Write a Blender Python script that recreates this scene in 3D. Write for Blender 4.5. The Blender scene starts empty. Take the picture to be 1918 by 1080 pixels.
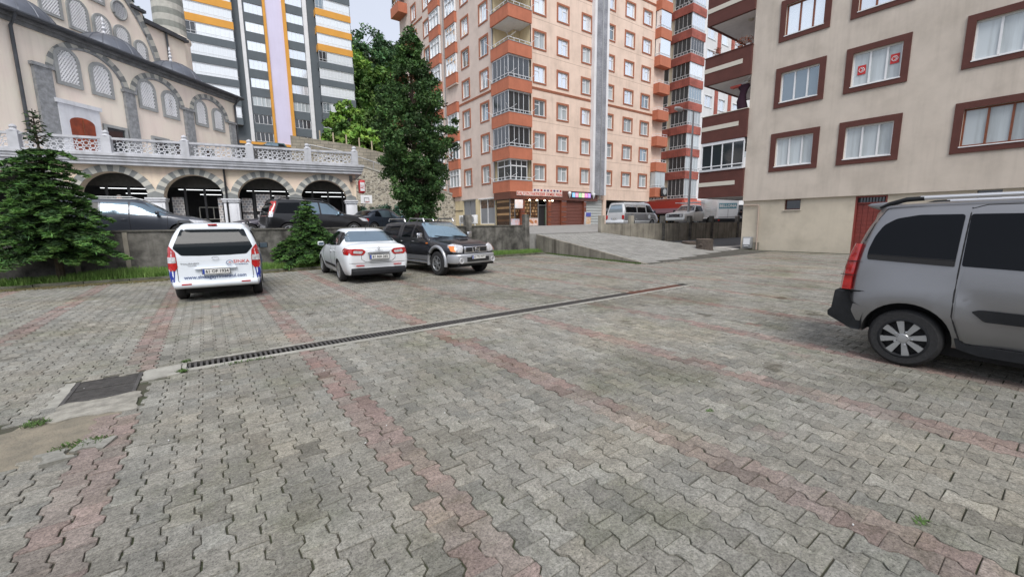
import bpy, bmesh, math, random
import numpy as np
from mathutils import Vector, Matrix
from mathutils.bvhtree import BVHTree
R = math.radians
PI = math.pi
random.seed(7)
sc = bpy.context.scene
col = sc.collection
# ---------------------------------------------------------------- camera
cd = bpy.data.cameras.new('camera'); cam = bpy.data.objects.new('camera', cd); col.objects.link(cam)
cd.sensor_width = 36; cd.lens = 782.31 * 36 / 1918; cd.clip_start = .05; cd.clip_end = 3000
cam.matrix_world = Matrix(((0.80815, 0.09881, -0.58063, 0), (-0.58886, 0.11598, -0.79987, 0), (-0.01169, 0.98833, 0.15191, 1.6), (0, 0, 0, 1)))
sc.camera = cam
# ---------------------------------------------------------------- sky, sun, exposure
SUN_EL, SUN_ROT = R(52), R(205)
W = bpy.data.worlds.new('World'); sc.world = W; W.use_nodes = True
nt = W.node_tree; nt.nodes.clear()
sky = nt.nodes.new('ShaderNodeTexSky'); sky.sky_type = 'NISHITA'; sky.sun_disc = False
sky.sun_elevation = SUN_EL; sky.sun_rotation = SUN_ROT; sky.air_density = 1.0; sky.dust_density = 3.5; sky.ozone_density = 1.2
hs = nt.nodes.new('ShaderNodeHueSaturation'); hs.inputs['Saturation'].default_value = .32; hs.inputs['Value'].default_value = 1.0
# thin bright overcast: soft cloud noise lightens the sky a little
tc = nt.nodes.new('ShaderNodeTexCoord'); nz = nt.nodes.new('ShaderNodeTexNoise'); nz.inputs['Scale'].default_value = 2.2; nz.inputs['Detail'].default_value = 5
mx = nt.nodes.new('ShaderNodeMix'); mx.data_type = 'RGBA'; mx.inputs['Factor'].default_value = .55
mx.inputs['B'].default_value = (4.35, 4.7, 5.6, 1)
bg = nt.nodes.new('ShaderNodeBackground'); bg.inputs['Strength'].default_value = .12
out = nt.nodes.new('ShaderNodeOutputWorld')
mr = nt.nodes.new('ShaderNodeMapRange'); mr.inputs['From Min'].default_value = .3; mr.inputs['From Max'].default_value = .7
mr.inputs['To Min'].default_value = .48; mr.inputs['To Max'].default_value = .72
L = nt.links.new
L(sky.outputs[0], hs.inputs['Color']); L(hs.outputs[0], mx.inputs['A']); L(tc.outputs['Generated'], nz.inputs['Vector'])
L(nz.outputs['Fac'], mr.inputs['Value']); L(mr.outputs[0], mx.inputs['Factor'])
L(mx.outputs['Result'], bg.inputs['Color']); L(bg.outputs[0], out.inputs['Surface'])
sl = bpy.data.lights.new('sun', 'SUN'); so = bpy.data.objects.new('sun', sl); col.objects.link(so)
sl.energy = 1.5; sl.angle = R(28); sl.color = (1, .97, .93)
# sun_rotation is measured clockwise from +Y
sd = Vector((math.sin(SUN_ROT) * math.cos(SUN_EL), math.cos(SUN_ROT) * math.cos(SUN_EL), math.sin(SUN_EL)))
so.rotation_euler = sd.to_track_quat('Z', 'Y').to_euler(); so.location = (0, 0, 60)
sc.view_settings.view_transform = 'Standard'; sc.view_settings.look = 'None'
sc.view_settings.exposure = 0.7; sc.view_settings.gamma = 1
sc.render.engine = 'CYCLES'

# ---------------------------------------------------------------- materials
MATS = {}
def mat(name, c, rough=.8, metal=0, spec=.5, var=0, vs=6, bump=0, bs=60, c2=None, coat=0, stain=0, emit=0, emc=None, attr=None, trans=0, streak=0, obj=False):
    """procedural principled material: base colour varied by noise, optional streaks, stains, bump"""
    if name in MATS: return MATS[name]
    m = bpy.data.materials.new(name); m.use_nodes = True; MATS[name] = m
    t = m.node_tree; N = t.nodes.new; K = t.links.new
    b = t.nodes['Principled BSDF']
    b.inputs['Roughness'].default_value = rough; b.inputs['Metallic'].default_value = metal
    b.inputs['Specular IOR Level'].default_value = spec; b.inputs['Coat Weight'].default_value = coat; b.inputs['Coat Roughness'].default_value = .04
    b.inputs['Transmission Weight'].default_value = trans
    if emit: b.inputs['Emission Color'].default_value = (*(emc or c), 1); b.inputs['Emission Strength'].default_value = emit
    b.inputs['Base Color'].default_value = (*c, 1)
    co = N('ShaderNodeTexCoord'); last = None
    def noise(scale, det=5, vec=None, ro=.6):
        n = N('ShaderNodeTexNoise'); n.inputs['Scale'].default_value = scale; n.inputs['Detail'].default_value = det; n.inputs['Roughness'].default_value = ro
        K(vec or co.outputs['Object'], n.inputs['Vector']); return n
    def rng(src, a, b_, c_=.3, d=.7):
        r = N('ShaderNodeMapRange'); r.inputs['From Min'].default_value = c_; r.inputs['From Max'].default_value = d
        r.inputs['To Min'].default_value = a; r.inputs['To Max'].default_value = b_; K(src, r.inputs['Value']); return r.outputs[0]
    def mixc(f, A, B, mode='MIX'):
        x = N('ShaderNodeMix'); x.data_type = 'RGBA'; x.blend_type = mode
        for s, v in (('Factor', f), ('A', A), ('B', B)):
            if isinstance(v, (int, float)): x.inputs[s].default_value = v
            elif isinstance(v, tuple): x.inputs[s].default_value = (*v, 1)
            else: K(v, x.inputs[s])
        return x.outputs['Result']
    if var or c2:
        n = noise(vs)
        cc = c2 or tuple(min(1, v * (1 + var)) for v in c)
        lo = c if c2 else tuple(v * (1 - var) for v in c)
        last = mixc(rng(n.outputs['Fac'], 0, 1, .35, .65), lo, cc)
    if stain:
        n = noise(.7, 6)
        d = mixc(rng(n.outputs['Fac'], 0, stain, .45, .75), (1, 1, 1), (.35, .34, .3))
        last = mixc(1.0, last or c, d, 'MULTIPLY')
    if streak:
        mp = N('ShaderNodeMapping'); mp.inputs['Scale'].default_value = (2.4, 2.4, .2); K(co.outputs['Object'], mp.inputs['Vector'])
        n = noise(1.2, 6, mp.outputs[0])
        d = mixc(rng(n.outputs['Fac'], 0, streak, .48, .72), (1, 1, 1), (.28, .27, .24))
        last = mixc(1.0, last or c, d, 'MULTIPLY')
    if attr:
        a = N('ShaderNodeAttribute'); a.attribute_name = attr
        last = mixc(1.0, last or c, a.outputs['Color'], 'MULTIPLY')
    if obj:
        oi = N('ShaderNodeObjectInfo')
        r = N('ShaderNodeMapRange'); r.inputs['To Min'].default_value = 1 - obj; r.inputs['To Max'].default_value = 1 + obj; K(oi.outputs['Random'], r.inputs['Value'])
        last = mixc(1.0, last or c, r.outputs[0], 'MULTIPLY')
    if last: K(last, b.inputs['Base Color'])
    if bump:
        n = noise(bs, 4); bp = N('ShaderNodeBump'); bp.inputs['Strength'].default_value = bump; bp.inputs['Distance'].default_value = .02
        K(n.outputs['Fac'], bp.inputs['Height']); K(bp.outputs[0], b.inputs['Normal'])
    return m

# ---------------------------------------------------------------- mesh helpers
class MB:
    def __init__(s, M=None): s.V = []; s.F = []; s.I = []; s.M = M; s.fc = {}
    def v(s, p):
        p = Vector(p); p = s.M @ p if s.M is not None else p
        s.V.append(tuple(p)); return len(s.V) - 1
    def f(s, ids, m=0): s.F.append(tuple(ids)); s.I.append(m)
    def q(s, ps, m=0): s.f([s.v(p) for p in ps], m)
    def box(s, a, b, m=0, top=True):
        x0, y0, z0 = a; x1, y1, z1 = b
        i = [s.v(p) for p in ((x0, y0, z0), (x1, y0, z0), (x1, y1, z0), (x0, y1, z0), (x0, y0, z1), (x1, y0, z1), (x1, y1, z1), (x0, y1, z1))]
        for f in ((3, 2, 1, 0), (4, 5, 6, 7), (0, 1, 5, 4), (1, 2, 6, 5), (2, 3, 7, 6), (3, 0, 4, 7)): s.f([i[k] for k in f], m)
        return s
    def prism(s, poly, a, b, ax='z', m=0):
        def P(u, w, h): return {'z': (u, w, h), 'y': (u, h, w), 'x': (h, u, w)}[ax]
        A = [s.v(P(u, w, a)) for u, w in poly]; B = [s.v(P(u, w, b)) for u, w in poly]; n = len(poly)
        s.f(A[::-1], m); s.f(B, m)
        for i in range(n): s.f((A[i], A[(i + 1) % n], B[(i + 1) % n], B[i]), m)
        return s
    def tube(s, pts, r, n=6, m=0, closed=False):
        pts = [Vector(p) for p in pts]; rr = r if isinstance(r, (list, tuple)) else [r] * len(pts); rings = []; N = len(pts)
        for i, p in enumerate(pts):
            d = (pts[(i + 1) % N] - pts[i - 1]) if closed else (pts[min(i + 1, N - 1)] - pts[max(i - 1, 0)])
            if d.length < 1e-9: d = Vector((0, 0, 1))
            d.normalize(); u = d.cross(Vector((0, 0, 1)) if abs(d.z) < .9 else Vector((1, 0, 0))).normalized(); w = d.cross(u)
            rings.append([s.v(p + (u * math.cos(2 * PI * k / n) + w * math.sin(2 * PI * k / n)) * rr[i]) for k in range(n)])
        for i in range(N if closed else N - 1):
            A, B = rings[i], rings[(i + 1) % N]
            for k in range(n): s.f((A[k], A[(k + 1) % n], B[(k + 1) % n], B[k]), m)
        if not closed: s.f(rings[0][::-1], m); s.f(rings[-1], m)
        return s
    def lathe(s, prof, n=24, c=(0, 0, 0), ax='z', m=0, caps=True):
        c = Vector(c); rings = []
        for r, h in prof:
            ring = []
            for k in range(n):
                a = 2 * PI * k / n; u, w = r * math.cos(a), r * math.sin(a)
                ring.append(s.v(c + Vector({'z': (u, w, h), 'y': (u, h, w), 'x': (h, u, w)}[ax])))
            rings.append(ring)
        for A, B in zip(rings, rings[1:]):
            for k in range(n): s.f((A[k], A[(k + 1) % n], B[(k + 1) % n], B[k]), m)
        if caps: s.f(rings[0][::-1], m); s.f(rings[-1], m)
        return s
    def build(s, name, mats, parent=None, off=None, smooth=False, sharp=None):
        me = bpy.data.meshes.new(name); me.from_pydata(s.V, [], s.F)
        if not isinstance(mats, (list, tuple)): mats = [mats]
        for m in mats: me.materials.append(m)
        me.polygons.foreach_set('material_index', s.I)
        if smooth: me.polygons.foreach_set('use_smooth', [True] * len(s.F))
        me.update()
        return link(name, me, parent, off)
def link(name, me, parent=None, off=None):
    o = bpy.data.objects.new(name, me); col.objects.link(o)
    if parent is not None:
        o.parent = parent
        if off is not None: o.matrix_parent_inverse = Matrix.Translation(-Vector(off))
    return o
def smooth_by_angle(o, ang=35):
    me = o.data; bm = bmesh.new(); bm.from_mesh(me); bmesh.ops.remove_doubles(bm, verts=bm.verts, dist=1e-4); bmesh.ops.recalc_face_normals(bm, faces=bm.faces)
    for f in bm.faces: f.smooth = True
    for e in bm.edges: e.smooth = len(e.link_faces) == 2 and e.calc_face_angle(0) < R(ang)
    bm.to_mesh(me); bm.free(); return o
def bevel(o, w=.01, seg=2, ang=40):
    me = o.data; bm = bmesh.new(); bm.from_mesh(me); bmesh.ops.remove_doubles(bm, verts=bm.verts, dist=1e-5); bmesh.ops.recalc_face_normals(bm, faces=bm.faces)
    es = [e for e in bm.edges if len(e.link_faces) == 2 and e.calc_face_angle(0) > R(ang)]
    bmesh.ops.bevel(bm, geom=es, offset=w, segments=seg, affect='EDGES', profile=.5)
    for f in bm.faces: f.smooth = True
    for e in bm.edges: e.smooth = len(e.link_faces) == 2 and e.calc_face_angle(0) < R(50)
    bm.to_mesh(me); bm.free(); return o
def tag(o, label=None, cat=None, group=None, kind=None):
    if label: o['label'] = label
    if cat: o['category'] = cat
    if group: o['group'] = group
    if kind: o['kind'] = kind
    return o
def thing(name, loc, label, cat, group=None, rz=0, s=1):
    o = bpy.data.objects.new(name, None); col.objects.link(o); o.location = loc; o.rotation_euler = (0, 0, rz); o.scale = (s, s, s)
    o.empty_display_size = .3
    return tag(o, label, cat, group)
def copy_tree(o, parent=None):
    c = o.copy(); col.objects.link(c)
    if parent is not None: c.parent = parent
    for ch in [x for x in col.objects if x.parent == o]: copy_tree(ch, c)
    return c
def text_obj(name, txt, size, m, M, parent=None, off=None, ext=.003, align='CENTER', sx=1, bold=0):
    cu = bpy.data.curves.new(name, 'FONT'); cu.body = txt; cu.size = size; cu.extrude = ext; cu.align_x = align; cu.align_y = 'CENTER'; cu.offset = bold
    cu.resolution_u = 2
    o = bpy.data.objects.new(name, cu); col.objects.link(o); bpy.context.view_layer.update()
    me = bpy.data.meshes.new_from_object(o); bpy.data.objects.remove(o); me.transform(M @ Matrix.Diagonal((sx, 1, 1, 1))); me.materials.clear(); me.materials.append(m)
    return link(name, me, parent, off)
class Fac:
    """a vertical facade: local (s, n, z) -> world, n is outwards (left of s)"""
    def __init__(f, P, ang, sgn=1):
        c, s = math.cos(ang), math.sin(ang); f.sgn = sgn
        f.M = Matrix(((c, -s, 0, P[0]), (s, c, 0, P[1]), (0, 0, 1, 0), (0, 0, 0, 1)))
    def mb(f): return MB(f.M)
    def at(f, s, z, n=0): return f.M @ Matrix.Translation((s, n, z))
def place(o, M, off):
    o.matrix_parent_inverse = Matrix.Translation(-Vector(off)); o.matrix_basis = M
def wall_holes(mb, s0, s1, z0, z1, holes, depth=.2, m=0, n0=0, mr=None):
    """front skin of a wall with rectangular openings and their reveals"""
    hs_ = [h for h in holes if h[0] < s1 and h[1] > s0 and h[2] < z1 and h[3] > z0]
    S = sorted({s0, s1, *[min(max(v, s0), s1) for h in hs_ for v in h[:2]]}); Z = sorted({z0, z1, *[min(max(v, z0), z1) for h in hs_ for v in h[2:]]})
    for a, b in zip(S, S[1:]):
        run = None
        for c, d in zip(Z, Z[1:]):
            cs, cz = (a + b) / 2, (c + d) / 2
            inh = any(h[0] < cs < h[1] and h[2] < cz < h[3] for h in hs_)
            if not inh: run = [c, d] if run is None else [run[0], d]
            if (inh or d == Z[-1]) and run: mb.q(((a, n0, run[0]), (a, n0, run[1]), (b, n0, run[1]), (b, n0, run[0])), m); run = None
    mr = m if mr is None else mr
    for a, b, c, d in hs_:
        for ps in (((a, c), (a, d)), ((b, d), (b, c)), ((a, d), (b, d)), ((b, c), (a, c))):
            (p, q_), (r, t) = ps; mb.q(((p, n0, q_), (r, n0, t), (r, n0 - depth, t), (p, n0 - depth, q_)), mr)
def frame_mb(mb, a, b, c, d, w, n0, n1, m=0):
    """rectangular ring of four butted bars"""
    mb.box((a, n0, c), (b, n1, c + w), m); mb.box((a, n0, d - w), (b, n1, d), m)
    mb.box((a, n0, c + w), (a + w, n1, d - w), m); mb.box((b - w, n0, c + w), (b, n1, d - w), m)

M_pvc = mat('white_pvc', (.78, .79, .8), .35, var=.04)
M_wood = mat('brown_wood_frame', (.2, .06, .025), .5, var=.15, vs=9)
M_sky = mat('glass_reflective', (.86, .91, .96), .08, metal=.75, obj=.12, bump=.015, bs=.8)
M_mid = mat('glass_bluish', (.30, .36, .40), .07, metal=.6, obj=.25, bump=.02, bs=.9)
M_curt = mat('glass_with_net_curtain', (.47, .52, .54), .35, coat=1, obj=.25, streak=.5)
M_dark = mat('glass_dark', (.028, .034, .04), .06, spec=.8, coat=.6, obj=.4)
M_int = mat('dark_interior', (.03, .03, .032), .9, var=.3, vs=2)
M_grey = mat('grey_metal', (.35, .36, .37), .45, metal=.5, var=.08)
M_black = mat('black_plastic', (.018, .018, .02), .45, var=.15, vs=20)
M_rail = mat('white_railing_paint', (.75, .76, .78), .4, var=.05)
GLASS = [M_sky, M_mid, M_curt, M_dark]
# ================================================================ ground, paving
M_dirt = mat('joint_dirt', (.075, .068, .05), .95, c2=(.045, .055, .025), vs=3, bump=.5, bs=80)
def street_z(x, y):
    if y < 18.6: return 1.0
    return 1.0 + .35 * min(1, (y - 18.6) / 12) + max(0, min(.15, (x - 22) * .012))
g = MB(); cut = [(-.33, 10.06, 5.955, 6.225), (-1.22, -.75, 5.45, 6.11)]      # pits under the drain and the grate
XS = sorted({-400, 600, *[v for h in cut for v in h[:2]]}); YS = sorted({-300, 18.55, *[v for h in cut for v in h[2:]]})
for a, b in zip(XS, XS[1:]):
    for c, d in zip(YS, YS[1:]):
        if not any(h[0] < (a + b) / 2 < h[1] and h[2] < (c + d) / 2 < h[3] for h in cut): g.q(((a, c, -.0125), (b, c, -.0125), (b, d, -.0125), (a, d, -.0125)))
tag(g.build('ground', M_dirt), kind='structure')

def paver_material():
    m = bpy.data.materials.new('concrete_paver'); m.use_nodes = True; t = m.node_tree; N = t.nodes.new; K = t.links.new
    b = t.nodes['Principled BSDF']; b.inputs['Roughness'].default_value = .88; b.inputs['Specular IOR Level'].default_value = .25
    a = N('ShaderNodeAttribute'); a.attribute_name = 'pc'
    co = N('ShaderNodeTexCoord')
    def noise(s, d=6, ro=.65):
        n = N('ShaderNodeTexNoise'); n.inputs['Scale'].default_value = s; n.inputs['Detail'].default_value = d; n.inputs['Roughness'].default_value = ro
        K(co.outputs['Object'], n.inputs['Vector']); return n.outputs['Fac']
    def rng(s, a0, b0, c0, d0):
        r = N('ShaderNodeMapRange'); r.inputs['From Min'].default_value = c0; r.inputs['From Max'].default_value = d0; r.inputs['To Min'].default_value = a0; r.inputs['To Max'].default_value = b0
        K(s, r.inputs['Value']); return r.outputs[0]
    def mul(A, B, f=1.0, mode='MULTIPLY'):
        x = N('ShaderNodeMix'); x.data_type = 'RGBA'; x.blend_type = mode
        for s, v in (('Factor', f), ('A', A), ('B', B)):
            if isinstance(v, tuple): x.inputs[s].default_value = (*v, 1)
            elif isinstance(v, float): x.inputs[s].default_value = v
            else: K(v, x.inputs[s])
        return x.outputs['Result']
    c = mul(a.outputs['Color'], rng(noise(48, 8, .8), .5, 1.5, .34, .66))           # aggregate
    c = mul(c, rng(noise(9, 5), .8, 1.16, .35, .65))
    c = mul(c, rng(noise(120, 3, .6), .35, 1.12, .3, .46))                               # dark pits
    c = mul(c, (1.7, 1.65, 1.55), rng(noise(170, 2), 0, .55, .62, .72))               # pale grit
    c = mul(c, (.5, .56, .36), rng(noise(.55, 7, .7), 0, .62, .52, .72), 'MIX') if False else mul(c, (.72, .75, .62), rng(noise(.6, 7, .72), 0, .85, .5, .68))   # moss film
    c = mul(c, (.62, .6, .56), rng(noise(.28, 5, .6), 0, .7, .48, .66))               # big dull patches
    c = mul(c, (1.12, 1.06, .96), rng(noise(.42, 4, .5), 0, .6, .5, .62))              # sandy film
    c = mul(c, (.42, .4, .37), rng(noise(1.7, 4, .5), 0, .8, .66, .72))               # oil spots
    K(c, b.inputs['Base Color'])
    bp = N('ShaderNodeBump'); bp.inputs['Strength'].default_value = .9; bp.inputs['Distance'].default_value = .009
    K(noise(75, 8, .8), bp.inputs['Height']); K(bp.outputs[0], b.inputs['Normal'])
    return m
M_pav = paver_material()

# paving stones: one interlocking I-shaped block, laid in columns along Y
LP, PW, DD = .21, .145, .0165
X0, X1, Y0, Y1 = -8.6, 24.6, -2.5, 17.05
holes = [(-.33, 10.08, 5.84, 6.30), (-1.33, -.62, 5.36, 6.2), (-.64, -.3, 5.72, 6.16), (-1.2, -.58, 4.86, 5.38), (-1.75, -.95, 4.18, 5.1), (-1.45, -.85, 4.5, 5.0)]
def in_hole(x, y): return any(a < x < b and c < y < d for a, b, c, d in holes)
def ramp_edge_x(y): return 13.77 + (y - 9.93) * .176
def on_ramp(x, y): return y > 9.95 and x > ramp_edge_x(y) - .05 and x < 24 and y > 9.93 + (x - 13.77) * .17
rs = np.random.RandomState(3)
def smooth_noise(x, y, seed):
    r2 = np.random.RandomState(seed); v = 0
    for k in range(7):
        fx, fy, p = r2.uniform(-1.6, 1.6), r2.uniform(-1.6, 1.6), r2.uniform(0, 6.28); v = v + np.sin(x * fx + y * fy + p)
    return v / 4
cells = []
for i in range(int((X1 - X0) / PW)):
    x = X0 + (i + .5) * PW
    for j in range(int((Y1 - Y0) / LP) + 1):
        y = Y0 + (j + (.5 if i % 2 else 0)) * LP
        if y > Y1 - .1 or in_hole(x, y) or on_ramp(x, y): continue
        if y < 0.0 + (-x) * .9 - 1 and x < 0: continue
        if (x > 12 and y < x * .02 - 1.2): continue
        cells.append((x, y, i))
cells = np.array(cells)
def stripe(ix):
    x = X0 + (ix + .5) * PW; k = (x + .92 - .0) % 1.74
    return k < .29
n = len(cells)
px_, py_ = cells[:, 0], cells[:, 1]
near = (px_ ** 2 + py_ ** 2) < 8.5 ** 2
a_, b_ = PW / 2 + DD, PW / 2 - DD; T = .014
def outline(g_, L_=LP):
    h = L_ / 2 - g_ + .0018; A = a_ - g_; B = b_ - g_; q_ = L_ / 4
    rt = [(A, -h), (A, -q_ - T), (B, -q_ + T), (B, q_ - T), (A, q_ + T), (A, h)]
    return np.array(rt + [(-x, -y) for x, y in rt])
def make_pavers(sel, rings):
    c = cells[sel]; m_ = len(c); nr = len(rings)
    th = rs.normal(0, .014, m_); tx, ty = rs.normal(0, .0045, m_), rs.normal(0, .0045, m_); dz = rs.normal(0, .0009, m_)
    jx, jy = rs.normal(0, .0016, m_), rs.normal(0, .0022, m_)
    und = .0035 * smooth_noise(c[:, 0] * .5, c[:, 1] * .5, 5)
    V = np.zeros((m_, nr, 12, 3), np.float32)
    for r, (g_, z) in enumerate(rings):
        o = outline(g_)
        wob = rs.normal(0, .0016, (m_, 12, 2)) if z > -.015 else 0
        ox, oy = o[:, 0][None] + (wob[:, :, 0] if z > -.015 else 0), o[:, 1][None] + (wob[:, :, 1] if z > -.015 else 0)
        X = ox * np.cos(th)[:, None] - oy * np.sin(th)[:, None]; Y = ox * np.sin(th)[:, None] + oy * np.cos(th)[:, None]
        V[:, r, :, 0] = X + (c[:, 0] + jx)[:, None]; V[:, r, :, 1] = Y + (c[:, 1] + jy)[:, None]
        V[:, r, :, 2] = z + dz[:, None] + X * tx[:, None] + Y * ty[:, None] + und[:, None]
    per = nr * 12
    base = (np.arange(m_) * per)[:, None]
    top = np.arange(12)[None] + base
    quads = []
    for r in range(nr - 1):
        for k in range(12):
            k2 = (k + 1) % 12; quads.append([r * 12 + k, (r + 1) * 12 + k, (r + 1) * 12 + k2, r * 12 + k2])
    quads = np.array(quads)[None] + base[:, :, None]; nq = quads.shape[1]
    loops = np.concatenate([top.reshape(m_, -1), quads.reshape(m_, -1)], 1).ravel()
    tot = np.tile(np.array([12] + [4] * nq), m_)
    st = np.concatenate([[0], np.cumsum(tot)[:-1]])
    me = bpy.data.meshes.new('paving'); me.vertices.add(m_ * per); me.vertices.foreach_set('co', V.ravel())
    me.loops.add(len(loops)); me.loops.foreach_set('vertex_index', loops.astype(np.int32))
    me.polygons.add(len(tot)); me.polygons.foreach_set('loop_start', st.astype(np.int32)); me.polygons.foreach_set('loop_total', tot.astype(np.int32))
    me.polygons.foreach_set('use_smooth', np.zeros(len(tot), bool)); me.update(); me.validate()
    br = np.clip(rs.normal(1, .10, m_), .6, 1.4); warm = np.clip(rs.normal(0, .01, m_), -.015, .03)
    pk = np.array([stripe(i) for i in c[:, 2]]) & (rs.rand(m_) > .07)
    pk |= rs.rand(m_) < .004
    cg = np.array([.243, .235, .206]); cp = np.array([.252, .172, .154])
    fade = rs.uniform(.35, 1.0, m_)[:, None] * np.clip(.9 + .35 * smooth_noise(c[:, 0] * .6, c[:, 1] * .6, 9), .25, 1)[:, None]
    C = np.where(pk[:, None], cg * (1 - fade * .95) + cp * fade * .95, cg[None]) * br[:, None]
    C[:, 0] *= 1 + warm; C[:, 2] *= 1 - warm
    C = np.concatenate([C, np.ones((m_, 1))], 1)
    at = me.attributes.new('pc', 'FLOAT_COLOR', 'FACE'); at.data.foreach_set('color', np.repeat(C, 1 + nq, 0).astype(np.float32).ravel())
    me.materials.append(M_pav)
    return link('paving', me)
tag(make_pavers(near, [(.0072, 0), (.0042, -.004), (.003, -.03)]), kind='structure')
tag(make_pavers(~near, [(.0056, 0), (.004, -.03)]), kind='structure')

# concrete channel drain with iron grating
M_conc = mat('worn_concrete', (.34, .33, .29), .92, var=.18, vs=7, bump=.4, bs=50, stain=.5)
M_iron = mat('grating_iron', (.09, .085, .08), .65, metal=.3, var=.25, vs=14, bump=.2)
M_rust = mat('rusty_grating', (.15, .07, .05), .8, var=.3, vs=10)
rt = thing('channel_drain', (5, 6.08, 0), 'long narrow iron drain grating running across the block paving', 'drain')
b = MB(); b.box((-.33, 5.85, -.05), (10.06, 5.955, .002)); b.box((-.33, 6.225, -.05), (10.06, 6.29, .001)); b.box((-.38, 5.86, -.05), (-.33, 6.28, .004)); b.build('concrete_edge', M_conc, rt, (5, 6.08, 0))
b = MB(); b.box((-.33, 5.955, -.2), (10.06, 6.225, -.19)); b.box((-.33, 5.95, -.19), (10.06, 5.9548, -.02)); b.box((-.33, 6.2252, -.19), (10.06, 6.23, -.02)); b.build('channel', M_int, rt, (5, 6.08, 0))
x = -.31; seg = 0
while x < 9.98:
    b = MB(); x2 = min(x + 1.0, 10.0)
    b.box((x, 5.957, -.03), (x2, 5.98, -.004)); b.box((x, 6.2, -.03), (x2, 6.222, -.004)); b.box((x, 5.98, -.03), (x + .02, 6.2, -.004))
    k = x + .05
    while k < x2 - .01: b.box((k, 5.98, -.028), (k + .026, 6.2, -.005)); k += .056
    b.build('grate', M_rust if 7.6 < x < 9.3 else M_iron, rt, (5, 6.08, 0)); x += 1.01; seg += 1
# square sewer grate and its rough concrete collar
rt = thing('sewer_grate', (-.98, 5.78, 0), 'square iron sewer grate with thin parallel bars set in the paving', 'grate')
rt.rotation_euler.z = 0
b = MB(); frame_pts = (-1.25, -.72, 5.42, 6.14)
b.box((-1.25, 5.42, -.06), (-1.22, 6.14, -.001)); b.box((-.75, 5.42, -.06), (-.72, 6.14, -.001)); b.box((-1.22, 5.42, -.06), (-.75, 5.45, -.001)); b.box((-1.22, 6.11, -.06), (-.75, 6.14, -.001))
b.build('frame', M_iron, rt, (-.98, 5.78, 0))
b = MB()
for i in range(30):
    y = 5.456 + i * .0218
    if i == 15: continue
    b.box((-1.22, y, -.03), (-.75, y + .012, -.006))
b.build('bars', M_iron, rt, (-.98, 5.78, 0))
b = MB(); b.q(((-1.22, 5.45, -.06), (-.75, 5.45, -.06), (-.75, 6.11, -.06), (-1.22, 6.11, -.06))); b.build('pit', M_int, rt, (-.98, 5.78, 0))
def blob(name, cx, cy, pts, z, m, label=None, cat=None, kind=None, wob=.03, n=7, th=.05):
    P = []
    for (a, c), (d, e) in zip(pts, pts[1:] + pts[:1]):
        for k in range(n): t = k / n; P.append((a + (d - a) * t + random.uniform(-wob, wob), c + (e - c) * t + random.uniform(-wob, wob)))
    b = MB(); b.prism(P, z - th, z); o = b.build(name, m); return tag(o, label, cat, None, kind)
blob('concrete_patch', 0, 0, [(-1.42, 5.34), (-1.25, 5.34), (-1.255, 6.15), (-1.43, 6.2)], -.004, M_conc2 if 'M_conc2' in globals() else M_conc, kind='structure', wob=.01)
blob('concrete_patch', 0, 0, [(-.70, 5.72), (-.37, 5.8), (-.36, 6.2), (-.71, 6.17)], .004, M_conc, kind='structure', wob=.012)
M_conc2 = mat('rough_concrete', (.3, .285, .245), .95, var=.25, vs=9, bump=.8, bs=25, stain=.6)
blob('concrete_patch', 0, 0, [(-1.27, 4.98), (-.64, 4.9), (-.66, 5.41), (-1.24, 5.41)], .002, M_conc2, kind='structure')
M_sand = mat('bare_sand', (.27, .235, .175), .97, c2=(.19, .17, .13), vs=6, bump=.8, bs=45)
blob('bare_soil', 0, 0, [(-1.78, 4.15), (-.9, 4.15), (-.62, 4.95), (-1.3, 5.05), (-1.8, 4.8)], -.008, M_sand, kind='structure', wob=.05)

# weeds in the joints
M_weed = mat('weed_green', (.07, .13, .03), .8, var=.35, vs=30)
def tuft(x, y, r, n, h, z=0, name='weed', label='small green weed tuft growing in the paving joints', sx=1, rz=0):
    b = MB(Matrix.Translation((x, y, z)) @ Matrix.Rotation(rz, 4, 'Z'))
    for i in range(n):
        a = random.uniform(0, 2 * PI); d = r * math.sqrt(random.random()); c = Vector((math.cos(a) * d * sx, math.sin(a) * d, 0))
        t = random.uniform(0, 2 * PI); w = random.uniform(.002, .006); hh = h * random.uniform(.4, 1)
        dx = Vector((math.cos(t), math.sin(t), 0)); tip = c + Vector((random.uniform(-.03, .03), random.uniform(-.03, .03), hh))
        b.q((c - dx * w, c + dx * w, tip + dx * w * .6, tip - dx * w * .6))
    return b.build(name, M_weed)
for i, (x, y, r, n_, h, sx, rz, lab) in enumerate([
    (-1.3, 4.98, .06, 110, .035, 1.4, 0, 'green weed at the upper edge of the bare sandy patch'),
    (-.9, 4.28, .08, 260, .03, 2.2, 0, 'weeds along the raised stones below the bare sandy patch'),
    (-.36, 5.86, .05, 110, .03, 1, 0, 'weeds at the near left corner of the long drain grating'),
    (-.34, 6.26, .05, 90, .03, 1, 0, 'weeds at the far left corner of the long drain grating'),
    (.25, 5.83, .03, 90, .03, 12, 0, 'strip of moss beside the near edge of the long drain grating'),
    (2.95, .35, .018, 40, .005, 2.5, 0, 'moss clump between pale stones at the lower right'),
    (3.35, 1.75, .018, 40, .005, 2.5, 0, 'moss clump on grey stones right of the second pink stripe')]):
    tag(tuft(x, y, r, n_, h, 0, 'weed', sx=sx, rz=rz), lab, 'weed')
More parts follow.
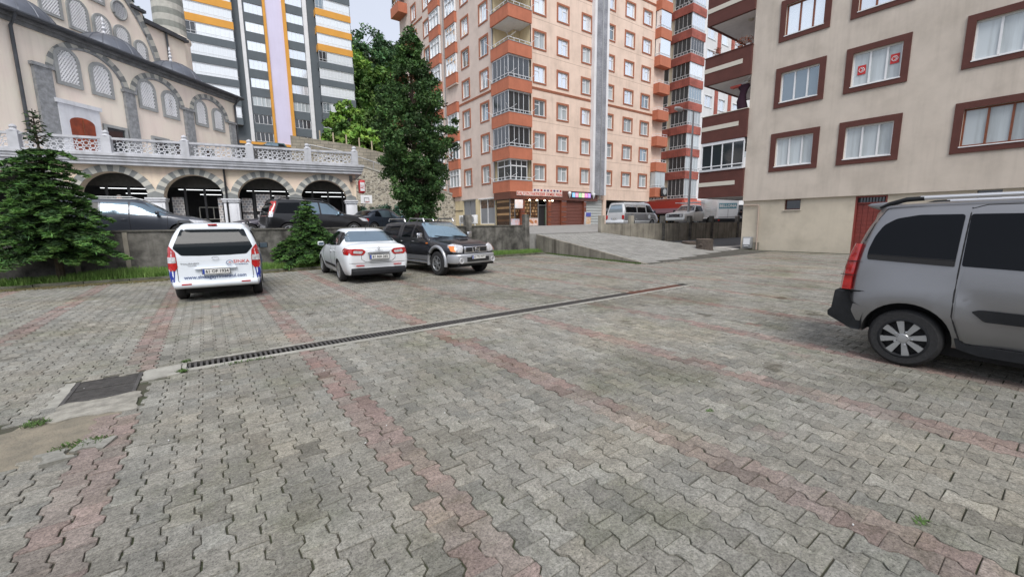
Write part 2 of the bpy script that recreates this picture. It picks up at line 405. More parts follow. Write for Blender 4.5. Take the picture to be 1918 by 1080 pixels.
# displaced stones by the sandy patch, each its own thing
oo = outline(.004)
for x, y, z, rz, tlt, lab in [(-1.02, 4.13, .022, .35, .1, 'loose grey paving stone tilted up below the bare sandy patch'), (-.83, 4.22, .016, 1.2, -.06, 'loose paving stone lying among weeds below the bare sandy patch'),
                         (-1.55, 4.02, .012, .25, .05, 'loose dark paving stone at the lower left of the sandy patch')]:
    b = MB(Matrix.Translation((x, y, z)) @ Matrix.Rotation(rz, 4, 'Z') @ Matrix.Rotation(tlt, 4, 'Y')); b.prism([tuple(p) for p in oo], -.05, 0)
    me = b.build('paving_stone', mat('loose_paver', (.25, .245, .215), .9, var=.2, vs=30, bump=.4, bs=90)); tag(me, lab, 'paving stone')
# litter: tiny pale scraps
M_lit = mat('litter_white', (.7, .7, .68), .7)
b = MB()
for i in range(45):
    a = R(random.uniform(5, 112)); d = random.uniform(1.8, 14); x, y = math.cos(a) * d, math.sin(a) * d
    if y > 16.9 or on_ramp(x, y): continue
    s_ = random.uniform(.004, .011); t = random.uniform(0, PI); ca, sa = math.cos(t) * s_, math.sin(t) * s_
    b.prism([(x - ca, y - sa), (x + sa * .5, y - ca * .5), (x + ca, y + sa), (x - sa * .5, y + ca * .5)], .006, .012)
tag(b.build('litter', M_lit), 'tiny white scraps of litter scattered over the block paving', 'litter', kind='stuff')

# kerb and grass strip in front of the wall
M_kerb = mat('mossy_kerb', (.17, .165, .13), .95, c2=(.08, .085, .05), vs=4, bump=.5, bs=40, stain=.5)
b = MB(); x = -40.
while x < 15.0:
    L_ = .98; b.box((x, 17.08 + random.uniform(-.01, .01), -.05), (x + L_, 17.22, .10 + random.uniform(-.012, .012))); x += 1.0
tag(b.build('kerb', M_kerb), kind='structure')
M_soil = mat('verge_soil', (.05, .05, .028), .97, c2=(.06, .085, .025), vs=3, bump=.5, bs=30)
b = MB(); b.box((-60, 17.2, -.05), (15.2, 18.45, .08)); tag(b.build('verge', M_soil), kind='structure')
M_grass = mat('grass_blades', (.12, .25, .045), .75, c2=(.20, .30, .08), vs=3)
b = MB(); 
for i in range(40000):
    x = random.uniform(-7.5, 14.6); y = 17.12 + 1.2 * random.random() ** .9; d = .5 + .5 * math.sin(x * 1.3 + 1) * math.sin(x * .47)
    if y < 17.24 and random.random() < .6: continue
    h = random.uniform(.06, .2) * (.75 + .7 * d) * (1.25 if x < 3 else .9); t = random.uniform(0, PI); w = .009
    dx, dy = math.cos(t) * w, math.sin(t) * w; lx, ly = random.uniform(-.06, .06), random.uniform(-.1, .02)
    if y < 17.24: h *= .5
    b.q(((x - dx, y - dy, .07), (x + dx, y + dy, .07), (x + dx * .3 + lx, y + dy * .3 + ly, .07 + h), (x - dx * .3 + lx, y - dy * .3 + ly, .07 + h)))
tag(b.build('grass', M_grass), 'bright green grass along the foot of the stained wall', 'grass', kind='stuff')
# creeping moss spill on paving by the kerb
b = MB()
for i in range(5000):
    x = random.uniform(-7.5, 2.2) if random.random() < .8 else random.uniform(2, 12); y = 17.08 - .6 * random.random() ** 2.2; t = random.uniform(0, PI); w = .016
    if x > -.6: y = 17.08 - (17.08 - y) * .25
    dx, dy = math.cos(t) * w, math.sin(t) * w
    b.q(((x - dx, y - dy, .0), (x + dx, y + dy, .0), (x + dx, y + dy + .02, .03), (x - dx, y - dy + .02, .03)))
tag(b.build('moss', mat('moss_brown_green', (.10, .105, .04), .9, c2=(.13, .10, .05), vs=2)), 'creeping moss spilling from the kerb onto the paving at left', 'moss', kind='stuff')

# ================================================================ walls
M_wall = mat('stained_concrete_wall', (.22, .21, .19), .95, c2=(.06, .058, .052), vs=2.2, bump=.5, bs=25, streak=.9, stain=.6)
M_wall2 = mat('stained_concrete_wall_light', (.33, .305, .25), .95, c2=(.21, .19, .155), vs=1.3, bump=.5, bs=25, streak=.8)
M_cap = mat('wall_cap', (.12, .115, .1), .95, var=.3, vs=5)
rt = thing('wall', (4, 18.5, 0), 'dark stained concrete retaining wall behind the grass strip', 'wall')
b = MB(); b.box((-30, 18.42, -.05), (14.3, 18.6, 1.50)); b.build('panel', M_wall, rt, (4, 18.5, 0))
b = MB(); b.box((-30, 18.38, 1.50), (14.2, 18.64, 1.555)); b.build('coping', M_cap, rt, (4, 18.5, 0))
for x in (-6.9, -3.3, -2.12, .3, 3.2, 7.4):
    b = MB(); b.prism([(x - .06, 18.40), (x + .06, 18.40), (x + .06, 18.43), (x - .06, 18.43)], -.04, 1.5); b.build('buttress', M_wall2 if x < -2 else M_wall, rt, (4, 18.5, 0))
for x, w, t in ((10.72, .17, 2.08), (14.43, .15, 2.12)):
    b = MB(); b.box((x - w, 18.36, -.04), (x + w, 18.66, t)); bevel(b.build('post', M_wall, rt, (4, 18.5, 0)), .015)
rt = thing('wall', (29, 18.5, 0), 'low concrete wall with square posts beside the asphalt path', 'wall')
b = MB(); b.box((20.6, 18.42, -.05), (60, 18.58, 1.55)); b.build('panel', M_wall2, rt, (29, 18.5, 0))
for x in (20.55, 23.5, 27.1, 30.6, 33.8, 38.1, 42.5, 47):
    b = MB(); b.box((x - .16, 18.36, -.05), (x + .16, 18.64, 2.08)); bevel(b.build('post', M_wall2 if x < 25 else M_wall, rt, (29, 18.5, 0)), .015)

# ================================================================ ramp, path, street
def brick_mat(name, c1, c2_, mort, sx, sy, w=.5, h=.25, ms=.02, rough=.9, bump=.4, offset=.5, vecscale=(1, 1, 1), rot=(0, 0, 0), extra=None):
    m = bpy.data.materials.new(name); m.use_nodes = True; t = m.node_tree; N = t.nodes.new; K = t.links.new; b = t.nodes['Principled BSDF']; b.inputs['Roughness'].default_value = rough
    co = N('ShaderNodeTexCoord'); mp = N('ShaderNodeMapping'); mp.inputs['Rotation'].default_value = rot; mp.inputs['Scale'].default_value = vecscale
    br = N('ShaderNodeTexBrick'); br.offset = offset; br.inputs['Color1'].default_value = (*c1, 1); br.inputs['Color2'].default_value = (*c2_, 1); br.inputs['Mortar'].default_value = (*mort, 1)
    br.inputs['Scale'].default_value = sx; br.inputs['Mortar Size'].default_value = ms; br.inputs['Brick Width'].default_value = w; br.inputs['Row Height'].default_value = h
    nz = N('ShaderNodeTexNoise'); nz.inputs['Scale'].default_value = .9; nz.inputs['Detail'].default_value = 8; r = N('ShaderNodeMapRange'); r.inputs['From Min'].default_value = .3; r.inputs['From Max'].default_value = .7; r.inputs['To Min'].default_value = .72; r.inputs['To Max'].default_value = 1.2
    x = N('ShaderNodeMix'); x.data_type = 'RGBA'; x.blend_type = 'MULTIPLY'; x.inputs['Factor'].default_value = 1
    K(co.outputs['Object'], mp.inputs['Vector']); K(mp.outputs[0], br.inputs['Vector']); K(co.outputs['Object'], nz.inputs['Vector']); K(nz.outputs['Fac'], r.inputs['Value'])
    K(br.outputs['Color'], x.inputs['A']); K(r.outputs[0], x.inputs['B']); K(x.outputs['Result'], b.inputs['Base Color'])
    bp = N('ShaderNodeBump'); bp.inputs['Strength'].default_value = bump; bp.inputs['Distance'].default_value = .01; bp.invert = True; K(br.outputs['Fac'], bp.inputs['Height']); K(bp.outputs[0], b.inputs['Normal'])
    return m
M_ramp = brick_mat('ramp_blocks', (.35, .345, .32), (.29, .285, .265), (.13, .13, .11), 1, 1, .42, .33, .03)
def ramp_z(x, y):
    yl = 9.95 + (x - 13.77) * .17; return max(.003, min(1.0, (y - yl) / (18.55 - yl)))
b = MB(); NX, NY = 24, 30; idx = {}
for j in range(NY + 1):
    y = 9.9 + (18.55 - 9.9) * j / NY; xl = ramp_edge_x(y); xr = 24.0 - 3.2 * max(0, (y - 12) / 6.5) ** .8 if y > 12 else 24.2
    for i in range(NX + 1):
        x = xl + (xr - xl) * i / NX; z = ramp_z(x, y)
        if i == NX: z = min(z, z) 
        idx[i, j] = b.v((x, y, z))
for j in range(NY):
    for i in range(NX): b.f((idx[i, j], idx[i + 1, j], idx[i + 1, j + 1], idx[i, j + 1]))
# right flank down to the path
for j in range(NY):
    p, q_ = b.V[idx[NX, j]], b.V[idx[NX, j + 1]]; b.q((p, q_, (q_[0] + .05, q_[1], -.02), (p[0] + .05, p[1], -.02)), 1)
tag(b.build('ramp', [mat('ramp_joint', (.07, .066, .055), .95, var=.3, vs=4), M_wall2]), kind='structure')
rt = thing('retaining_kerb', (14.5, 14, 0), 'low sloping concrete kerb wall along the left side of the ramp', 'kerb wall')
b = MB(); pts = [(9.95, .0), (18.4, 0), (18.4, ramp_z(ramp_edge_x(18.4), 18.4) + .03), (9.95, .035)]
A = [b.v((ramp_edge_x(y) - .16, y, z)) for y, z in pts]; B = [b.v((ramp_edge_x(y) + .0, y, z)) for y, z in pts]
b.f(A); b.f(B[::-1])
for i in range(4): b.f((A[i], B[i], B[(i + 1) % 4], A[(i + 1) % 4]))
b.build('kerb_wall', M_wall2, rt, (14.5, 14, 0))
for i in range(7): tag(tuft(ramp_edge_x(10.5 + i * 1.1) - .22, 10.5 + i * 1.1, .1, 90, .08, 0, 'weed', sx=1, rz=0), None, None) if False else None
b = MB()
for i in range(2600):
    y = random.uniform(10.2, 17.4); x = ramp_edge_x(y) - .17 - .16 * random.random() ** 2; w = .01; t = random.uniform(0, PI); dx, dy = math.cos(t) * w, math.sin(t) * w; h = random.uniform(.02, .07)
    b.q(((x - dx, y - dy, 0), (x + dx, y + dy, 0), (x + dx, y + dy, h), (x - dx, y - dy, h)))
tag(b.build('moss', mat('moss_green', (.07, .11, .03), .9, var=.3)), 'moss along the foot of the sloping ramp kerb wall', 'moss', kind='stuff')
M_slab = mat('ramp_slab', (.235, .23, .215), .9, c2=(.33, .325, .30), vs=2.2, bump=.4, bs=60, stain=.35)
b = MB(); ss = .30; y = 10.0; j = 0
while y < 18.5:
    x = ramp_edge_x(y) + .16 + (j % 2) * ss * .5
    while x < (24.2 if y < 12 else 24.0 - 3.2 * ((y - 12) / 6.5) ** .8) - .15:
        if y > 9.97 + (x - 13.77) * .17 + .12:
            dz = random.uniform(-.002, .003); k = ss / 2 - .013; z = [ramp_z(px2, py2) + .008 + dz for px2, py2 in ((x - k, y - k), (x + k, y - k), (x + k, y + k), (x - k, y + k))]
            T_ = [b.v(p) for p in ((x - k, y - k, z[0]), (x + k, y - k, z[1]), (x + k, y + k, z[2]), (x - k, y + k, z[3]))]; B_ = [b.v((b.V[i][0], b.V[i][1], b.V[i][2] - .014)) for i in T_]; b.f(T_)
            for i in range(4): b.f((B_[i], B_[(i + 1) % 4], T_[(i + 1) % 4], T_[i]))
        x += ss
    y += ss; j += 1
tag(b.build('ramp_paving', M_slab), kind='structure')
M_asph = mat('asphalt', (.085, .085, .085), .9, var=.2, vs=8, bump=.3, bs=120)
b = MB(); b.q(((21.5, 12.1, .03), (70, 12.1, .03), (70, 18.5, .22), (20.5, 18.5, .22))); tag(b.build('path', M_asph), kind='structure')
b = MB(); b.q(((22.6, 11.6, .012), (25.2, 11.9, .03), (25.2, 12.9, .06), (23.0, 13.0, .065))); b.q(((23.4, 12.6, .068), (33, 12.6, .075), (33, 13.4, .09), (24.2, 13.3, .09)))
tag(b.build('pavement', mat('pale_tiles', (.42, .4, .37), .8, var=.15, vs=5)), kind='structure')
b = MB(); NX, NY = 40, 30; xs = [-80 + 5 * i for i in range(NX + 1)]; ys = [18.6 + j * 2 for j in range(NY + 1)]; idx = {}
for i, x in enumerate(xs):
    for j, y in enumerate(ys): idx[i, j] = b.v((x, y, street_z(x, y)))
for i in range(NX):
    for j in range(NY): b.f((idx[i, j], idx[i + 1, j], idx[i + 1, j + 1], idx[i, j + 1]))
b.q(((-80, 18.602, -.1), (120, 18.602, -.1), (120, 18.602, 1.12), (-80, 18.602, 1.0)))
M_street = mat('street_blocks', (.27, .265, .25), .9, var=.15, vs=3, bump=.3, bs=30)
tag(b.build('street', M_street), kind='structure')
b = MB(); b.box((23.0, 29.8, 1.0), (46, 32.35, 1.42)); tag(b.build('pavement', mat('kerb_pavement', (.34, .33, .32), .85, var=.12)), kind='structure')

# cut tree stumps
M_bark = mat('stump_bark', (.06, .048, .04), .95, c2=(.10, .08, .065), vs=9, bump=.8, bs=30)
M_cut = mat('sawn_wood', (.17, .13, .105), .9, var=.3, vs=12)
for x, y, r, h, lab in ((22.9, 13.8, .42, .42, 'smaller sawn tree stump lying left on the asphalt path'), (21.9, 12.3, .42, .62, 'larger knotty sawn tree stump right on the asphalt path')):
    rt = thing('tree_stump', (x, y, .06), lab, 'tree stump')
    b = MB(); n_ = 20; ph = random.random() * 6
    rr = [r * (1 + .09 * math.sin(3 * a * 2 * PI / n_ + ph) + random.uniform(-.05, .05)) for a in range(n_)]
    lv = [(0, 1.12), (.1 * h, 1.0), (.5 * h, .96), (h, 1.0)]
    ring = [[b.v((rr[k] * q_ * math.cos(2 * PI * k / n_), rr[k] * q_ * math.sin(2 * PI * k / n_), z)) for k in range(n_)] for z, q_ in lv]
    for A, B in zip(ring, ring[1:]):
        for k in range(n_): b.f((A[k], A[(k + 1) % n_], B[(k + 1) % n_], B[k]))
    b.f(ring[-1], 1); b.lathe([(.07, 0), (.09, .1), (.05, .16), (.01, .17)], 8, (-r * .9, -.1, h * .5), 'y'); o = b.build('trunk', [M_bark, M_cut], rt)
# ================================================================ windows shared by the apartment blocks
WC = {}
def win_meshes(key, w, h, surround, tr, split, tilt=False, fm=None):
    """meshes with origin at the opening's lower left corner, in facade axes (s right, n out, z up)"""
    if key in WC: return WC[key]
    me = []
    b = MB(); t = tr
    if surround is not None:
        b.box((-t, -.0, -t), (w + t, .05, 0)); b.box((-t, 0, h), (w + t, .05, h + t)); b.box((-t, 0, 0), (0, .05, h)); b.box((w, 0, 0), (w + t, .05, h))
        b.box((-.02, -.15, -.04), (w + .02, .07, .0 - .002), 1)
    mats = [surround or M_pvc, M_pvc]
    o = b.build('t', mats); me.append(o.data); bpy.data.objects.remove(o)
    b = MB(); fw = .06
    frame_mb(b, 0, w, 0, h, fw, -.16, -.09)
    for s in split:
        if isinstance(s, tuple):
            x0, x1, z = s; b.box((x0, -.15, z - .03), (x1, -.085, z + .03))
        else: b.box((s - .035, -.155, fw), (s + .035, -.08, h - fw))
    o = b.build('t', fm or M_pvc); me.append(o.data); bpy.data.objects.remove(o)
    b = MB(); b.q(((fw, -.125, fw), (w - fw, -.125, fw), (w - fw, -.125, h - fw), (fw, -.125, h - fw)))
    vs_ = []
    for gm in GLASS:
        o = b.build('t', gm); vs_.append(o.data); bpy.data.objects.remove(o)
    me.append(vs_); WC[key] = me; return me
def add_window(root, off, fac, s, z, key, glass, name='window'):
    m0, m1, mv = WC[key]
    o = link(name, m0, root); place(o, fac.at(s, z), off)
    c = link('frame', m1, o); p = link('pane', mv[glass], o); return o
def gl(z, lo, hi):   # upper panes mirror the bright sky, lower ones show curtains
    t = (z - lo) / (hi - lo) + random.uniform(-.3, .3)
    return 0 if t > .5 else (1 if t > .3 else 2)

# ================================================================ orange and cream apartment block
M_cream = mat('peach_render', (.77, .60, .49), .92, var=.05, vs=.8, bump=.25, bs=40, streak=.14, stain=.25)
M_cream_shade = mat('peach_render_shade', (.67, .56, .49), .92, var=.05, vs=.8, bump=.25, bs=40, streak=.06, stain=.25)  # peach render greyed and darkened: shade of the left face put into colour
M_yel = mat('pale_yellow_render', (.66, .56, .36), .92, var=.06, vs=1, bump=.2, bs=40, streak=.2)
M_or = mat('orange_render', (.47, .16, .09), .85, var=.08, vs=1.2, bump=.2, bs=40, streak=.15)
M_brn = mat('terracotta_trim', (.36, .13, .07), .85, var=.1, vs=3)
M_white = mat('white_render', (.74, .74, .75), .85, var=.05, vs=1, streak=.15)
OFF = (23.5, 32.4, 1.3)
rt = thing('apartment_building', OFF, 'tall peach apartment building with orange corner balconies above the bakery', 'building')
FR = Fac((0, 32.4), PI); FL = Fac((23.5, 0), PI / 2)    # right face: s = -X ; left face: s = Y
RX = [(26.2, 27.86), (29.18, 30.83), (32.5, 34.03), (35.95, 37.58), (39.12, 40.86), (42.16, 43.89)]
T_ = .17
NF = 11
def zf(k): return 5.67 + 3.0 * k
hr = [(-(b_ - T_), -(a_ + T_), zf(k) + T_, zf(k) + 1.72 - T_) for a_, b_ in RX for k in range(NF)]
LY = [(35.75, 37.4), (39.3, 40.95), (48.25, 49.85), (51.7, 53.3)]
hl = [(a_ + T_, b_ - T_, zf(k) - .08 + T_, zf(k) + 1.85 - T_) for a_, b_ in LY for k in range(NF)]
b = FR.mb(); wall_holes(b, -44.5, -25.9, 4.15, 38, hr, .2); b.q(((-44.5, 0, 4.15), (-25.9, 0, 4.15), (-25.9, -1, 4.15), (-44.5, -1, 4.15)))
b.q(((-44.5, 0, 4.15), (-44.5, 0, 38), (-44.5, -20, 38), (-44.5, -20, 4.15)))
b.build('wall', M_cream, rt, OFF)
b = FL.mb(); wall_holes(b, 34.9, 57, 4.25, 38, hl, .2); b.q(((57, 0, 1), (57, 0, 38), (57, -15, 38), (57, -15, 1))); b.build('wall', M_cream_shade, rt, OFF)
b = MB(); b.box((23.4, 32.3, 37.9), (46, 57, 38.3)); b.build('roof', M_grey, rt, OFF)
for (a_, b_), j in zip(RX, range(6)):
    w = b_ - a_ - 2 * T_; h = 1.72 - 2 * T_; key = 'or%d' % j; sp = [w * .48, (w * .52, w - .06, h * .72)] if j % 2 == 0 else [w * .5, (.06, w * .5, h * .72)]
    win_meshes(key, w, h, M_brn, T_, sp)
    for k in range(8 if j else 8):
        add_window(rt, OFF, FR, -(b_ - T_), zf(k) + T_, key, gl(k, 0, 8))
for (a_, b_), j in zip(LY, range(4)):
    w = b_ - a_ - 2 * T_; h = 1.93 - 2 * T_; key = 'ol%d' % j; win_meshes(key, w, h, M_brn, T_, [w * .5, (.06, w * .5, h * .72)])
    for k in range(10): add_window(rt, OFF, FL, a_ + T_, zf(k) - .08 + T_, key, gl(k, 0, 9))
# string courses: fine grooves each floor, double terracotta bands at two levels
M_groove = mat('groove_shadow_line', (.33, .25, .19), .9)
b = FR.mb()
for k in range(10):
    z = 5.27 + 3.01 * k
    if k in (3, 7): continue
    b.box((-44.45, 0, z - .012), (-36.1, .004, z + .012)); b.box((-34.0, 0, z - .012), (-25.95, .004, z + .012))
b.build('groove', M_groove, rt, OFF)
for f_, a_, b_ in ((FR, -44.45, -36.15), (FR, -33.95, -25.95), (FL, 34.95, 41.6), (FL, 50.0, 54.2)):
    for z in ((14.13, 26.07) if f_ is FL else (14.13, 26.1)):
        b = f_.mb(); b.box((a_, 0, z), (b_, .05, z + .08)); b.box((a_, 0, z + .12), (b_, .05, z + .21)); b.build('string_course', M_brn, rt, OFF)
# ventilation pillar
M_shin = brick_mat('grey_cladding', (.36, .37, .40), (.28, .29, .32), (.2, .2, .22), 1, 1, .3, .06, .008)
M_shin.node_tree.nodes['Mapping'].inputs['Rotation'].default_value = (PI / 2, 0, 0)
b = FR.mb(); b.box((-35.06, 0, 4.6), (-34.3, .5, 38)); b.box((-35.78, 0, 4.6), (-35.2, .5, 38)); b.box((-35.2, 0, 4.6), (-35.06, .38, 38), 0); b.box((-34.3, 0, 4.6), (-33.97, .46, 38), 1); b.box((-36.13, 0, 4.6), (-35.78, .46, 38), 1)
b.build('pillar', [M_shin, M_white], rt, OFF)
b = FR.mb(); b.tube([(-35.13, .5, 4.2), (-35.13, .5, 38)], .06); b.build('downpipe', M_grey, rt, OFF)
b = FL.mb(); b.tube([(34.97, .1, 1.5), (34.97, .1, 38)], .05); b.tube([(44.6, .1, 2.2), (44.6, .1, 38)], .05); b.build('downpipe', M_grey, rt, OFF)
# corner balconies (project slightly from both faces)
def railing(b, pts, z0, z1, n0=.03, every=.55):
    pts = [Vector((*p, 0)) for p in pts]
    for A, B in zip(pts, pts[1:]):
        for z in (z0 + .04, z1): b.tube([A + Vector((0, 0, z)), B + Vector((0, 0, z))], n0, 5)
        L_ = (B - A).length; k = max(2, int(L_ / every))
        for i in range(k + 1): p = A.lerp(B, i / k); b.tube([p + Vector((0, 0, z0)), p + Vector((0, 0, z1))], n0 * .8, 4)
XB, YB = 23.22, 32.12
for k in range(11):
    z0 = 4.6 + 3.0 * k
    if z0 > 30: break
    b = MB(); zt = z0 + 1.05
    b.box((XB, YB, z0), (25.9, YB + .15, zt)); b.box((XB, YB + .15, z0), (XB + .15, 35.0, zt)); b.box((XB + .15, YB + .15, z0), (25.9, 35.0, z0 + .15), 1)
    b.box((25.75, YB + .15, z0 + .15), (25.9, 32.4, zt)); 
    o = b.build('balcony', [M_or, M_white], rt, OFF)
    b = MB(); b.box((XB - .03, YB - .03, zt), (25.93, YB + .17, zt + .03)); b.box((XB - .03, YB + .17, zt), (XB + .17, 35.02, zt + .03)); b.build('coping', M_grey, o)
    b = MB(); railing(b, [(25.8, YB + .08), (XB + .08, YB + .08), (XB + .08, 34.9)], zt + .03, zt + .32); b.build('railing', M_rail, o)
    b = MB(); b.tube([(XB, YB, zt + .25), (XB - .55, YB - .35, zt + .55)], .02, 4); b.tube([(XB + .1, YB, zt + .25), (XB + .5, YB - .5, zt + .6)], .02, 4); b.tube([(25.7, YB, zt + .2), (26.1, YB - .4, zt + .6)], .02, 4); b.tube([(XB, 34.8, zt + .2), (XB - .5, 35.2, zt + .6)], .02, 4); b.build('drying_rack', M_rail, o)
    # back walls of the loggia
    b = MB(); b.box((25.9, 32.4, z0 + .15), (26.0, 34.9, z0 + 3.0)); b.box((23.5, 34.9, z0 + .15), (26, 35.0, z0 + 3.0)); b.box((25.2, 34.0, z0 + .15), (25.9, 34.9, z0 + 3.0)); b.build('wall', M_yel, rt, OFF)
    zc = z0 + 3.0
    if k in (1, 2, 3, 6):       # dark frameless glazing
        b = MB(); b.box((XB + .1, YB + .22, zc - .1), (25.75, YB + .3, zc)); b.box((XB + .1, YB + .3, zc - .1), (XB + .18, 34.85, zc))
        for x in (23.35, 23.95, 24.5, 25.05, 25.7): b.box((x - .02, YB + .22, zt + .05), (x + .02, YB + .26, zc - .1))
        for y in (32.9, 33.5, 34.1, 34.8): b.box((XB + .1, y - .02, zt + .05), (XB + .14, y + .02, zc - .1))
        g_ = b.build('glazing', M_rail, rt, OFF)
        b = MB(); b.q(((XB + .12, YB + .24, zt + .03), (25.72, YB + .24, zt + .03), (25.72, YB + .24, zc - .08), (XB + .12, YB + .24, zc - .08))); b.q(((XB + .12, YB + .24, zt + .03), (XB + .12, 34.85, zt + .03), (XB + .12, 34.85, zc - .08), (XB + .12, YB + .24, zc - .08))); b.build('pane', M_dark, g_)
    if k == 0:
        b = MB(); zm = zt + 1.3
        for z_a, z_b in ((zt + .03, zt + .12), (zm, zm + .1), (zc - .1, zc)): b.box((XB + .3, YB + .28, z_a), (25.5, YB + .36, z_b)); b.box((XB + .3, YB + .36, z_a), (XB + .38, 34.6, z_b))
        for x in (23.56, 24.2, 24.8, 25.46): b.box((x - .03, YB + .28, zt + .12), (x + .03, YB + .36, zc - .1))
        for y in (33.4, 34.5): b.box((XB + .3, y - .03, zt + .12), (XB + .38, y + .03, zc - .1))
        g_ = b.build('glazing', M_pvc, rt, OFF)
        b = MB(); b.q(((XB + .34, YB + .32, zt), (25.5, YB + .32, zt), (25.5, YB + .32, zc), (XB + .34, YB + .32, zc))); b.q(((XB + .34, YB + .32, zt), (XB + .34, 34.6, zt), (XB + .34, 34.6, zc), (XB + .34, YB + .32, zc))); b.build('pane', M_dark, g_)
    if k == 4 or k == 5:
        b = MB(); b.box((25.15, 34.86, z0 + .2), (25.6, 34.9, z0 + 2.2), 0); b.build('window', M_dark, rt, OFF)
# glazed bays on the left face, orange parapet under each
M_bayglass = M_sky
for (ya, yb), ks in (((41.7, 44.0), range(9)), ((45.35, 47.85), range(9))):
    for k in ks:
        z0 = 4.7 + 2.98 * k; b = FL.mb(); b.box((ya, 0, z0), (yb, .3, z0 + 1.02)); o = b.build('balcony', M_or, rt, OFF)
        b = FL.mb(); b.box((ya - .03, 0, z0 + 1.02), (yb + .03, .34, z0 + 1.05)); b.build('coping', M_brn, o)
        za, zb_ = z0 + 1.06, z0 + 2.96
        if k == 3 and ya < 43:
            b = FL.mb(); b.box((ya + .05, -1.6, za - .2), (yb - .05, -1.5, zb_)); b.box((ya, -1.5, zb_ - .1), (yb, .28, zb_ + .0), 0); b.build('wall', M_cream_shade, rt, OFF); continue
        b = FL.mb(); frame_mb(b, ya + .05, yb - .05, za, zb_, .08, .04, .22)
        for f_ in (.33, .66): y = ya + (yb - ya) * f_; b.box((y - .04, .06, za + .08), (y + .04, .2, zb_ - .08))
        b.box((ya + .1, .055, zb_ - .62), (yb - .1, .21, zb_ - .56)); w_ = b.build('glazing', M_pvc, rt, OFF)
        b = FL.mb(); b.q(((ya + .1, .12, za + .05), (yb - .1, .12, za + .05), (yb - .1, .12, zb_ - .05), (ya + .1, .12, zb_ - .05))); b.build('pane', GLASS[0 if k > 3 else (1 if k % 2 else 2)], w_)
for k in range(7, 10):
    z0 = 7.3 + 2.98 * k; b = FL.mb(); b.box((54.3, 0, z0), (56.9, 1.2, z0 + 1.15)); o = b.build('balcony', M_or, rt, OFF)
    b = FL.mb(); railing(b, [(54.4, 1.1), (56.8, 1.1)], z0 + 1.15, z0 + 1.5); b.build('railing', M_rail, o)
    b = FL.mb(); b.q(((54.4, 1.0, z0 + 1.2), (56.8, 1.0, z0 + 1.2), (56.8, 1.0, z0 + 2.9), (54.4, 1.0, z0 + 2.9))); b.build('pane', M_dark, rt, OFF)
# balconies at the far right end
for k in range(9):
    z0 = 4.7 + 2.99 * k; b = MB(); b.box((44.5, 31.6, z0), (46.6, 34.0, z0 + 1.07)); o = b.build('balcony', M_or, rt, OFF)
    b = MB(); railing(b, [(44.55, 33), (44.55, 31.65), (46.5, 31.65)], z0 + 1.07, z0 + 1.35, .025); b.build('railing', M_rail, o)
    b = MB(); b.box((44.55, 32.5, z0 + 1.07), (46.7, 34, z0 + 3), 0); b.build('wall', M_cream, rt, OFF)
    if k in (0, 5, 6, 8) or k == 7:
        b = MB(); b.q(((44.6, 31.7, z0 + 1.07), (46.5, 31.7, z0 + 1.07), (46.5, 31.7, z0 + 2.95), (44.6, 31.7, z0 + 2.95))); b.q(((44.6, 31.7, z0 + 1.07), (44.6, 32.4, z0 + 1.07), (44.6, 32.4, z0 + 2.95), (44.6, 31.7, z0 + 2.95))); b.build('pane', M_sky if k > 4 else M_curt, rt, OFF)
# ground floor: left face
b = FL.mb(); hh = [(38.05 - 1.2 + .1, 38.05 - 1.2 + .1, 0, 0)]
hh = [(35.1, 37.95, 1.65, 4.15), (38.8, 41.35, 1.65, 4.2)]
wall_holes(b, 34.88, 57, 1.0, 4.25, hh, .15, n0=-.02); b.build('wall', M_yel, rt, OFF)
b = FL.mb(); b.box((41.5, -.02, 3.12), (57, .04, 3.2)); b.build('string_course', M_cap, rt, OFF)
M_film = mat('frosted_grey_film', (.22, .235, .26), .35, coat=.5, var=.08)
for (a_, b2, c_, d_), fl in zip(hh, (1, 0)):
    b = FL.mb(); frame_mb(b, a_, b2, c_, d_, .07, -.16, -.08); b.box(((a_ + b2) / 2 - .04, -.155, c_ + .07), ((a_ + b2) / 2 + .04, -.075, d_ - .07)); b.box((a_ - .1, -.1, d_ + .002), (b2 + .1, .12, d_ + .09)); w_ = b.build('shop_window', M_grey if not fl else M_pvc, rt, OFF)
    zm = 3.25 if fl else d_
    b = FL.mb(); b.q(((a_, -.12, c_), (b2, -.12, c_), (b2, -.12, zm), (a_, -.12, zm))); b.build('film', M_film, w_)
    if fl:
        b = FL.mb(); b.q(((a_, -.12, zm), (b2, -.12, zm), (b2, -.12, d_), (a_, -.12, d_))); b.build('pane', mat('warm_shop_glass', (.09, .05, .035), .1, var=.6, vs=3, coat=.6), w_)
b = MB(); b.box((23.55, 32.6, 4.3), (46, 56, 4.4)); b.build('slab', M_cream, rt, OFF)
# ---- bakery and shops on the right face
M_brown = mat('dark_brown_cladding', (.13, .045, .03), .35, var=.12, vs=3, coat=.3)
M_brown2 = mat('chestnut_cladding', (.2, .06, .032), .35, var=.1, vs=3, coat=.3)
M_chrome = mat('polished_metal', (.6, .6, .62), .2, metal=1)
b = MB(); b.box((23.25, 32.15, 3.95), (35.05, 32.4, 4.9)); b.box((23.25, 32.4, 3.95), (23.5, 34.88, 4.6)); fa = b.build('fascia', M_brown, rt, OFF)
M_signw = mat('sign_cream', (.74, .62, .56), .5, var=.04)
b = MB(); b.box((24.0, 32.09, 4.28), (29.75, 32.148, 4.66)); b.box((25.9, 32.09, 4.66), (29.75, 32.148, 4.97)); sg = b.build('sign_board', M_signw, rt, OFF)
MF = Matrix(((1, 0, 0, 0), (0, 0, -1, 0), (0, 1, 0, 0), (0, 0, 0, 1)))   # text plane facing -Y
def tm(x, y, z): return Matrix.Translation((x, y, z)) @ MF
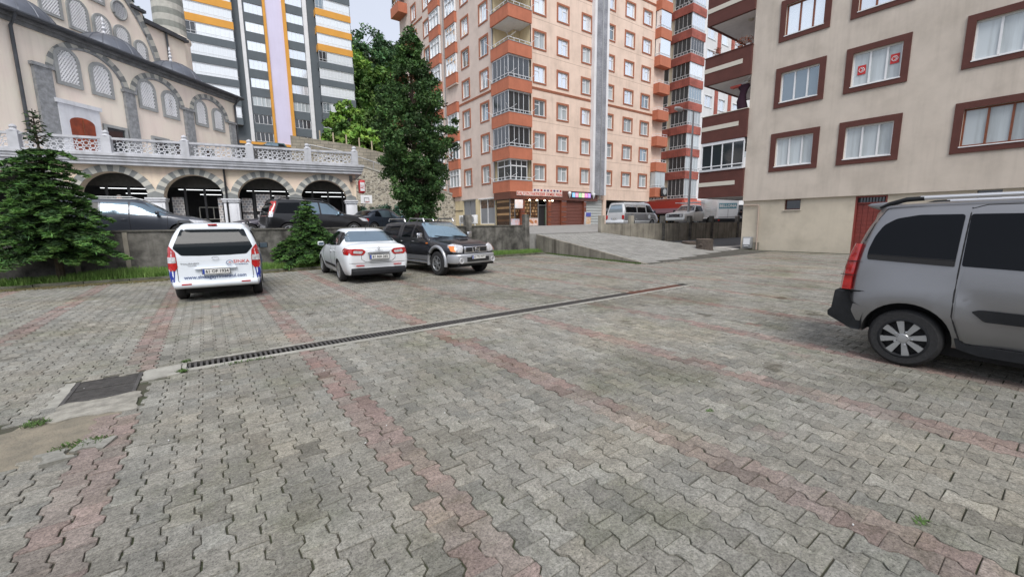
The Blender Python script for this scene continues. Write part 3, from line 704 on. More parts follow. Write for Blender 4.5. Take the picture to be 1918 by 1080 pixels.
M_redt = mat('sign_red', (.5, .05, .03), .5)
text_obj('lettering', 'KALYON.VAKFIKEBIR EKMEK FIRIN', .43, M_redt, tm(26.87, 32.085, 4.45), sg, None, sx=.86, bold=.006)
M_purp = mat('sign_purple', (.12, .07, .16), .6)
for i in range(9):
    x = 26.15 + i * .42; b = MB(); b.prism([(x + .14 * math.cos(a * PI / 4) * (1 - .25 * (a % 2) * (i % 2)), 4.83 + .1 * math.sin(a * PI / 4)) for a in range(8)], 32.07, 32.085, 'y'); b.build('emblem', M_purp if i % 3 < 2 else M_redt, sg)
cols = [(.2, .6, .85), (.85, .25, .5), (.3, .7, .3), (.9, .8, .5), (.85, .2, .6), (.5, .3, .8)]
b = MB(); b.box((31.0, 32.08, 4.22), (34.0, 32.148, 4.82)); s2 = b.build('sign_board', mat('sign_dark_purple', (.05, .03, .06), .4), rt, OFF)
for i, (ch, c) in enumerate(zip('BRENZE', cols)):
    x = 31.35 + i * .46; b = MB(); b.box((x - .2, 32.05, 4.3), (x + .2, 32.078, 4.74)); t_ = b.build('letter_tile', mat('tile_%d' % i, c, .4, emit=.35, emc=c), s2)
    text_obj('letter', ch, .42, M_pvc, tm(x, 32.045, 4.52), t_, None, bold=.012)
for x in (30.75, 34.3):
    b = MB(); b.lathe([(.02, -.3), (.14, 0), (.17, .1), (.2, .18), (.14, .3), (.02, .36)], 10, (x, 32.05, 4.5)); smooth_by_angle(b.build('emblem', M_pvc, s2), 60)
# bakery glazing, corner
M_bak = brick_mat('bakery_interior', (.10, .045, .022), (.42, .26, .13), (.05, .025, .015), 1, 1, .34, .30, .05, rough=.2, bump=0, offset=.3); M_bak.node_tree.nodes['Mapping'].inputs['Rotation'].default_value = (PI / 2, 0, 0)
b = MB(); b.q(((25.0, 32.5, 1.42), (26.85, 32.5, 1.42), (26.85, 32.5, 3.95), (25.0, 32.5, 3.95))); b.q(((23.45, 32.5, 1.42), (24.5, 32.5, 1.42), (24.5, 32.5, 3.95), (23.45, 32.5, 3.95))); b.q(((23.4, 32.5, 1.42), (23.4, 34.6, 1.42), (23.4, 34.6, 3.95), (23.4, 32.5, 3.95)))
b.build('shop_window', M_bak, rt, OFF)
b = MB()
for x, y in ((26.88, 32.45), (27.9, 32.45), (25.0, 32.45), (25.9, 32.45), (23.45, 32.45), (24.0, 32.45)): b.box((x - .025, y, 1.42), (x + .025, y + .05, 3.95))
b.box((25, 32.44, 2.15), (26.85, 32.49, 2.2)); b.box((26.9, 32.44, 3.4), (27.9, 32.49, 3.46)); b.build('frame', M_grey, rt, OFF)
b = MB(); b.q(((26.92, 32.6, 1.4), (27.88, 32.6, 1.4), (27.88, 32.6, 3.4), (26.92, 32.6, 3.4))); b.build('door', M_black, rt, OFF)
M_post = mat('bread_poster', (.72, .66, .62), .5, c2=(.66, .42, .34), vs=4)
b = MB(); b.box((25.05, 32.4, 1.45), (26.8, 32.43, 2.15)); p_ = b.build('poster', M_post, rt, OFF)
for x, a_, r_ in ((25.35, .18, .25), (25.95, .3, .18), (26.5, .16, .2)):
    b = MB(); b.lathe([(.001, -.01), (1, -.008), (.85, .012), (.001, .02)], 16, (0, 0, 0), 'y'); o = b.build('emblem', mat('bread_brown', (.42, .17, .07), .6, var=.3, vs=12), p_)
    o.data.transform(Matrix.Translation((x, 32.39, 1.82)) @ Matrix.Rotation(.5, 4, 'Y') @ Matrix.Diagonal((a_, 1, r_ * .8, 1)))
b = MB(); b.box((23.5, 32.38, 1.45), (24.5, 32.42, 2.1)); b.build('poster', mat('poster_pink', (.55, .6, .68), .5, c2=(.7, .35, .3), vs=3), rt, OFF)
b = MB(); b.box((23.45, 31.6, 3.05), (24.35, 31.75, 3.85)); bevel(b.build('hanging_sign', mat('sign_pale_picture', (.6, .66, .74), .4, c2=(.72, .45, .3), vs=1.6, emit=.25), rt, OFF), .05)
def clad(x0, x1, m=M_brown2):
    b = MB(); b.box((x0, 32.2, 1.38), (x1, 32.45, 3.95)); c_ = b.build('column', m, rt, OFF)
    b = MB()
    for i in range(5): b.box((x0 + .01, 32.17, 1.75 + i * .52), (x1 - .01, 32.198, 1.785 + i * .52))
    b.build('trim', M_chrome, c_)
clad(24.5, 25.0); clad(27.95, 28.35); clad(29.75, 30.45); clad(33.0, 33.35)
M_shut = mat('brown_roller_shutter', (.17, .062, .045), .5, var=.08)
M_shut2 = mat('grey_roller_shutter', (.42, .44, .43), .5, var=.05)
def shutter(x0, x1, z0, z1, y, m, pit):
    b = MB(); z = z0
    while z < z1 - 1e-3: b.prism([(y, z), (y - .035, z + pit * .35), (y - .035, z + pit * .65), (y, z + pit), (y + .03, z + pit), (y + .03, z)], x0, x1, 'x'); z += pit
    return b.build('roller_shutter', m, rt, OFF)
shutter(28.35, 29.75, 1.38, 3.93, 32.42, M_shut, .15); shutter(30.45, 33.0, 1.38, 3.93, 32.42, M_shut, .15); shutter(33.4, 36.1, 1.38, 4.15, 32.5, M_shut2, .3)
for x in (26.3, 27.3, 28.3, 25.4):
    b = MB(); b.lathe([(.02, .0), (.09, -.05), (.1, -.1), (.02, -.12)], 10, (x, 31.95, 3.93)); b.build('lamp', mat('warm_lamp', (1, .9, .7), .5, emit=6, emc=(1, .85, .6)), rt, OFF)
b = MB(); b.box((36.15, 32.3, 1.3), (36.6, 32.75, 4.15)); b.build('column', M_cream, rt, OFF)
b = MB(); b.box((36.6, 35, 1.2), (46, 35.1, 4.15), 0); b.box((36.3, 32.75, 4.1), (44.5, 50, 4.14), 0); b.build('wall', M_int, rt, OFF)
b = MB(); b.box((37, 33.4, 3.0), (44, 33.5, 3.3)); b.box((37, 33.6, 2.3), (44, 33.7, 2.45)); b.build('sign_board', M_grey, rt, OFF)
b = MB(); b.box((45.4, 31.3, 4.75), (46.6, 31.5, 5.8)); bs_ = bevel(b.build('hanging_sign', M_black, rt, OFF), .08)
b = MB(); b.lathe([(.001, 0), (.36, 0), (.36, .02), (.3, .02)], 20, (46.0, 31.27, 5.3), 'y'); b.build('emblem', mat('sign_grey_disc', (.35, .36, .36), .5), bs_)
# sandwich board outside
rt2 = thing('signboard', (31.6, 30.3, 1.42), 'small colourful pavement signboard standing before the brown shutters', 'sign')
b = MB(); b.prism([(-.12, 0), (-.08, 0), (0, 1.28), (-.04, 1.28)], -.38, .38, 'x'); b.prism([(.12, 0), (.08, 0), (0, 1.28), (.04, 1.28)], -.38, .38, 'x')
b.build('frame', M_white, rt2)
b = MB(); b.box((-.34, -.13, .85), (.34, -.115, 1.25)); b.build('panel', mat('sign_blue', (.1, .12, .45), .5), rt2)
b = MB(); b.box((-.34, -.14, .1), (.34, -.128, .8)); b.build('panel', mat('sign_orange', (.65, .35, .15), .5, c2=(.7, .65, .55), vs=5), rt2)
# outdoor air conditioners behind the wall
for x, y, lab in ((22.8, 40.2, 'white outdoor air conditioner unit at the left of the shuttered yellow wall'), (22.9, 38.2, 'white outdoor air conditioner unit by the frosted shop window')):
    a_ = thing('air_conditioner', (x, y, 1.35), lab, 'air conditioner')
    b = MB(); b.box((-.25, -.55, .35), (.15, .55, 1.25)); b.box((-.2, -.5, 0), (-.1, -.4, .35)); b.box((-.2, .4, 0), (-.1, .5, .35)); bevel(b.build('casing', M_pvc, a_), .03)
    b = MB(); b.lathe([(.05, 0), (.33, 0), (.33, -.04), (.05, -.04)], 18, (-.26, -.1, .8), 'x'); b.build('fan_grille', M_grey, a_)

# ================================================================ red-brown tiled apartment block behind
OFF = (52.3, 32.6, 1.3)
rt = thing('apartment_building', OFF, 'cream apartment building with red tiled balcony parapets and dark glazing', 'building')
M_rt = brick_mat('red_tile', (.40, .115, .085), (.34, .095, .07), (.24, .10, .08), 1, 1, .9, .28, .02); M_rt.node_tree.nodes['Mapping'].inputs['Rotation'].default_value = (PI / 2, 0, 0)
M_rt_shade = brick_mat('red_tile_shade', (.36, .10, .075), (.31, .085, .065), (.2, .08, .06), 1, 1, .9, .28, .02); M_rt_shade.node_tree.nodes['Mapping'].inputs['Rotation'].default_value = (0, PI / 2, 0)  # same tile in darker tones, left side shade put into colour
M_cr3 = mat('cream_render', (.62, .56, .44), .9, var=.05, vs=1, streak=.15)
M_wt3 = mat('cool_white_render', (.66, .66, .66), .9, var=.04, vs=1, streak=.12)
for k in range(14):
    z0 = 7.35 + 2.915 * k - 2.915 * 1; zt = z0 + 1.0; zc = z0 + 2.915
    if k == 0: zt = z0 + .35
    if z0 > 38: break
    b = MB(); b.box((52.3, 32.6, z0), (55.5, 32.75, zt)); b.box((55.35, 32.75, z0), (55.5, 34, zt)); o = b.build('balcony', M_rt, rt, OFF)
    b = MB(); b.box((52.3, 32.75, z0), (52.45, 35.25, zt)); b.box((52.4, 35.25, z0), (52.6, 38.5, zt)); o2 = b.build('balcony', M_rt_shade, rt, OFF)
    b = MB(); b.box((52.45, 32.75, z0 + .02), (55.35, 38.4, z0 + .15)); b.build('slab', M_white, rt, OFF)
    b = MB(); railing(b, [(55.4, 32.67), (52.37, 32.67), (52.37, 35.2)], zt, zt + .38, .03, .5); b.tube([(52.37, 32.7, zt + .2), (55.4, 32.7, zt + .2)], .02, 4); b.build('railing', M_rail, o)
    b = MB(); railing(b, [(52.5, 35.9), (52.5, 38.4)], zt, zt + .38, .03, .5); b.build('railing', M_rail, o2)
    b = MB(); b.box((52.55, 35.25, zt), (53, 35.85, zc)); b.build('pier', M_cr3, rt, OFF); b = MB(); b.box((52.6, 38.3, zt), (53, 38.6, zc)); b.build('pier', M_cr3, rt, OFF)
    g_ = M_sky if k > 4 and k not in (9,) else (M_curt if k < 4 else M_mid)
    b = MB(); b.box((52.4, 32.7, zc - .06), (55.4, 32.78, zc)); 
    for i in range(6): x = 52.45 + i * .58; b.box((x - .015, 32.71, zt), (x + .015, 32.76, zc - .06))
    w_ = b.build('glazing', M_rail, rt, OFF)
    b = MB(); b.q(((52.42, 32.735, zt), (55.4, 32.735, zt), (55.4, 32.735, zc), (52.42, 32.735, zc))); b.build('pane', g_ if k != 6 else M_dark, w_)
    b = MB()
    for i in range(5): y = 32.8 + i * .6; b.box((52.42, y - .015, zt), (52.46, y + .015, zc))
    for i in range(4): y = 35.9 + i * .8; b.box((52.56, y - .015, zt), (52.6, y + .015, zc))
    w_ = b.build('glazing', M_rail, rt, OFF)
    b = MB(); b.q(((52.44, 32.78, zt), (52.44, 35.25, zt), (52.44, 35.25, zc), (52.44, 32.78, zc))); b.q(((52.58, 35.85, zt), (52.58, 38.3, zt), (52.58, 38.3, zc), (52.58, 35.85, zc))); b.build('pane', M_dark, w_)
# white wing to the right
F3 = Fac((0, 33.2), PI); h3 = []
cols3 = [(57.0, 58.9), (60.6, 62.4), (64.6, 66.4), (68, 70)]
for a_, b_ in cols3:
    for k in range(12): h3.append((-b_, -a_, 5.6 + 2.915 * k, 7.1 + 2.915 * k))
b = F3.mb(); wall_holes(b, -78, -55.5, 4.2, 40, h3, .2); b.build('wall', M_wt3, rt, OFF)
for a_, b_ in cols3:
    w = b_ - a_; win_meshes('rw%.1f' % w, w, 1.5, M_pvc, .05, [w * .6])
    for k in range(12): add_window(rt, OFF, F3, -b_, 5.6 + 2.915 * k, 'rw%.1f' % w, 0 if k > 2 else 2)
for x in (59.5, 63.2, 67.0): b = MB(); b.box((x, 33.1, 4.2), (x + .8, 33.2, 40)); b.build('pilaster', M_rt, rt, OFF)
b = MB(); b.box((55.5, 32.9, 4.2), (56.2, 33.19, 40)); b.tube([(56.4, 33.1, 4), (56.4, 33.1, 40)], .06); b.build('pilaster', M_white, rt, OFF)
b = MB(); b.box((52.6, 33.3, 1.2), (78, 33.4, 4.2)); b.box((52.7, 33.4, 1.2), (52.8, 38.5, 4.2)); b.build('wall', M_int, rt, OFF)
M_red = mat('red_fascia', (.42, .05, .035), .5, var=.05)
b = MB(); b.box((52.0, 32.3, 3.75), (57.5, 32.6, 4.5)); b.build('fascia', mat('salmon_fascia', (.62, .16, .11), .5), rt, OFF)
b = MB(); b.box((51.9, 32.6, 3.5), (52.25, 38.6, 4.5)); b.build('fascia', M_red, rt, OFF)
b = MB(); b.q(((51.9, 32.4, 3.5), (51.9, 38.6, 3.5), (50.2, 38.6, 2.9), (50.2, 32.4, 2.9))); b.q(((50.2, 32.4, 2.9), (50.2, 38.6, 2.9), (50.2, 38.6, 2.75), (50.2, 32.4, 2.75))); b.build('awning', mat('plum_awning', (.12, .06, .075), .7), rt, OFF)
M_fruit = mat('goods', (.5, .3, .04), .7, c2=(.35, .1, .03), vs=4)
b = MB()
for i in range(40): x, y, z = 51.2 + random.random(), 33 + random.random() * 5, 1.7 + random.random() * .8; b.lathe([(.01, -.12), (.13, 0), (.01, .12)], 6, (x, y, z))
b.build('goods_display', M_fruit, rt, OFF)

# ================================================================ tan block at the right
OFF = (25.2, 6, 0)
M_tan = mat('tan_render', (.60, .53, .455), .93, var=.05, vs=.9, bump=.35, bs=55, streak=.16, stain=.3)
M_tanl = mat('lower_tan_render', (.60, .535, .43), .93, var=.05, vs=.9, bump=.3, bs=55, streak=.06, stain=.35)
M_mar = mat('maroon_render', (.105, .036, .028), .85, var=.1, vs=2, bump=.2, bs=50)
rt = thing('apartment_building', OFF, 'tan apartment building with maroon balconies and maroon window surrounds at right', 'building')
F4 = Fac((25.2, 0), PI / 2)
CY = [(8.5, 10.73, 0), (5.43, 7.7, 0), (1.42, 3.82, 0), (-2.6, -.4, 0), (-6, -3.8, 0)]
RZ = [4.23, 7.5, 10.76, 14.02, 17.3]
t = .26; hh = [(a_ + t, b_ - t, z + t, z + 1.98 - t) for a_, b_, _ in CY for z in RZ]
b = F4.mb(); wall_holes(b, -14, 12.0, 2.75, 22, hh, .22)
b.q(((12, 0, 2.75), (12, -25, 2.75), (12, -25, 22), (12, 0, 22))); b.q(((-14, 0, 2.75), (12, 0, 2.75), (12, -.12, 2.75), (-14, -.12, 2.75))); b.build('wall', M_tan, rt, OFF)
lo = [(9.1, 9.86, 2.18, 2.72), (5.62, 6.8, -.1, 2.72), (2.2, 2.88, 2.2, 2.72)]
b = F4.mb(); wall_holes(b, -14, 12.0, -.3, 2.748, lo, .2, n0=-.12); b.q(((12, -.12, -.3), (12, -25, -.3), (12, -25, 2.748), (12, -.12, 2.748))); b.build('wall', M_tanl, rt, OFF)
b = MB(); b.box((25.2, -14, 22), (50, 12, 22.3)); b.build('roof', M_grey, rt, OFF)
M_sil = mat('sill_cream', (.6, .56, .48), .8)
for a_, b2, _ in CY:
    w = b2 - a_ - 2 * t; h = 1.98 - 2 * t; kk = 'tan%.2f' % w
    win_meshes(kk, w, h, M_mar, t, [w * .3, w * .64]); win_meshes(kk + 'w', w, h, M_mar, t, [w * .3, w * .64], fm=M_wood)
    for z in RZ:
        i = RZ.index(z); wood = (i == 0 and 1 < a_ < 2) or (i == 2 and a_ > 5)
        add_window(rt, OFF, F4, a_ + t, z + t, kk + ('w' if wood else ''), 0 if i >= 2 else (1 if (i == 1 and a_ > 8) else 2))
# two red flags hanging inside the middle window
M_flag = mat('flag_red', (.55, .03, .03), .6)
for y, z in ((7.1, 8.45), (5.95, 8.6)):
    b = F4.mb(); b.box((y - .15, -.1, z - .2), (y + .15, -.095, z + .2)); fl_ = b.build('flag', M_flag, rt, OFF)
    b = F4.mb(); b.M = F4.M @ Matrix.Translation((y, 0, z)); b.tube([(.1 * math.cos(a_ * PI / 8), -.09, .1 * math.sin(a_ * PI / 8)) for a_ in range(16)], .014, 5, closed=True); b.tube([(.05 * math.cos(a_ * PI / 8), -.09, .05 * math.sin(a_ * PI / 8)) for a_ in range(3, 14)], .014, 5); b.build('emblem', M_pvc, fl_)
# small cellar window, red steel door
b = F4.mb(); frame_mb(b, 9.1, 9.86, 2.18, 2.72, .05, -.3, -.24); b.box((9.05, -.2, 2.14), (9.92, -.06, 2.175), 1); w_ = b.build('window', [M_mar, M_sil], rt, OFF)
b = F4.mb(); b.q(((9.1, -.28, 2.18), (9.86, -.28, 2.18), (9.86, -.28, 2.72), (9.1, -.28, 2.72))); b.build('pane', M_dark, w_)
b = F4.mb(); b.q(((2.2, -.28, 2.2), (2.88, -.28, 2.2), (2.88, -.28, 2.72), (2.2, -.28, 2.72))); b.build('window', M_dark, rt, OFF)
M_rdoor = mat('red_steel_door', (.22, .04, .03), .5, var=.12, vs=5)
b = F4.mb(); frame_mb(b, 5.62, 6.8, -.1, 2.72, .07, -.3, -.14); b.box((5.69, -.29, 2.36), (6.73, -.2, 2.42))
for i in range(5):
    for j in range(12):
        a2 = 5.69 + i * .208; z = .0 + j * .195; b.prism([(a2 + .01, z + .01), (a2 + .198, z + .01), (a2 + .198, z + .185), (a2 + .01, z + .185)], -.285, -.262, 'y')
b.box((5.69, -.3, -.1), (6.73, -.286, 2.36)); dr = b.build('door', M_rdoor, rt, OFF)
b = F4.mb(); b.q(((5.69, -.3, 2.42), (6.73, -.3, 2.42), (6.73, -.3, 2.65), (5.69, -.3, 2.65)))
b.build('transom', M_dark, dr)
b = F4.mb()
for i in range(9): b.box((5.74 + i * .115, -.27, 2.42), (5.76 + i * .115, -.25, 2.65))
b.build('grille', M_black, dr)
# balconies wrapping the far corner
for k, z0 in enumerate((3.04, 6.3, 9.6, 12.88, 16.1)):
    zt = z0 + 1.52; b = MB()
    b.box((25.05, 12.0, z0), (25.22, 14.66, zt)); b.box((25.22, 14.5, z0), (30.2, 14.66, zt)); b.box((30.05, 12.05, z0), (30.2, 14.5, zt)); o = b.build('balcony', M_mar, rt, OFF)
    b = MB(); b.box((25.22, 12.03, z0 + .02), (30.05, 14.5, z0 + .16)); b.build('slab', M_white, o)
    b = MB(); b.box((25.03, 12.46, z0 + .68), (25.048, 14.662, z0 + .92)); b.box((25.048, 14.662, z0 + .68), (29.6, 14.68, z0 + .92)); b.build('stripe', M_sil, o)
    b = MB(); b.box((25.02, 11.98, zt), (25.25, 14.7, zt + .035)); b.box((25.25, 14.47, zt), (30.2, 14.7, zt + .035)); b.build('coping', M_mar if k != 1 else M_sil, o)
    if k:
        b = MB(); b.lathe([(.01, 0), (.16, 0), (.16, -.03), (.1, -.08), (.01, -.09)], 14, (26.2, 12.7, z0 + .02)); b.build('lamp', mat('dome_lamp', (.5, .48, .4), .5), o)
    if k == 0:
        zc = 6.28; b = MB(); b.box((25.08, 12.1, zc - .16), (25.2, 14.6, zc)); b.box((25.0, 12.06, zt + .04), (25.2, 14.66, zt + .16))
        b.box((25.2, 14.52, zc - .16), (30, 14.62, zc)); b.box((25.2, 14.52, zt + .04), (30, 14.62, zt + .16))
        for y in (12.1, 12.72, 13.34, 13.96, 14.58): b.box((25.1, y - .03, zt + .16), (25.16, y + .03, zc - .16))
        for x in (26.4, 27.6, 28.8, 30): b.box((x - .03, 14.54, zt + .16), (x + .03, 14.6, zc - .16))
        b.tube([(24.92, 12.0, zt + .3), (24.92, 14.7, zt + .3)], .03, 6)
        for y in (12.1, 12.9, 13.8, 14.65): b.tube([(24.92, y, zt + .3), (25.02, y, zt + .1)], .015, 4)
        w_ = b.build('glazing', M_rail, o)
        b = MB(); b.q(((25.13, 12.1, zt), (25.13, 14.58, zt), (25.13, 14.58, zc), (25.13, 12.1, zc))); b.q(((25.13, 14.57, zt), (30, 14.57, zt), (30, 14.57, zc), (25.13, 14.57, zc))); b.build('pane', M_dark, w_)
# gas pipe and meter box
b = MB(); b.tube([(25.24, 11.95, 2.5), (25.24, 11.15, 2.5), (25.24, 11.12, 2.45), (25.24, 11.1, .6), (25.24, 11.1, .0)], .035, 8); b.build('pipe', mat('gas_pipe', (.42, .33, .27), .6), rt, OFF)
b = MB(); b.box((24.98, 11.3, .08), (25.27, 11.75, .72)); mb_ = bevel(b.build('meter_box', M_grey, rt, OFF), .02)
b = MB(); b.box((24.965, 11.35, .3), (24.978, 11.7, .66)); b.box((24.95, 11.4, .2), (24.978, 11.65, .23)); b.build('cover', M_pvc, mb_)
b = MB(); b.box((25.26, 10.98, .0), (25.31, 11.3, .42)); b.build('pipe_duct', M_wall2, rt, OFF)
# things on the balconies
M_leaf = mat('houseplant', (.12, .09, .04), .8, c2=(.35, .08, .05), vs=9)
def potplant(x, y, z, s, lab):
    r_ = thing('potted_plant', (x, y, z), lab, 'plant')
    b = MB(); b.lathe([(.10 * s, 0), (.14 * s, .2 * s), (.15 * s, .22 * s), (.12 * s, .22 * s)], 14); b.build('pot', M_white if s < 1 else mat('clay_pot', (.3, .12, .07), .8), r_)
    b = MB()
    for i in range(140):
        a = random.uniform(0, 2 * PI); rr = random.uniform(0, .3 * s); c = Vector((math.cos(a) * rr, math.sin(a) * rr, random.uniform(.25, .65) * s)); u = Vector((random.gauss(0, 1), random.gauss(0, 1), random.gauss(0, 1))).normalized() * .05; w = u.orthogonal().normalized() * .03
        b.q((c - u, c - w, c + u, c + w))
    b.build('foliage', M_leaf, r_)
potplant(25.2 + .25, 12.4, 11.15, .9, 'reddish plant in a white pot on the upper maroon balcony'); potplant(25.45, 12.85, 11.15, 1.0, 'reddish plant in a clay pot on the upper maroon balcony'); potplant(25.5, 14.2, 11.15, .9, 'small plant at the outer end of the upper maroon balcony')
r_ = thing('chair', (25.9, 14.0, 6.46), 'brown chair back showing above the middle maroon balcony', 'chair')
b = MB(); b.box((-.03, -.25, 1.2), (.03, .25, 1.62)); b.build('backrest', M_wood, r_); b = MB(); b.box((0, -.25, .42), (.5, .25, .47)); b.build('seat', M_wood, r_)
for x in (0, .46):
    for y in (-.23, .2): b = MB(); b.box((x, y, 0), (x + .03, y + .03, 1.2 if x == 0 else .42)); b.build('leg', M_wood, r_)
r_ = thing('garment', (25.5, 12.55, 8.1), 'dark maroon garment hung from a drying rack on the middle balcony', 'clothing')
b = MB(); rows = [(1.15, .3, .1), (1.0, .34, .12), (.85, .22, .12), (.6, .2, .13), (.3, .27, .15), (0.0, .29, .16), (-.25, .3, .16)]; rg = []
for z, w, d in rows: rg.append([b.v((d * math.sin(k * PI / 6), w * math.cos(k * PI / 6) + .06 * math.sin(z * 5), z)) for k in range(12)])
for A, B in zip(rg, rg[1:]):
    for k in range(12): b.f((A[k], A[(k + 1) % 12], B[(k + 1) % 12], B[k]))
b.f(rg[0]); smooth_by_angle(b.build('cloth', mat('dark_maroon_cloth', (.03, .008, .02), .9), r_), 60)
b = MB(); b.tube([(-.1, -.5, 1.5), (.3, .6, 1.3)], .02); b.tube([(-.1, -.3, 1.25), (.3, .75, 1.15)], .02); b.tube([(.1, -.3, 1.4), (.1, .7, 1.1)], .02); b.build('drying_rack', M_rail, r_)
b = MB(); b.box((-.1, .1, 1.1), (.2, .7, 1.2)); b.build('towel', mat('red_towel', (.5, .1, .08), .9), r_)

# ================================================================ grey and yellow tower
OFF = (12, 78.6, 13.7)
rt = thing('apartment_tower', OFF, 'tall dark grey apartment tower with yellow bands and a lilac central strip', 'building')
F5 = Fac((0, 78.6), PI)
M_tg = mat('charcoal_render', (.115, .135, .15), .9, var=.05, vs=.6, streak=.1)
M_ty = mat('yellow_render', (.68, .33, .06), .85, var=.06, vs=.6)
M_lil = mat('lilac_render', (.66, .62, .78), .9, var=.03, vs=.4, streak=.06)
zb = lambda k: 17.3 + 2.665 * k      # bottom of each grey band
b = F5.mb(); NFL = 15
hA = [(-16.05, -13.65, zb(k) + .95 - .45, zb(k) + .95 + 1.0) for k in range(-1, NFL)]; hB = [(-10.4, -7.96, zb(k) + .95 - 1.0, zb(k) + .95 + .45) for k in range(-1, NFL)]
wz = lambda k: (17.6 + 2.66 * k, 19.0 + 2.66 * k)
hA = [(-16.05, -13.65, *wz(k)) for k in range(-1, NFL)]; hB = [(-10.4, -7.98, *wz(k)) for k in range(-1, NFL)]
wall_holes(b, -17.74, -13.6, 14.8, 58, hA, .25); wall_holes(b, -10.44, -6.3, 14.8, 58, hB, .25); b.q(((-6.3, 0, 13), (-.4, 0, 13), (-.4, 0, 58), (-6.3, 0, 58))) ; b.q(((-23.25, 0, 13), (-17.74, 0, 13), (-17.74, 0, 58), (-23.25, 0, 58)))
b.q(((-23.25, 0, 13), (-23.25, -16, 13), (-23.25, -16, 58), (-23.25, 0, 58))); b.q(((-.4, 0, 13), (-.4, -16, 13), (-.4, -16, 58), (-.4, 0, 58))); b.build('wall', M_tg, rt, OFF)
b = F5.mb(); b.box((-13.1, 0, 13), (-10.8, .12, 58)); b.build('central_strip', M_lil, rt, OFF)
for a_, b_ in ((-13.6, -13.1), (-10.8, -10.44)): b = F5.mb(); b.box((a_, 0, 14.8), (b_, .3, 58)); b.build('fin', M_ty, rt, OFF)
for a_, b_ in ((-16.7, -16.1), (-7.75, -7.28)): b = F5.mb(); b.box((a_, .003, 14.8), (b_, .2, 58)); b.build('fin', M_white, rt, OFF)
b = F5.mb(); b.box((-23.25, .0, 10.8), (-.4, .35, 14.75)); b.build('base_band', M_ty, rt, OFF)
for hset, key in ((hA, 'twA'), (hB, 'twB')):
    w = hset[0][1] - hset[0][0]; h = 1.4; win_meshes(key, w, h, None, .0, [w * .27, w * .5, w * .75])
    for i, (a_, b_, c_, d_) in enumerate(hset):
        if i < 12: add_window(rt, OFF, F5, a_, c_, key, 0 if i > 2 else (2 if i > 1 else 3))
M_tglass = mat('curtained_bright_glass', (.80, .84, .87), .25, metal=.25, obj=.06, coat=.5)
for (xa, xb), yel in (((-23.3, -17.8), (5, 6, 7)), ((-6.35, -.5), (5, 6, 7, 8))):
    for k in range(0, 12):
        z0 = 16.65 + 2.665 * k + (.0 if xa < -10 else .0)
        m = M_ty if k in yel else M_tg
        if xa > -10: z0 += .25
        b = F5.mb(); b.box((xa, 0, z0), (xb, 1.2, z0 + 1.0)); o = b.build('balcony', m, rt, OFF)
        zt, zc = z0 + 1.0, z0 + 2.66
        b = F5.mb(); b.box((xa + .05, 1.0, zt), (xb - .05, 1.12, zt + .07)); b.box((xa + .05, 1.0, zc - .12), (xb - .05, 1.12, zc))
        n_ = 10
        for i in range(n_ + 1): x = xa + .08 + (xb - xa - .16) * i / n_; b.box((x - .02, 1.02, zt + .07), (x + .02, 1.1, zc - .12))
        b.box((xa + .05, .1, zt), (xa + .1, 1.1, zc)) ; b.tube([(xa, 1.3, zt + .35), (xb, 1.3, zt + .35)], .03, 4); w_ = b.build('glazing', M_rail, o)
        b = F5.mb(); dk = (k % 3 == 1); xs_ = xb - (1.3 if dk else 0)
        b.q(((xa + .06, 1.06, zt), (xs_, 1.06, zt), (xs_, 1.06, zc), (xa + .06, 1.06, zc))); b.build('pane', M_tglass, w_)
        if dk: b = F5.mb(); b.q(((xs_, 1.05, zt), (xb - .06, 1.05, zt), (xb - .06, 1.05, zc), (xs_, 1.05, zc))); b.build('pane', M_mid if k % 2 else M_dark, w_)

# ================================================================ the block across the yard behind the camera, seen in the car windows
OFF = (2, -17, 0)
rt = thing('apartment_building', OFF, 'white apartment block across the yard, seen mirrored in the dark car windows', 'building')
F9 = Fac((2, -17), 0); h9 = [(x, x + 2.0, .9 + 3 * k, 2.4 + 3 * k) for x in (-14, -10, -2, 6, 10) for k in range(5)]
b = F9.mb(); wall_holes(b, -16, 14, 0, 16, h9, .2); b.build('wall', M_wt3, rt, OFF)
for k in range(5):
    for x in (-6.5, 2): b = F9.mb(); b.box((x, 0, .3 + 3 * k), (x + 3.2, 1.3, 1.3 + 3 * k)); b.build('balcony', M_white, rt, OFF)
    for x in (-14, -10, -2, 6, 10): b = F9.mb(); b.q(((x, -.15, .9 + 3 * k), (x + 2, -.15, .9 + 3 * k), (x + 2, -.15, 2.4 + 3 * k), (x, -.15, 2.4 + 3 * k))); b.build('window', M_dark, rt, OFF)
# ================================================================ shop terrace with arcade
M_sand2 = mat('sandstone', (.80, .69, .53), .92, c2=(.76, .61, .50), vs=.9, bump=.35, bs=30, streak=.22)
M_surr = mat('grey_window_surround', (.34, .35, .345), .92, var=.12, vs=3, bump=.4, bs=30)
M_volc = mat('grey_volcanic_stone', (.22, .23, .225), .92, var=.15, vs=3, bump=.4, bs=30)
M_pale = mat('pale_stone', (.50, .49, .44), .92, var=.1, vs=3, bump=.3, bs=30)
M_marb = mat('grey_marble', (.50, .51, .54), .6, var=.12, vs=2, streak=.35)
M_marb2 = mat('white_marble', (.68, .69, .72), .5, var=.06, vs=2, streak=.2)
P5 = (7.35, 26.0); A5 = R(-9.8); F6 = Fac(P5, A5 + PI)   # s = -(our s), outwards towards the car park
OFF = (7.35, 26.0, 1.1)
rt = thing('shop_terrace', OFF, 'sandstone arcade of shops under a balustraded terrace in front of the mosque', 'building')
def arch_pts(c, r, z0, n=20, k=1.0): return [(c + r * math.cos(PI - PI * i / n), z0 + k * r * math.sin(PI - PI * i / n)) for i in range(n + 1)]
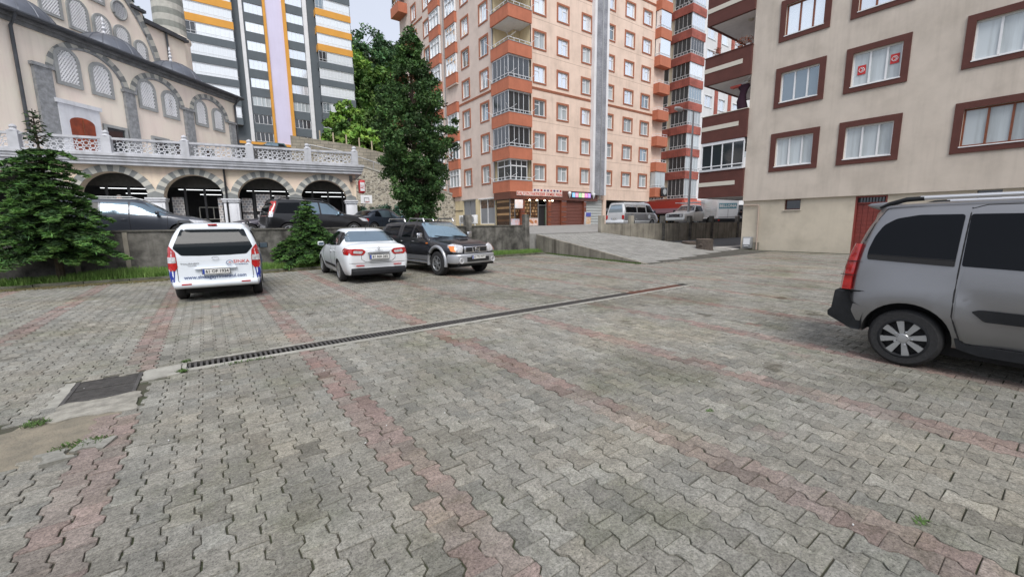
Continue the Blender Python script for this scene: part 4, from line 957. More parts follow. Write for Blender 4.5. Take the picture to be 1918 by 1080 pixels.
def arch_wall(mb, s0, s1, z0, z1, arches, m=0, depth=.5, n0=0):
    """wall between s0 and s1 with arched openings (c, r, spring z, rise factor); openings go down to z0"""
    xs = s0
    for c, r, zs, k in sorted(arches):
        mb.q(((xs, n0, z0), (xs, n0, z1), (c - r, n0, z1), (c - r, n0, z0)), m)
        pts = arch_pts(c, r, zs, 20, k)
        for (a, za), (b_, zb_) in zip(pts, pts[1:]):
            mb.q(((a, n0, za), (a, n0, z1), (b_, n0, z1), (b_, n0, zb_)), m); mb.q(((a, n0, za), (b_, n0, zb_), (b_, n0 - depth, zb_), (a, n0 - depth, za)), m)
        for s_ in (c - r, c + r): mb.q(((s_, n0, z0), (s_, n0, zs), (s_, n0 - depth, zs), (s_, n0 - depth, z0)), m)
        xs = c + r
    mb.q(((xs, n0, z0), (xs, n0, z1), (s1, n0, z1), (s1, n0, z0)), m)
def voussoirs(fac, c, r, zs, k, w, n, name, parent, off, th=.05, a0=0, a1=PI):
    b = fac.mb(); rows = []
    for i in range(n + 1):
        t = PI * i / n
        if t < a0 - .03 or t > a1 + .03: continue
        rows.append((i, [b.v((c - rr * math.cos(t), d, zs + k * rr * math.sin(t))) for rr, d in ((r, 0), (r, th), (r + w, th), (r + w, 0))]))
    for (i, A), (_, B) in zip(rows, rows[1:]):
        for j in range(3): b.f((A[j], A[j + 1], B[j + 1], B[j]), i % 2)
    b.build(name, [M_volc, M_pale], parent, off)
AC = [1.6, 4.6, 7.7, 10.85, 14.0, 17.15, 20.3]; AR = [1.22, 1.25, 1.27, 1.3, 1.3, 1.3, 1.3]; ZS = 3.1
b = F6.mb(); arch_wall(b, -.15, 23, .9, 4.75, [(c, r, ZS, .93) for c, r in zip(AC, AR)], 0, .55); b.q(((-.15, 0, .9), (-.15, 0, 4.75), (-.15, -9, 4.75), (-.15, -9, .9))); b.build('wall', M_sand2, rt, OFF)
for c, r in zip(AC, AR): voussoirs(F6, c, r, ZS, .93, .33, 21, 'arch_ring', rt, OFF)
# imposts and marble-clad piers
for i, c in enumerate([.16, 3.08, 6.15, 9.28, 12.43, 15.6, 18.7]):
    w = .34 if i else .3
    b = F6.mb(); b.prism([(c - w, 3.12), (c - w * .9, 3.3), (c, 3.42), (c + w * .9, 3.3), (c + w, 3.12)], .052, .07, 'y'); b.build('springer', M_volc, rt, OFF)
    b = F6.mb(); b.box((c - w, -.5, .9), (c + w, .1, 2.92)); b.box((c - w - .05, -.5, 2.92), (c + w + .05, .16, 3.02)); b.box((c - w - .08, -.5, 3.02), (c + w + .08, .2, 3.1)); b.box((c - w * .7, .1, 1.0), (c + w * .7, .12, 2.8)); bevel(b.build('pier', M_marb2, rt, OFF), .012)
# shop interior
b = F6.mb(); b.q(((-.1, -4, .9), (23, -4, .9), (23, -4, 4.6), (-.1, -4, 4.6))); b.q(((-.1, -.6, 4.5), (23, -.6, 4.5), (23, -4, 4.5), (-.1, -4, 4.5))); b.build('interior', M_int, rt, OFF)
b = F6.mb(); b.box((-.1, -1.2, 3.72), (23, -1.1, 4.5)); b.build('bulkhead', mat('dark_panel', (.07, .068, .062), .7, var=.2), rt, OFF)
M_tubel = mat('fluorescent_tube', (1, 1, 1), .5, emit=1.1, emc=(.95, .98, 1))
for c in AC[:6]:
    for j, (dy, z, x0, x1) in enumerate(((-1.5, 3.62, -1.2, .95), (-1.9, 3.4, -1.25, .1))):
        b = F6.mb(); b.box((c + x0, dy, z), (c + x1, dy + .03, z + .03)); b.build('tube_light', M_tubel, rt, OFF)
for c in AC[:6]:
    b = F6.mb()
    for dx in (-1.1, -.3, .55): b.box((c + dx, -1.15, .95), (c + dx + .1, -1.05, 3.72))
    b.box((c - 1.3, -1.15, 1.0), (c + 1.3, -1.06, 1.1)); b.box((c - 1.3, -1.15, 2.35), (c + 1.3, -1.06, 2.42)) if c < 6 else None
    b.build('frame', M_black, rt, OFF)
def paper_mat(nm, c1, c2_):
    m = brick_mat(nm, c1, c2_, (.75, .73, .7), 1, 1, .17, .14, .02, rough=.6, bump=0); m.node_tree.nodes['Mapping'].inputs['Rotation'].default_value = (PI / 2, 0, 0); return m
M_pp = paper_mat('poster_sheets', (.5, .42, .38), (.3, .33, .38)); M_pp2 = paper_mat('poster_sheets_blue', (.35, .45, .6), (.5, .5, .5))
for c, ws in ((4.6, [(-1.1, -.4, 2.5, 3.4), (-.2, .5, 2.5, 3.45), (-1.15, -.5, 1.2, 2.3), (-.2, .5, 1.2, 2.3), (.7, 1.2, 1.2, 3.2)]), (7.7, [(-1.25, -.8, 1.2, 3.2), (.7, 1.2, 1.2, 3.2)]), (1.6, [(.05, .5, 1.9, 3.1), (.7, 1.15, 1.2, 3.1)])):
    for i, (x0, x1, z0, z1) in enumerate(ws): b = F6.mb(); b.box((c + x0, -1.1, z0), (c + x1, -1.08, z1)); b.build('poster', M_pp2 if i == 3 else M_pp, rt, OFF)
b = F6.mb(); b.box((9.9, -2.2, 1.0), (10.35, -2.15, 3.0)); b.build('poster', mat('banner', (.2, .3, .35), .6, c2=(.6, .65, .7), vs=3), rt, OFF)
b = F6.mb()
for i in range(5): b.box((6.6 + i * .32, -1.9, 2.1), (6.64 + i * .32, -1.85, 2.7))
b.box((6.6, -1.9, 2.7), (7.9, -1.85, 2.74)); b.box((6.6, -1.9, 2.06), (7.9, -1.85, 2.1)); b.build('shelf_rack', M_pale, rt, OFF)
b = F6.mb(); b.tube([(6.32, .12, 1.0), (6.32, .12, 4.6)], .05); b.build('downpipe', M_black, rt, OFF)
# projecting terrace slab with mouldings
b = F6.mb(); b.box((-.5, -9, 4.6), (23.5, .35, 4.75)); b.box((-.55, -9, 4.75), (23.5, .42, 4.86)); b.box((-.58, -9, 4.86), (23.5, .46, 4.98)); b.box((-.62, -9, 4.98), (23.5, .52, 5.1)); b.build('slab', M_marb, rt, OFF)
PS = [-.15, 2.3, 5.05, 7.8, 10.75, 13.8, 16.9, 20]
for s_ in PS:
    b = F6.mb(); b.box((s_ - .17, .12, 5.1), (s_ + .17, .46, 5.86)); b.M = F6.at(s_, 0, .29)
    b.lathe([(.2, 5.86), (.12, 5.93), (.1, 5.97), (.13, 6.03), (.1, 6.1), (.02, 6.15)], 12); b.build('baluster_post', M_marb, rt, OFF)
for i, (a_, b_) in enumerate(zip(PS, PS[1:])):
    a2, b2 = a_ + .17, b_ - .17
    fr_ = F6.mb(); fr_.box((a2, .2, 5.72), (b2, .38, 5.82)); fr_.box((a2, .2, 5.1), (b2, .38, 5.17)); o = fr_.build('handrail', M_marb, rt, OFF)
    b = F6.mb(); r_ = .125; x = a2 + r_; j = 0
    while x < b2 - .02:
        for z in ((5.28, 5.52) if j % 2 == 0 else (5.40, 5.62, 5.2)):
            if x + r_ * .8 < b2: b.tube([(x + r_ * .78 * math.cos(q_ * PI / 3), .29, z + r_ * .78 * math.sin(q_ * PI / 3)) for q_ in range(6)], .021, 4, closed=True)
            for q_ in range(6): 
                ex, ez = x + r_ * 1.15 * math.cos(q_ * PI / 3 + PI / 6), z + r_ * 1.15 * math.sin(q_ * PI / 3 + PI / 6)
                if ex < b2 and 5.15 < ez < 5.74: b.tube([(x + r_ * .7 * math.cos(q_ * PI / 3 + PI / 6), .29, z + r_ * .7 * math.sin(q_ * PI / 3 + PI / 6)), (ex, .29, ez)], .018, 4)
        x += r_ * 1.75; j += 1
    b.build('lattice_panel', M_marb2, o)
M_redbox = mat('red_sign_box', (.55, .03, .035), .4)
b = F6.mb(); b.box((.05, .1, 4.15), (.2, .3, 4.5)); b.box((-.45, .15, 4.28), (.1, .2, 4.33)); br_ = b.build('bracket', M_black, rt, OFF)
b = F6.mb(); b.box((-.62, -.25, 3.52), (-.3, .5, 4.26)); sgn = bevel(b.build('hanging_sign', M_redbox, rt, OFF), .06)
b = F6.mb(); b.box((-.58, .5, 3.62), (-.34, .515, 4.12)); b.build('panel', M_pvc, sgn)
text_obj('lettering', 'A1', .3, M_redbox, F6.at(-.46, 3.87, .52) @ Matrix(((-1, 0, 0, 0), (0, 0, 1, 0), (0, 1, 0, 0), (0, 0, 0, 1))) @ Matrix.Rotation(PI / 2, 4, 'Z'), sgn, None, sx=.7)

# ================================================================ mosque
OFF = (1.8, 40, 5)
rt = thing('mosque', OFF, 'sandstone mosque with lattice windows, grey domes and a striped minaret', 'mosque')
DM = R(47); FM = Fac((1.8, 40.0), DM + PI)           # s = -(measured s)
FB = Fac((1.8 - 7 * math.sin(DM), 40 + 7 * math.cos(DM)), DM + PI)
M_ss = mat('mosque_sandstone', (.90, .82, .69), .93, c2=(.88, .75, .66), vs=.45, bump=.3, bs=25, streak=.12)
M_pil = mat('rubble_volcanic', (.34, .35, .36), .92, c2=(.21, .215, .22), vs=5, bump=.5, bs=20)
M_lead = mat('lead_sheet', (.13, .14, .165), .45, metal=.4, var=.1, vs=2)
M_gut = mat('dark_gutter', (.07, .075, .085), .5, metal=.3, var=.2, vs=2)
b = FM.mb(); b.box((-1.6, -.6, 5), (20, 0, 11.3)); b.build('wall', M_ss, rt, OFF)
b = FM.mb(); b.box((-1.6, -12, 5), (-1.3, -.6, 11.3)); b.build('wall', M_ss, rt, OFF)
# bays: pilaster, blind arch, pair of lattice windows
ARCH = [(8.9, 1.78), (4.95, 1.55), (.95, 1.45)]
for c, r in ARCH: voussoirs(FM, c, r, 9.63, .9, .3, 19, 'arch_ring', rt, OFF, .06)
for c, r in ARCH:
    b = FM.mb(); n_ = 22
    b.tube([(c - (r - .04) * math.cos(PI * i / n_), .03, 9.63 + .9 * (r - .04) * math.sin(PI * i / n_)) for i in range(n_ + 1)], .07, 5); b.build('arch_moulding', M_pil, rt, OFF)
for s0, s1, wd in ((10.85, 11.6, 1), (6.64, 7.25, 1), (2.58, 3.25, 1), (-1.25, -.75, 1), (15.5, 16.2, 1)):
    b = FM.mb(); b.box((s0, 0, 5), (s1, .18, 9.6)); b.box((s0 - .08, 0, 9.6), (s1 + .08, .24, 9.75)); b.build('pilaster', M_pil, rt, OFF)
def lattice_window(fac, c, w, z0, z1, parent, off, hole=False):
    """arched opening: grey surround, dark pane, white lattice of diagonal bars"""
    r = w / 2; zs = z1 - r
    P = [(c - r, z0)] + [(c - r * math.cos(PI * i / 12), zs + r * math.sin(PI * i / 12)) for i in range(13)] + [(c + r, z0)]
    ro = r + .16; Q = [(c - ro, z0 - .16)] + [(c - ro * math.cos(PI * i / 12), zs + ro * math.sin(PI * i / 12)) for i in range(13)] + [(c + ro, z0 - .16)]
    b = fac.mb(); n = len(P)
    for i in range(n):
        j = (i + 1) % n; (a, d), (e, f_), (g_, h), (k, l) = P[i], P[j], Q[j], Q[i]
        b.q(((a, .1, d), (e, .1, f_), (g_, .1, h), (k, .1, l))); b.q(((k, .1, l), (g_, .1, h), (g_, 0, h), (k, 0, l))); b.q(((a, .1, d), (a, .0, d), (e, .0, f_), (e, .1, f_)))
    o = b.build('window', M_surr, parent, off)
    b = fac.mb(); b.prism(P, .005, .02, 'y'); b.build('pane', mat('lattice_glass', (.1, .115, .125), .2, coat=.3), o)
    b = fac.mb(); p_ = .2
    def inside(x, z): return z0 < z and abs(x - c) < r and (z < zs or (x - c) ** 2 + (z - zs) ** 2 < r * r)
    for sg in (1, -1):
        k = -int((z1 - z0 + w) / p_) - 2
        while k * p_ < z1 - z0 + w + .5:
            pts = []; N_ = 40
            for i in range(N_ + 1):
                x = c - r + w * i / N_; z = z0 + k * p_ + sg * (x - c) * 1.5
                if inside(x, z): pts.append((x, .055, z))
            if len(pts) > 1: b.tube([pts[0], pts[-1]], .041, 4)
            k += 1
    x = c - r + p_ * .5
    while x < c + r:
        zt = zs + math.sqrt(max(0, r * r - (x - c) ** 2)); b.tube([(x, .05, z0), (x, .05, zt)], .02, 4); x += p_ * .9
    b.build('lattice', M_white, o)
    if hole: b = fac.mb(); frame_mb(b, c - .16, c + .2, z0 + .45, z0 + 1.1, .07, .03, .09); b.box((c - .09, .03, z0 + .52), (c + .13, .07, z0 + 1.03), 1); b.build('vent', [M_marb2, M_int], o)
for c, z0, z1, w, hl_ in ((10.0, 9.2, 10.82, .88, 0), (8.38, 9.15, 10.65, .85, 0), (5.75, 9.1, 10.62, .85, 0), (4.2, 8.95, 10.4, .85, 1), (1.8, 9.0, 10.5, .75, 0), (.3, 8.95, 10.3, .75, 0)):
    lattice_window(FM, c, w, z0, z1, rt, OFF, hl_)
# door with marble surround and square windows
b = FM.mb(); b.box((8.9, 0, 5), (10.85, .22, 8.05)); b.box((8.8, 0, 8.05), (10.95, .3, 8.25)); b.build('door_surround', M_marb2, rt, OFF)
b = FM.mb(); P = [(9.3, 5.1)] + [(9.85 - .6 * math.cos(PI * i / 10), 7.2 + .3 * math.sin(PI * i / 10)) for i in range(11)] + [(10.4, 5.1)]; b.prism(P, .225, .24, 'y'); dr = b.build('door', mat('red_wood_door', (.33, .06, .02), .5, c2=(.16, .03, .012), vs=2), rt, OFF)
b = FM.mb(); b.box((9.82, .24, 5.1), (9.86, .27, 7.4)); b.build('trim', M_wood, dr)
for s0, s1, zt in ((7.5, 8.5, 7.35), (4.8, 5.7, 7.25), (3.5, 4.4, 7.2), (1.2, 2.0, 7.2)):
    b = FM.mb(); frame_mb(b, s0 - .15, s1 + .15, 5.6, zt + .15, .15, 0, .12); o = b.build('window', M_surr, rt, OFF)
    b = FM.mb(); b.q(((s0, .02, 5.7), (s1, .02, 5.7), (s1, .02, zt), (s0, .02, zt))); b.build('pane', M_dark, o)
# eaves and gutter
b = FM.mb(); b.box((-1.7, -.6, 11.3), (20, .12, 11.5)); b.box((-1.8, -.6, 11.5), (20, .28, 11.62)); b.build('cornice', mat('moulded_cornice', (.16, .165, .17), .8, var=.25, vs=3), rt, OFF)
b = FM.mb(); b.box((-2.0, -.6, 11.62), (20, .5, 11.76)); b.tube([(-2.0, .5, 11.72), (20, .5, 11.72)], .1, 8); b.q(((-2.0, .55, 11.78), (20, .55, 11.78), (20, -7, 12.9), (-2.0, -7, 12.9))); b.build('roof', M_gut, rt, OFF)
for s_ in (-1.45, 12.2): b = FM.mb(); b.tube([(s_, .5, 11.65), (s_, .4, 11.4), (s_, .12, 11.1), (s_, .12, 5)], .075, 8); b.build('downpipe', M_gut, rt, OFF)
# small roof domes
for c in (9.9, 5.0, .4):
    MBx = FM.at(c, 12.0, -3.2); b = MB(MBx); R_ = 1.95
    b.lathe([(R_ + .05, -.5), (R_ + .05, 0)] + [(R_ * math.cos(a * PI / 24), .05 + 1.75 * math.sin(a * PI / 24)) for a in range(12)] + [(.02, 1.82)], 32); d_ = smooth_by_angle(b.build('dome', M_lead, rt, OFF), 50)
    b = MB(MBx); 
    for a in range(16): b.tube([(R_ * 1.005 * math.cos(e * PI / 20) * math.cos(a * PI / 8), R_ * 1.005 * math.cos(e * PI / 20) * math.sin(a * PI / 8), .05 + 1.765 * math.sin(e * PI / 20)) for e in range(10)], .02, 4)
    b.build('rib', M_lead, d_)
    b = MB(MBx); b.lathe([(.06, 1.7), (.1, 1.95), (.05, 2.05), (.13, 2.2), (.04, 2.32), (.1, 2.45), (.03, 2.55), (.07, 2.66), (.02, 2.9)], 12); b.build('finial', M_marb2, d_)
# high tympanum wall with its own windows, big arch and stepped shoulder
b = FB.mb(); b.box((-.6, -.8, 12), (14, 0, 25)); b.box((-1.5, -.8, 12), (-.6, 0, 18.3)); b.box((-5.1, -.8, 12), (-1.5, 0, 17.6)); b.build('wall', M_ss, rt, OFF)
for c, z0, z1, w in ((3.3, 15.1, 16.9, 1.0), (1.8, 14.9, 16.6, .95), (.42, 14.7, 16.45, .9), (-.95, 14.5, 15.95, .75), (2.0, 17.6, 19.1, .9), (4.9, 15.4, 17.2, 1.0), (3.6, 18.2, 19.9, 1.0), (5.4, 18.4, 20.2, 1)): lattice_window(FB, c, w, z0, z1, rt, OFF)
b = FB.mb(); b.M = FB.M; cx_, cz_, r_ = .38, 17.65, .42
b.tube([(cx_ + .52 * math.cos(a * PI / 12), .06, cz_ + .62 * math.sin(a * PI / 12)) for a in range(24)], .08, 6, closed=True); ow = b.build('window', M_surr, rt, OFF)
b = FB.mb(); b.prism([(cx_ + .5 * math.cos(a * PI / 12), cz_ + .6 * math.sin(a * PI / 12)) for a in range(24)], .005, .02, 'y'); b.build('pane', mat('lattice_glass', (.1, .115, .125)), ow)
b = FB.mb()
for i in range(-4, 5):
    h = .6 * math.sqrt(max(0, 1 - (i * .12 / .5) ** 2)); b.tube([(cx_ + i * .12, .05, cz_ - h), (cx_ + i * .12, .05, cz_ + h)], .025, 4)
    w_ = .5 * math.sqrt(max(0, 1 - (i * .14 / .6) ** 2)); b.tube([(cx_ - w_, .05, cz_ + i * .14), (cx_ + w_, .05, cz_ + i * .14)], .025, 4)
b.build('lattice', M_marb2, ow)
voussoirs(FB, 5.3, 7.6, 13.2, 1.05, .45, 61, 'arch_ring', rt, OFF, .08, 0, PI * .5)
b = FB.mb(); b.tube([(5.3 - 7.55 * math.cos(a * PI / 60), .06, 13.2 + 7.93 * math.sin(a * PI / 60)) for a in range(31)], .08, 6); b.build('arch_moulding', M_pil, rt, OFF)
b = FB.mb(); b.box((-1.62, -.9, 18.3), (-.45, .25, 18.5)); b.box((-5.3, -.9, 17.6), (-1.5, .3, 17.8)); b.box((-5.2, -.8, 17.8), (-1.52, .2, 17.95)); b.build('cornice', M_gut, rt, OFF)
b = FB.mb(); b.tube([(-3.3, .12, 17.6), (-3.3, .12, 12)], .08, 8); b.build('downpipe', M_gut, rt, OFF)
# minaret: striped shaft on an octagonal base
mc = (-.72, 49.9); M_str = [M_pale, mat('stripe_grey_green', (.27, .28, .25), .9, var=.1, vs=3)]
fin = MB(Matrix.Translation((mc[0], mc[1], 0))); fin.lathe([(1.3, 5), (1.3, 17.75), (1.42, 17.95), (1.42, 18.15), (1.2, 18.3)], 20); fin.build('minaret_base', M_ss, rt, OFF)
z = 18.3; k = 0; shaft = [MB(Matrix.Translation((mc[0], mc[1], 0))) for _ in range(2)]
while z < 38: shaft[k % 2].lathe([(1.15 - .004 * k, z), (1.15 - .004 * k, z + .5)], 20); z += .5; k += 1
for s_, m in zip(shaft, M_str): s_.build('minaret_shaft', m, rt, OFF)

# ================================================================ stone retaining walls and hill
def stone_mat():
    m = bpy.data.materials.new('rubble_stone'); m.use_nodes = True; t = m.node_tree; N = t.nodes.new; K = t.links.new; b = t.nodes['Principled BSDF']; b.inputs['Roughness'].default_value = .95
    co = N('ShaderNodeTexCoord'); v = N('ShaderNodeTexVoronoi'); v.inputs['Scale'].default_value = 2.9; v2 = N('ShaderNodeTexVoronoi'); v2.feature = 'DISTANCE_TO_EDGE'; v2.inputs['Scale'].default_value = 2.9
    mp = N('ShaderNodeMapping'); mp.inputs['Scale'].default_value = (1, 1, 1.5); K(co.outputs['Object'], mp.inputs[0]); K(mp.outputs[0], v.inputs['Vector']); K(mp.outputs[0], v2.inputs['Vector'])
    bw = N('ShaderNodeSeparateColor'); K(v.outputs['Color'], bw.inputs[0])
    r = N('ShaderNodeValToRGB'); r.color_ramp.elements[0].color = (.13, .12, .10, 1); r.color_ramp.elements[1].color = (.42, .38, .30, 1); K(bw.outputs[0], r.inputs[0])
    r2 = N('ShaderNodeMapRange'); r2.inputs['From Min'].default_value = .03; r2.inputs['From Max'].default_value = .10; K(v2.outputs['Distance'], r2.inputs[0])
    x = N('ShaderNodeMix'); x.data_type = 'RGBA'; x.inputs['A'].default_value = (.46, .43, .36, 1); K(r2.outputs[0], x.inputs['Factor']); K(r.outputs[0], x.inputs['B'])
    K(x.outputs['Result'], b.inputs['Base Color']); bp = N('ShaderNodeBump'); bp.inputs['Distance'].default_value = .1; bp.inputs['Strength'].default_value = .7; K(v2.outputs['Distance'], bp.inputs['Height']); K(bp.outputs[0], b.inputs['Normal']); return m
M_rub = stone_mat()
OFF = (16, 44, 1.3)
rt = thing('retaining_wall', OFF, 'tall rubble stone retaining wall behind the basketball hoop', 'wall')
FS = Fac((12.3, 46.5), R(-16) + PI)
b = FS.mb(); b.prism([(3.5, 1), (3.5, 8.9), (0, 8.3), (-4, 7.1), (-12, 4.8), (-20, 3.2), (-20, 1)], -.8, 0, 'y'); b.build('wall', M_rub, rt, OFF)
b = FS.mb(); b.prism([(3.5, 8.9), (3.5, 9.1), (0, 8.5), (-4, 7.3), (-12, 5.0), (-12, 4.8), (-4, 7.1), (0, 8.3)], -.9, .08, 'y'); b.build('coping', M_conc, rt, OFF)
b = FS.mb()
for f_ in (0.75,): b.tube([(3.5, -.3, 9.1 + f_), (0, -.3, 8.5 + f_), (-4, -.3, 7.3 + f_), (-12, -.3, 5.0 + f_)], .05)
for s_ in range(3, -12, -2): z = 8.5 + .17 * s_ if s_ > 0 else 8.5 + .3 * s_; b.tube([(s_, -.3, z), (s_, -.3, z + .75)], .04)
b.build('guard_rail', M_grey, rt, OFF)
rt = thing('retaining_wall', (16, 52, 1.3), 'upper pale stone retaining wall topped by wooden fence posts', 'wall')
FS2 = Fac((14.5, 52), R(-14) + PI)
b = FS2.mb(); b.prism([(6, 3), (6, 11.6), (0, 11.0), (-6, 9.8), (-14, 8.0), (-14, 3)], -.8, 0, 'y'); b.build('wall', brick_mat('block_wall', (.34, .31, .25), (.26, .24, .19), (.18, .17, .14), 1, 1, .8, .35, .03, vecscale=(1, 1, 1), rot=(PI / 2, 0, 0)), rt, (16, 52, 1.3))
for i in range(10):
    s_ = 3 - i * 1.4; b = FS2.mb(); z = 11 + .1 * s_ if s_ > 0 else 11 + .2 * s_; b.box((s_ - .07, -.5, z - .2), (s_ + .07, -.36, z + 1.1)); b.build('post', mat('pale_wood', (.42, .36, .26), .9), rt, (16, 52, 1.3))
# road ledge in front of the tower with cars
b = MB(); b.box((-40, 57, 1), (24, 78.3, 10.9)); tag(b.build('hillside_road', M_asph), kind='structure')
def hillz(x, y):
    d = (y - 50) ; h = 13.2 + max(0, (y - 56) * .62) + max(0, (14 - x) * .0)
    u = max(0, (40 - x)) * .34; h2 = 6 + u * (y - 40) / 60
    base = min(h, h2 + 6) if y > 52 else 3
    return base + 2.2 * math.sin(x * .11 + y * .07) + 1.5 * math.sin(y * .17 - x * .05)
M_hill = mat('hill_grass', (.085, .15, .035), .95, c2=(.13, .20, .05), vs=.25, bump=.6, bs=4)
b = MB(); nx, ny = 70, 56; idx = {}
def hx(i): return -120 + i * 4.4
def hy(j): return 54 + j * 4
def hz(x, y):
    # valley opens to the right, hill rises to the left and away
    t = (y - 54); s_ = max(0, 1 - max(0, x - 15) / 95)
    z = 10.3 + t * .50 * s_ - max(0, x - 18) * .12
    return max(1.2, z) + 1.2 * math.sin(x * .13 + y * .06) * min(1, t / 12)
for i in range(nx):
    for j in range(ny): idx[i, j] = b.v((hx(i), hy(j), hz(hx(i), hy(j)) if hx(i) > max(17.5, min(24, hy(j) * .3)) or (hy(j) > 96 and hx(i) > hy(j) * .1) else .9))
for i in range(nx - 1):
    for j in range(ny - 1): b.f((idx[i, j], idx[i + 1, j], idx[i + 1, j + 1], idx[i, j + 1]))
tag(b.build('hill', M_hill, smooth=True), kind='structure')

# ================================================================ trees
def leaf_mat(nm, c, c2_, vs=.5, rough=.7):
    m = mat(nm, c, rough, c2=c2_, vs=vs, attr='lc', spec=.3)
    return m
def leaf_mesh(name, centers, size, mats, parent=None, off=None, flat=.5, aspect=1.6, bright=None, seed=1, up=0.0):
    """many small leaf quads; lc = per-leaf colour"""
    r2 = np.random.RandomState(seed); C = np.asarray(centers, float); n_ = len(C)
    u = r2.normal(size=(n_, 3)); u[:, 2] *= flat; u /= np.linalg.norm(u, axis=1)[:, None]
    w = np.cross(u, r2.normal(size=(n_, 3))); w /= np.linalg.norm(w, axis=1)[:, None]
    s = size * r2.uniform(.6, 1.35, n_)[:, None]; U = u * s * aspect * .5; Wd = w * s * .5
    V = np.stack([C - U, C - Wd * .8 + U * .1, C + U, C + Wd * .8 + U * .1], 1).reshape(-1, 3)
    me = bpy.data.meshes.new(name); me.vertices.add(len(V)); me.vertices.foreach_set('co', V.astype(np.float32).ravel()); me.loops.add(n_ * 4); me.loops.foreach_set('vertex_index', np.arange(n_ * 4, dtype=np.int32))
    me.polygons.add(n_); me.polygons.foreach_set('loop_start', np.arange(0, n_ * 4, 4, dtype=np.int32)); me.polygons.foreach_set('loop_total', np.full(n_, 4, np.int32)); me.polygons.foreach_set('use_smooth', np.zeros(n_, bool)); me.update()
    v = r2.uniform(.6, 1.4, n_) if bright is None else bright * r2.uniform(.75, 1.3, n_)
    col_ = np.stack([v * r2.uniform(.85, 1.2, n_), v, v * r2.uniform(.7, 1.1, n_), np.ones(n_)], 1)
    at = me.attributes.new('lc', 'FLOAT_COLOR', 'FACE'); at.data.foreach_set('color', col_.astype(np.float32).ravel()); me.materials.append(mats)
    return link(name, me, parent, off)
M_trunk = mat('tree_bark', (.09, .07, .05), .95, var=.25, vs=8, bump=.6, bs=20)
M_spr = leaf_mat('spruce_needles', (.026, .062, .022), (.045, .105, .028), .8)
M_spr_tip = leaf_mat('spruce_tips', (.07, .16, .04), (.10, .21, .055), .8)
def spruce(x, y, h, rad, zlow, seed, label, leader=1.0, dens=1.0, z0=.08, sl=.05):
    r2 = random.Random(seed); rt = thing('spruce_tree', (x, y, z0), label, 'tree')
    b = MB(); b.tube([(0, 0, 0), (0, 0, h * .5), (0, 0, h)], [.085 * h / 4, .05 * h / 4, .008], 8); b.build('trunk', M_trunk, rt)
    b = MB(); pts = []; tips = []; z = zlow
    while z < h - .08:
        t = (h - z) / (h - zlow); L0 = rad * (t ** .8) * (1 - .45 * max(0, t - .75)) + .05; nb = max(4, int(9 * min(1, t + .3)))
        sparse = z > h - leader * .78
        if sparse: L0 = .10 + .34 * (h - z) / leader; nb = 5
        ph = r2.random() * 6
        for k in range(nb):
            a = ph + 2 * PI * k / nb + r2.uniform(-.25, .25); L_ = L0 * r2.uniform(.68, 1.2) * (1 + .12 * math.sin(a * 2 + z * 2.5)); el = .3 if not sparse else .65; ca, sa = math.cos(a), math.sin(a)
            def P(u): return Vector((ca * L_ * u, sa * L_ * u, z + el * L_ * u - (.42 if not sparse else .1) * L_ * u * u * (1.2)))
            b.tube([P(0), P(.5), P(1)], [.014, .009, .003], 4)
            nseg = max(3, int(L_ / .09))
            for s_ in range(nseg):
                u = (s_ + .7) / nseg
                if not sparse and u < .12: continue
                wd = (.34 * L_ * (1 - u) + .10) * (1 if not sparse else .25); c = P(u)
                m_ = int(((5 + 16 * wd) * 4.6 if not sparse else 1.2 + 3.5 * (h - z) / leader) * dens)
                for _ in range(m_):
                    o_ = r2.uniform(-1, 1); q_ = c + Vector((-sa, ca, 0)) * wd * o_ + Vector((ca, sa, 0)) * (-abs(o_) * wd * .5 + r2.uniform(-.05, .05)) + Vector((0, 0, -abs(o_) * wd * .22 + r2.uniform(-.04, .03)))
                    (tips if (abs(o_) > .72 or u > .88) and not sparse else pts).append(tuple(q_))
        z += (.2 if not sparse else .13) * (h / 4.5) ** .5
    b.build('branch', M_trunk, rt)
    def br_(P, lo, hi): return np.array([lo + (hi - lo) * min(1, (math.hypot(p[0], p[1]) / (rad * max(.12, ((h - p[2]) / (h - zlow))) ** .85 + .12)) ** 1.6) for p in P])  # needles darken toward the trunk, crown shade put into their colour
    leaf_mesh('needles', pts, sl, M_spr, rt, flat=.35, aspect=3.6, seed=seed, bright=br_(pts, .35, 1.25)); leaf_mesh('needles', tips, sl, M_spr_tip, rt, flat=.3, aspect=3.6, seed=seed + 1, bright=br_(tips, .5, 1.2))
    return rt
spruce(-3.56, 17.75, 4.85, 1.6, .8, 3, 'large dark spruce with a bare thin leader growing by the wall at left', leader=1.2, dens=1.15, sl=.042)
spruce(3.22, 17.85, 2.6, 1.22, .32, 5, 'small bright spruce growing by the wall between the van and the white sedan', leader=.12, dens=1.5, sl=.034)

